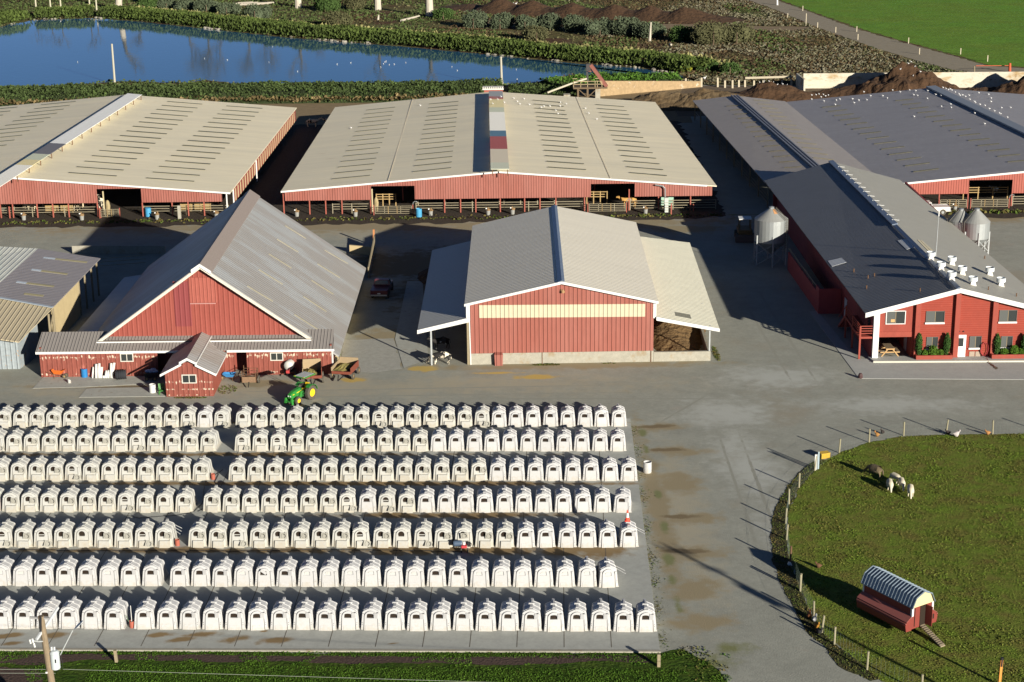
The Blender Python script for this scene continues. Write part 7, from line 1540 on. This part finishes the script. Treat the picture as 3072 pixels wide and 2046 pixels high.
pole(0,zm(453,560),zm(452,470),.10,'thin pale stake beside the ridge hut',mat('pale_post',(.5,.44,.32))); pole(0,r10(1213,575),r10(1212,543),.11,'short white stake on the near pond bank',WHT); pole(0,r20(2255,497),r20(2257,435),.28,'red post at the end of the red gate beside the dirt road',mat('red_gate_post',(.42,.08,.03),.6)); pole(0,r20(2012,495),r20(2012,455),.12,'pale gatepost where the red rail starts',WOODG); pole(0,r20(652,35),r20(652,-5),.25,'white marker post by the dirt road at the top edge',WHT)
a = at(*r20(2020,492)); c = at(*r20(2250,490)); o = MB().beam(a+Vector((0,0,1.0)),c+Vector((0,0,1.0)),.08,.1).build('red_gate',MATS['red_gate_post']); solo(o,a); tag(o,'long thin red gate rail across the dirt road','gate')
t = thing('track_fence','sparse line of short posts along both sides of the dirt road','fence',at(2330,70))
for q in ((724,128),(850,175),(930,192),(1055,225),(1208,275),(1632,375),(828,75),(1557,300),(1200,220),(1916,375),(2102,425)): p = at(*r20(*q)); MB().beam(p,p+Vector((0,0,1.2 if q != (850,175) else 2.6)),.16,.16).build('post',MATS['pale_post'],t)
p = at(*r20(480,70)); 
# hut on the ridge end (beyond the centre barn)
a = at(*r10(975,650),0); Yh = 264.5; Q = lambda x,y,dy=0: onY(*zm(x,y),Yh+dy)
t = thing('ridge_hut','small red hut with white fence-like roof edge behind the barn ridge','hut',(Q(300,600).x,Yh,0)); b = MB(); b.box(Q(165,600).x,Q(455,600).x,Yh,Yh+2.2,0,Q(165,612).z); b.build('wall',REDP,t)
MB().box(Q(140,600).x,Q(465,600).x,Yh-.2,Yh+2.4,Q(165,612).z,Q(165,590).z).build('roof',mat('hut_white',(.55,.53,.47),.7),t); b = MB()
for k in range(10): x = Q(150+33*k,585).x; b.box(x-.06,x+.06,Yh,Yh+.1,Q(165,590).z,Q(165,570).z)
b.build('roof_edge',MATS['hut_white'],t)
# low walls, pens behind the red barn in shade
a = at(*r01(500,372)); c = at(*r01(1140,372)); t = thing('pen_wall','low concrete pen wall in the shade behind the red barn','wall',a); MB().hexa([a,c,c+Vector((0,.3,0)),a+Vector((0,.3,0)),a+Vector((0,0,.9)),c+Vector((0,0,.9)),c+Vector((0,.3,.9)),a+Vector((0,.3,.9))]).build('wall',CONCW,t)
a = at(*r01(690,480)); c = at(*r01(1010,455)); t = thing('pen_rail','dark rails of an empty pen behind the low lean-to roof','fence',a); b = MB(); [b.beam(a+Vector((0,0,z)),c+Vector((0,0,z)),.06,.06) for z in (.4,.8,1.2)]; b.build('rail',PIPE,t)
a = at(*r11(185,540)); c = at(*r11(228,330)); t = thing('plank_fence','leaning shaded plank fence right of the red barn roof','fence',a); MB().hexa([a,c,c+Vector((.1,0,0)),a+Vector((.1,0,0)),a+Vector((0,0,1.2)),c+Vector((0,0,1.5)),c+Vector((.1,0,1.5)),a+Vector((.1,0,1.2))]).build('boards',WOODG,t)
c_ = at(*(980+1120*.1275,700+300*.1275)); o = MB().beam(c_,c_+Vector((0,0,1.9)),.2,.2).build('post',mat('orange_wood',(.40,.17,.07),.8)); solo(o,c_); tag(o,'orange-brown post at the far end of the plank fence','post')
a = at(*(980+540*.1275,700+470*.1275)); c = at(*(980+1080*.1275,700+520*.1275)); t = thing('block_wall','cream block wall end behind the red barn roof corner','wall',a); MB().hexa([a,c,c+Vector((0,.3,0)),a+Vector((0,.3,0)),a+Vector((0,0,.9)),c+Vector((0,0,.9)),c+Vector((0,.3,.9)),a+Vector((0,.3,.9))]).build('wall',mat('cream_block',(.55,.43,.24),.85),t)
# ================================================================ barn fronts: rails, gates, bunks
def railing(a, c, zs, label, M=PIPE, posts=3, name='pipe_fence', pr=.045, r=.03, cat='fence'):
    a = Vector(a); c = Vector(c); t = thing(name, label, cat, a)
    for z in zs: MB().beam(a+Vector((0,0,z)),c+Vector((0,0,z)),r*2,r*2).build('rail',M,t)
    for k in range(posts): p = a.lerp(c,k/(posts-1)); MB().beam(p,p+Vector((0,0,max(zs)+.08)),pr*2,pr*2).build('post',M,t)
    return t
G4 = (.25,.55,.85,1.15)
def gate(pxa, pxb, f, yb, label, Y=201.2, M=PIPE, arch_=True):
    a = onY(*f(pxa,yb),Y); c = onY(*f(pxb,yb),Y); a.z = c.z = 0; t = thing('pipe_gate', label, 'gate', a)
    b = MB(); 
    for z in (.2,.42,.64,.86,1.08): b.beam(a+Vector((0,0,z)),c+Vector((0,0,z)),.05,.05)
    b.build('rails',M,t)
    for k in (0,.26,.36,.60,.70,1): p = a.lerp(c,k); MB().beam(p+Vector((0,0,.15)),p+Vector((0,0,1.12)),.06,.05).build('upright',M if k not in (.36,.60) else WOODY,t)
    for p in (a+Vector((-.15,0,0)),c+Vector((.15,0,0))): MB().beam(p,p+Vector((0,0,1.25)),.09,.09).build('gatepost',REDP,t)
    if arch_:
        p = c+Vector((.15,0,1.2)); MB().path([p+Vector((.0,0,0)),p+Vector((.03,0,.25)),p+Vector((.2,0,.42)),p+Vector((.42,0,.42)),p+Vector((.55,0,.3))],.045).build('hoop',GALV,t)
gate(270,1105,zb3,600,'pipe gate across the left doorway of the middle barn'); gate(345,900,zb4,470,'pipe gate across the right doorway of the middle barn'); gate(1240,2005,zb5,430,'pipe gate across the right barn doorway'); gate(2005-20,2330,zb1,705,'pipe gate across the left barn doorway',arch_=False)
gate(570,1125,zb5,430,'pipe gate left of the right barn doorway gate',arch_=False)
def X(f,px,py,Y=202.4): return onY(*f(px,py),Y).x
segs = [(X(zb1,0,560),X(zb1,1900,560),'long pipe rail under the left barn front'),(X(zb2,470,540),X(zb2,2130,540),'pipe rail under the right part of the left barn front'),(X(r10,-60,1420),X(r10,205,1420),'pipe rail at the left end of the middle barn front'),(X(r10,515,1400),X(r10,1680,1400),'long pipe rail along the centre of the middle barn front'),(X(zb4,975,350),X(zb4,2290,330),'pipe rail along the right part of the middle barn front'),(X(zb5,2110,300),72,'pipe rail right of the right barn doorway')]
for i,(xa,xb,lab) in enumerate(segs): railing((xa,202.35,0),(xb,202.35,0),(.55,.85,1.15) if i not in (4,5) else G4,lab,posts=max(3,int((xb-xa)/2.6)))
segs2 = [(X(zb1,0,600,206),X(zb1,850,600,206),'second inner rail inside the left barn'),(X(r10,530,1390,206),X(r10,1090,1390,206),'inner rail behind the middle barn front, left half'),(X(r10,1120,1390,206),X(r10,1470,1390,206),'inner rail behind the middle barn front, right half'),(X(zb3,300,300,206),X(zb3,740,300,206),'tan inner rail seen through the left doorway of the middle barn'),(X(zb4,310,280,206),X(zb4,620,280,206),'tan inner rail seen through the right doorway of the middle barn'),(X(zb5,1060,200,206),X(zb5,2000,200,206),'tan inner rail seen through the right barn doorway')]
for xa,xb,lab in segs2: railing((xa,206,0),(xb,206,0),(.9,1.2,1.5),lab,M=WOODY if 'tan' in lab else PIPE,posts=4,pr=.06,r=.045)
def bunk(f,x0,x1,y,label,Y=204.5,h=.75):
    a = X(f,x0,y,Y); c = X(f,x1,y,Y); t = thing('feed_bunk',label,'feed bunk',(a,Y,0)); MB().box(a,c,Y,Y+.12,.15,.15+h).build('front_board',mat('bunk_board',(.38,.27,.12),.85,var=.25,vscale=2),t)
    for k in range(4): x = a+(c-a)*k/3; MB().beam((x,Y-.05,0),(x,Y-.05,.95),.1,.08).build('post',WOODY,t)
bunk(zb1,885,1430,560,'tan board feed bunk inside the left barn, between red posts'); bunk(zb2,1195,1780,540,'tan board feed bunk inside the left barn, right part')
a = at(*zb2(1150,720)); 
def slabpost(f,x,yb,yt,label,M=CONCW,w_=.35,Y=200.6):
    p = onY(*f(x,yb),Y); p.z = 0; q = onY(*f(x,yt),Y); o = MB().beam(p,(p.x,Y,q.z),w_,w_).build('concrete_post',M); solo(o,p); tag(o,label,'post')
slabpost(zb2,1170,715,500,'grey concrete post with a pipe before the left barn front'); 
t = thing('water_box','pale green water box behind the rails of the middle barn, right end','box',(X(zb4,1450,400,203.5),203.5,0)); MB().box(X(zb4,1450,400,203.5),X(zb4,1640,400,203.5),203.5,204.6,.2,1.35).build('body',mat('pale_green_box',(.30,.48,.38),.6,var=.15,vscale=2),t)
t = thing('pump_tower','white meshed pump stand at the right end of the middle barn front','pump stand',(X(zb4,1525,480,201.2),201.2,0)); x0,x1 = X(zb4,1497,480,201.2),X(zb4,1558,480,201.2); MB().box(x0,x1,200.9,201.4,0,1.75).build('body',mat('pump_white',(.50,.54,.50),.6,var=.2,vscale=5),t); b = MB(); [b.beam((x0-.02,200.85,z),(x1+.02,200.85,z),.04,.04) for z in (.3,.6,.9,1.2)]; b.build('mesh',PIPE,t)
for f,x,y0,y1,lab in ((zb4,1605,530,360,'red end post of the short rail by the pump stand'),(zb4,1945,475,370,'short red post at the shaded right end of the middle barn'),(zb1,200,750,520,'extra red post at the left photo edge'),(zb1,1985,740,540,'red post beside the left barn doorway')):
    p = at(*f(x,y0)); q = onY(*f(x,y1),p.y); o = MB().beam(p,(p.x,p.y,q.z),.13,.13).build('red_post',REDP); solo(o,p); tag(o,lab,'post')
# dead machinery column at doorways
for f,x,yb,yt,lab in ((zb1,2040,480,220,'tan upright with cables just inside the left barn doorway'),(zb3,205,300,50,'pale upright just inside the left doorway of the middle barn')):
    p = onY(*f(x,yb),203.0); q = onY(*f(x,yt),203.0); t = thing('door_mechanism',lab,'mechanism',(p.x,203,0)); MB().beam((p.x,203,0),(p.x,203,q.z),.14,.14).build('upright',mat('tan_metal',(.42,.36,.22),.7),t); MB().blob((p.x+.45,203,.9),.28,.3,1.0,4).build('cable_bundle',mat('cable_tan',(.30,.24,.13),.9),t)
barrel(at(*zb2(560,715)),BB2,.36,1.05,'light blue barrel with white label at the left barn doorway',open_=False,lidM=BB); MB
barrel(at(*zb3(1265,700))+Vector((0,.3,0)),BB2,.36,1.0,'light blue open barrel beside the left doorway of the middle barn')
# concrete pots with broken posts in front of barns
pots = [(zb1,470,785,'leftmost'),(zb1,1610,785,'second from the left'),(zb2,730,770,'third from the left'),(zb2,1895,745,'half behind the red barn roof, fourth from the left'),(r00,2048,1492,'fifth from the left'),(r10,98,1492,'sixth from the left'),(zb3,1535,655,'seventh from the left'),(r10,1013,1482,'eighth from the left'),(r10,1181,1477,'ninth from the left'),(zb4,1210,515,'tenth, near the pump stand'),(zb5,880,510,'beside the white pickup')]
PG = mat('pot_grey',(.27,.27,.25),.8,var=.15,vscale=3); PB = mat('pot_brown',(.30,.19,.09),.9,var=.3,vscale=4)
def pot(loc,label,seed):
    rn = random.Random(seed); t = thing('bollard_bucket','bucket bollard before the barns, '+label,'bollard',(0,0,0),'bucket bollards before the barns')
    MB().lathe((0,0,0),[(.22,0),(.27,.55),(.25,.55),(.2,.3)],n=12).build('bucket',PG,t); b = MB(); b.tube((0,0,.2),(rn.uniform(-.1,.1),0,.95),.07,n=7); b.blob((.05,0,.62),.26,.24,.16,seed,.3); b.build('rope_top',PB,t); MB().rbox((-.22,0,.78),.16,.1,.12,.3).build('insulator',WHT,t)
    place(t,loc)
for i,(f,x,y,lab) in enumerate(pots): pot(at(*f(x,y)),lab,i)
# ================================================================ animals
def skinned(name, nodes, edges, radii, M, sub=1):
    me = bpy.data.meshes.new(name); me.from_pydata(nodes,edges,[]); me.materials.append(M); o = bpy.data.objects.new(name,me); col.objects.link(o)
    md = o.modifiers.new('skin','SKIN'); md.use_smooth_shade = True
    for i,r_ in enumerate(radii): me.skin_vertices[0].data[i].radius = (r_,r_) if not isinstance(r_,tuple) else r_
    me.skin_vertices[0].data[0].use_root = True
    if sub: s = o.modifiers.new('sub','SUBSURF'); s.levels = sub; s.render_levels = sub
    return o
def quad_body(L_, H_, depth, neck, head, leg, name, M, headdown=True, step=0):
    """L_ body length, H_ back height; faces +X"""
    hz = H_-depth; N = [(0,0,H_-depth*.95),(.38*L_,0,H_-depth*.95),(-.42*L_,0,H_-depth*.85)]
    rad = [depth*1.02,depth*.95,depth*.88]; E_ = [(0,1),(0,2)]
    nk = (.62*L_,0,H_-depth*(.6 if not headdown else 1.15)); hd = (.80*L_,0,(H_+.08) if not headdown else H_*.34); mz = (.98*L_,0,H_-.02 if not headdown else H_*.14)
    i = len(N); N += [nk,hd,mz]; rad += [neck,head,head*.62]; E_ += [(1,i),(i,i+1),(i+1,i+2)]
    for sx in (.36,-.40):
        for sy in (-1,1):
            i = len(N); y = sy*depth*.62; d = step*(sy*.12*L_)*(1 if sx > 0 else -1); back = -.06*L_ if sx < 0 else 0
            N += [(sx*L_,y,H_-depth*1.35),(sx*L_+back+d*.5,y,H_*.34),(sx*L_+d,y,.03)]; rad += [leg*2.0,leg*1.15,leg]; E_ += [(1 if sx > 0 else 2,i),(i,i+1),(i+1,i+2)]
    i = len(N); N += [(-.56*L_,0,H_-depth*.8),(-.60*L_,0,H_*.4)]; rad += [leg*.7,leg*.6]; E_ += [(2,i),(i,i+1)]
    return skinned(name,N,E_,rad,M)
COWM = mat('cow_black_white',(.015,.014,.014),.8,spots=[(1.55,.50,.515,(.62,.56,.44))]); COWW = mat('cow_cream',(.58,.48,.32),.8,spots=[(2.2,.56,.58,(.03,.025,.02))]); COWT = mat('cow_tan',(.48,.27,.08),.8,var=.15,vscale=3); COWK = mat('cow_dark',(.02,.018,.018),.8,spots=[(1.3,.56,.575,(.5,.5,.5))])
def cow(loc, rz, M, label, hd=True, s=1.0, step=.3):
    o = quad_body(1.55,1.25,.34,.17,.15,.055,'cow',M,hd,step); 
    t = tag(o,label,'cow','dairy cows around the barns'); place(o,loc,rz,s)
    b = MB(); b.lathe((.1,0,.62-.0),[(.0,-.3),(.12,-.3)],n=6) if False else None
    e = MB(); hx,hz_ = 1.2,(1.38 if not hd else .52)
    for sy in (-1,1): e.hexa([(hx-.06,sy*.10,hz_),(hx+.02,sy*.10,hz_),(hx+.02,sy*.30,hz_+.02),(hx-.06,sy*.30,hz_+.02),(hx-.06,sy*.10,hz_+.06),(hx+.02,sy*.10,hz_+.06),(hx+.02,sy*.30,hz_+.06),(hx-.06,sy*.30,hz_+.06)])
    q = MB(); q.v = e.v[:8]; q.f = e.f[:6]; eo = q.build('ear',M); eo.parent = o; q = MB(); q.v = e.v[8:]; q.f = [[k-8 for k in f] for f in e.f[6:]]; eo = q.build('ear',M); eo.parent = o
    return o
p = at(1260+640*.0956,960+1400*.0956); cow((p.x+.1,p.y+.15,0),R(180),COWM,'black and white cow grazing at the lean-to gate',True,.92)
cow((-6.3,147.2,0),R(200),COWK,'dark cow standing in the shade behind the lean-to gate',False,.9)
cow(at(*zb1(600,618))+Vector((0,.2,0)),R(10),COWW,'cream spotted cow walking behind the left barn rail',False,.95,.8); cow(at(*zb1(1520,612))+Vector((0,.6,0)),R(70),COWW,'pale cow facing away beside the feed bunk of the left barn',False,.9); cow(at(*zb1(1660,600))+Vector((0,1.6,0)),R(190),COWW,'pale cow standing right of the one facing away',False,1.0)
cow(at(*zb1(1945,575))+Vector((0,.8,0)),R(110),COWM,'black and white cow at the left edge of the left barn doorway',False,1.0); cow(at(*zb4(960,440))+Vector((0,.6,0)),R(185),COWT,'tan cow behind the right doorway gate of the middle barn',False,1.05)
cow(at(*r21(800,360))+Vector((.9,0,0)),R(80),COWK,'dark cow inside the shaded pen beside the parlour',False,.9); cow(at(*r21(790,300))+Vector((1.1,1,0)),R(60),COWM,'black and white cow deeper in the shaded pen beside the parlour',False,.9)
cow(at(*zb5(2080,300))+Vector((-1.5,3,0)),R(30),COWK,'dark cow in the right barn doorway behind rails',False,.95); cow((-30.2,262,0),R(5),COWW,'pale spotted cow at the far end of the alley between left barns',False,1.0); cow((-27.6,262.8,0),R(170),COWW,'second spotted cow at the far end of the barn alley, right one',False,1.0)
WOOL = mat('sheep_wool',(.62,.56,.42),.95,var=.12,vscale=9); WOOLD = mat('sheep_dark_wool',(.22,.17,.10),.95,var=.35,vscale=5,bump=.03,bscale=12)
def sheep(loc, rz, M, label, s=1.0):
    o = quad_body(.95,.72,.235,.10,.085,.035,'sheep',M,True,.2); tag(o,label,'sheep','sheep grazing in the paddock'); place(o,loc,rz,s); return o
for q,rz,M,lab,s in [((1275,600),R(125),WOOLD,'dark brown sheep at the left of the flock',1.25),((1415,640),R(-60),WOOL,'pale sheep at the back middle of the flock',.95),((1375,690),R(-95),WOOL,'dirty pale sheep facing the camera, nearest the dark sheep',1.0),((1460,680),R(-92),WOOL,'pale sheep right of the middle pair',1.0),((1525,735),R(-100),WOOL,'cream sheep standing apart at the right of the flock',1.05)]:
    sheep(at(*r7(*q)),rz,M,lab,s)
def bird(M, name, cat, L_=.42, r_=.10, legM=None):
    b = MB(); rings = []
    for f,rr,z in ((-.55,.01,.30),(-.42,.03,.27),(-.2,.085,.24),(.05,.105,.23),(.24,.08,.27),(.33,.045,.35),(.40,.055,.42),(.47,.05,.44),(.52,.02,.43),(.60,.005,.42)):
        rings.append([(f*L_,rr*math.cos(a_)*r_/.1,z*L_/.42+rr*math.sin(a_)*1.15*r_/.1-.06) for a_ in [2*math.pi*k/8 for k in range(8)]])
    b.loft(rings); b.tube((.0,.03,.15),(.0,.03,0),.01,n=4); b.tube((.0,-.03,.15),(.0,-.03,0),.01,n=4); o = b.build(name,M,None,True); return o
GULL = mat('gull_white',(.52,.52,.52),.6); gb = bird(GULL,'gull','gull',.46,.13); gused = [False]
GG = 'gulls scattered over roofs, heaps and pond'
def gull(p, lab, rz, s=1.0):
    if not gused[0]: gused[0] = True; o = gb
    else: o = gb.copy(); col.objects.link(o)
    o.location = p; o.rotation_euler = (0,0,rz); o.scale = (s,s,s); tag(o,lab,'gull',GG)
rn = random.Random(5)
rg = [(890,662),(890,690),(920,660),(940,655),(955,675),(970,658),(985,668),(1005,662),(975,703),(1053,727),(1060,697),(1085,690),(1183,715),(1172,688),(1215,697),(1270,695),(1296,667),(1380,667),(1412,683),(1500,640),(1565,628),(1607,632),(1593,660),(1620,665),(1690,632),(1688,685),(1745,658),(1783,668),(1785,740),(1597,810),(1848,733),(1852,757),(2015,787),(2083,860),(2200,750),(2262,748),(2128,683),(2127,707),(2110,657),(2042,655),(1795,618),(1815,625),(1832,632),(1845,628),(1856,636),(1880,650),(1905,663),(1912,672),(1930,670),(1950,680),(1975,672),(1980,700),(2012,715),(2018,722),(2050,735),(2085,743),(2115,765),(2150,780),(2183,795),(2192,800),(2240,825),(1250,640),(1448,628)]
nid = 0
def lab(i,where): return 'white gull on %s, %s counting from the left' % (where, ORD[i] if i < 24 else str(i+1)+'th')
A_ = sorted([q for q in rg if q[0] < 1790]); B_ = sorted([q for q in rg if q[0] >= 1790])
for i,q in enumerate(A_):
    p = solve_on(rbz, r20(*q), 4); gull((p.x,p.y,rbz(p.x,p.y)+.02),lab(i,'the near grey slope'),rn.uniform(2.5,4),.62)
for i,q in enumerate(B_):
    p = solve_on(rbz, r20(*q), 4); z_ = rbz(p.x,p.y)+(.02 if q[0] > 2100 and q[1] < 760 or q in ((2015,787),(2083,860)) else .2); gull((p.x,p.y,z_),lab(i,'or past the grey ridge'),rn.uniform(2.5,4),.62)
cg = sorted([(1190,683),(1262,687),(1215,705),(1232,723),(1298,727),(1512,712),(1510,737),(1440,738),(1398,738),(1380,745),(1495,790),(1480,768),(1552,722),(1125,712),(1080,690),(1045,720),(1030,690),(1103,672),(1685,753),(1707,787),(1762,827),(68,888),(545,733)])
for i,q in enumerate(cg):
    p = solve_on(cbz, r10(*q), 4); z_ = cbz(p.x,p.y)+.02
    if 1015 < q[0] < 1110: p = at(*r10(*q),5.78); z_ = 5.78
    gull((p.x,p.y,z_),lab(i,'the tan roof of the middle barn'),rn.uniform(2.5,4),.6)
wg = sorted([(65,435),(300,430),(308,425),(290,442),(330,448),(365,445),(445,434),(762,463),(1206,481),(800,488),(272,465)]+[(q[0]-2354,q[1]) for q in ((535,430),(1410,405),(1880,325),(2325,445),(2052,495),(1568,415),(418,148),(608,142),(1855,432))])
for i,q in enumerate(wg): p = at(*r10(*q)); gull((p.x,p.y,-.02),lab(i,'the pond'),rn.uniform(0,6),.5)
for i,(dx,dy) in enumerate(((0,0),(.5,.3),(-.6,.4),(.9,-.8),(-1.5,-1),(1.6,-2),(.3,-2.5),(-2.4,.2))):
    (o_,hf_),q = hp[34]; x,y = q.x+dx,q.y+dy; gull((x,y,hf_(x,y)),lab(i,'the tallest manure heap'),rn.uniform(0,6),.7)
for i in range(8):
    (o_,hf_),q = hp[33]; x,y = q.x-2+i*.75,q.y+.5+.4*math.sin(i*2.1); gull((x,y,hf_(x,y)),lab(i,'the heap before the white rail fence'),rn.uniform(0,6),.7)
for i,q in enumerate(((1180,78),(1205,76),(150,608))): p = at(*(r10(*q) if i < 2 else r20(*q))); gull((p.x,p.y,1.5),['white gull on the windrow slope, left one','white gull on the windrow slope, right one','white gull on the brown heap left of the rail fence'][i],0,1.3)
# poultry
for q,f,c,lab,rz,s in [((1285,310),r7,(.45,.22,.06),'ginger hen outside the paddock fence, behind the posts',2.5,.9),((1325,290),r7,(.07,.055,.05),'dark hen beside the ginger one outside the fence',2.2,.8),((1860,312),r7,(.55,.5,.48),'white and red duck inside the fence at the top of the paddock',.2,1.15),((1800,296),r7,(.04,.03,.03),'dark hen left of the white and red duck',3.0,.9),((2088,298),r7,(.42,.2,.07),'ginger hen by the farthest right fence post',2.9,.9),
    ((185,925),r8,(.28,.11,.04),'brown hen outside the fence near the coop, leftmost of four',1.2,.95),((240,960),r8,(.5,.5,.5),'white and black hen second in the line outside the fence',1.0,.9),((262,1025),r8,(.42,.2,.03),'golden hen third in the line outside the fence',-1.2,.95),((290,1085),r8,(.03,.03,.03),'black hen nearest the camera outside the fence',-1.0,1.0),((1335,860),r8,(.5,.42,.2),'pale hen standing in the coop doorway',-.5,.7),((860,1265),r7,(.14,.07,.035),'brown hen alone on the lawn near the fence',2.8,.9)]:
    o = bird(mat('feather_%d%d'%(q[0],q[1]),c,.8,var=.3,vscale=8),'hen','hen',.44,.15); p = at(*f(*q)); z_ = 0.0
    if 'doorway' in lab: p = at(*r8(1335,865),.55); z_ = .55
    o.location = (p.x,p.y,z_); o.rotation_euler = (0,0,rz); o.scale = (s*1.1,)*3; tag(o,lab,'duck' if 'duck' in lab else 'hen')
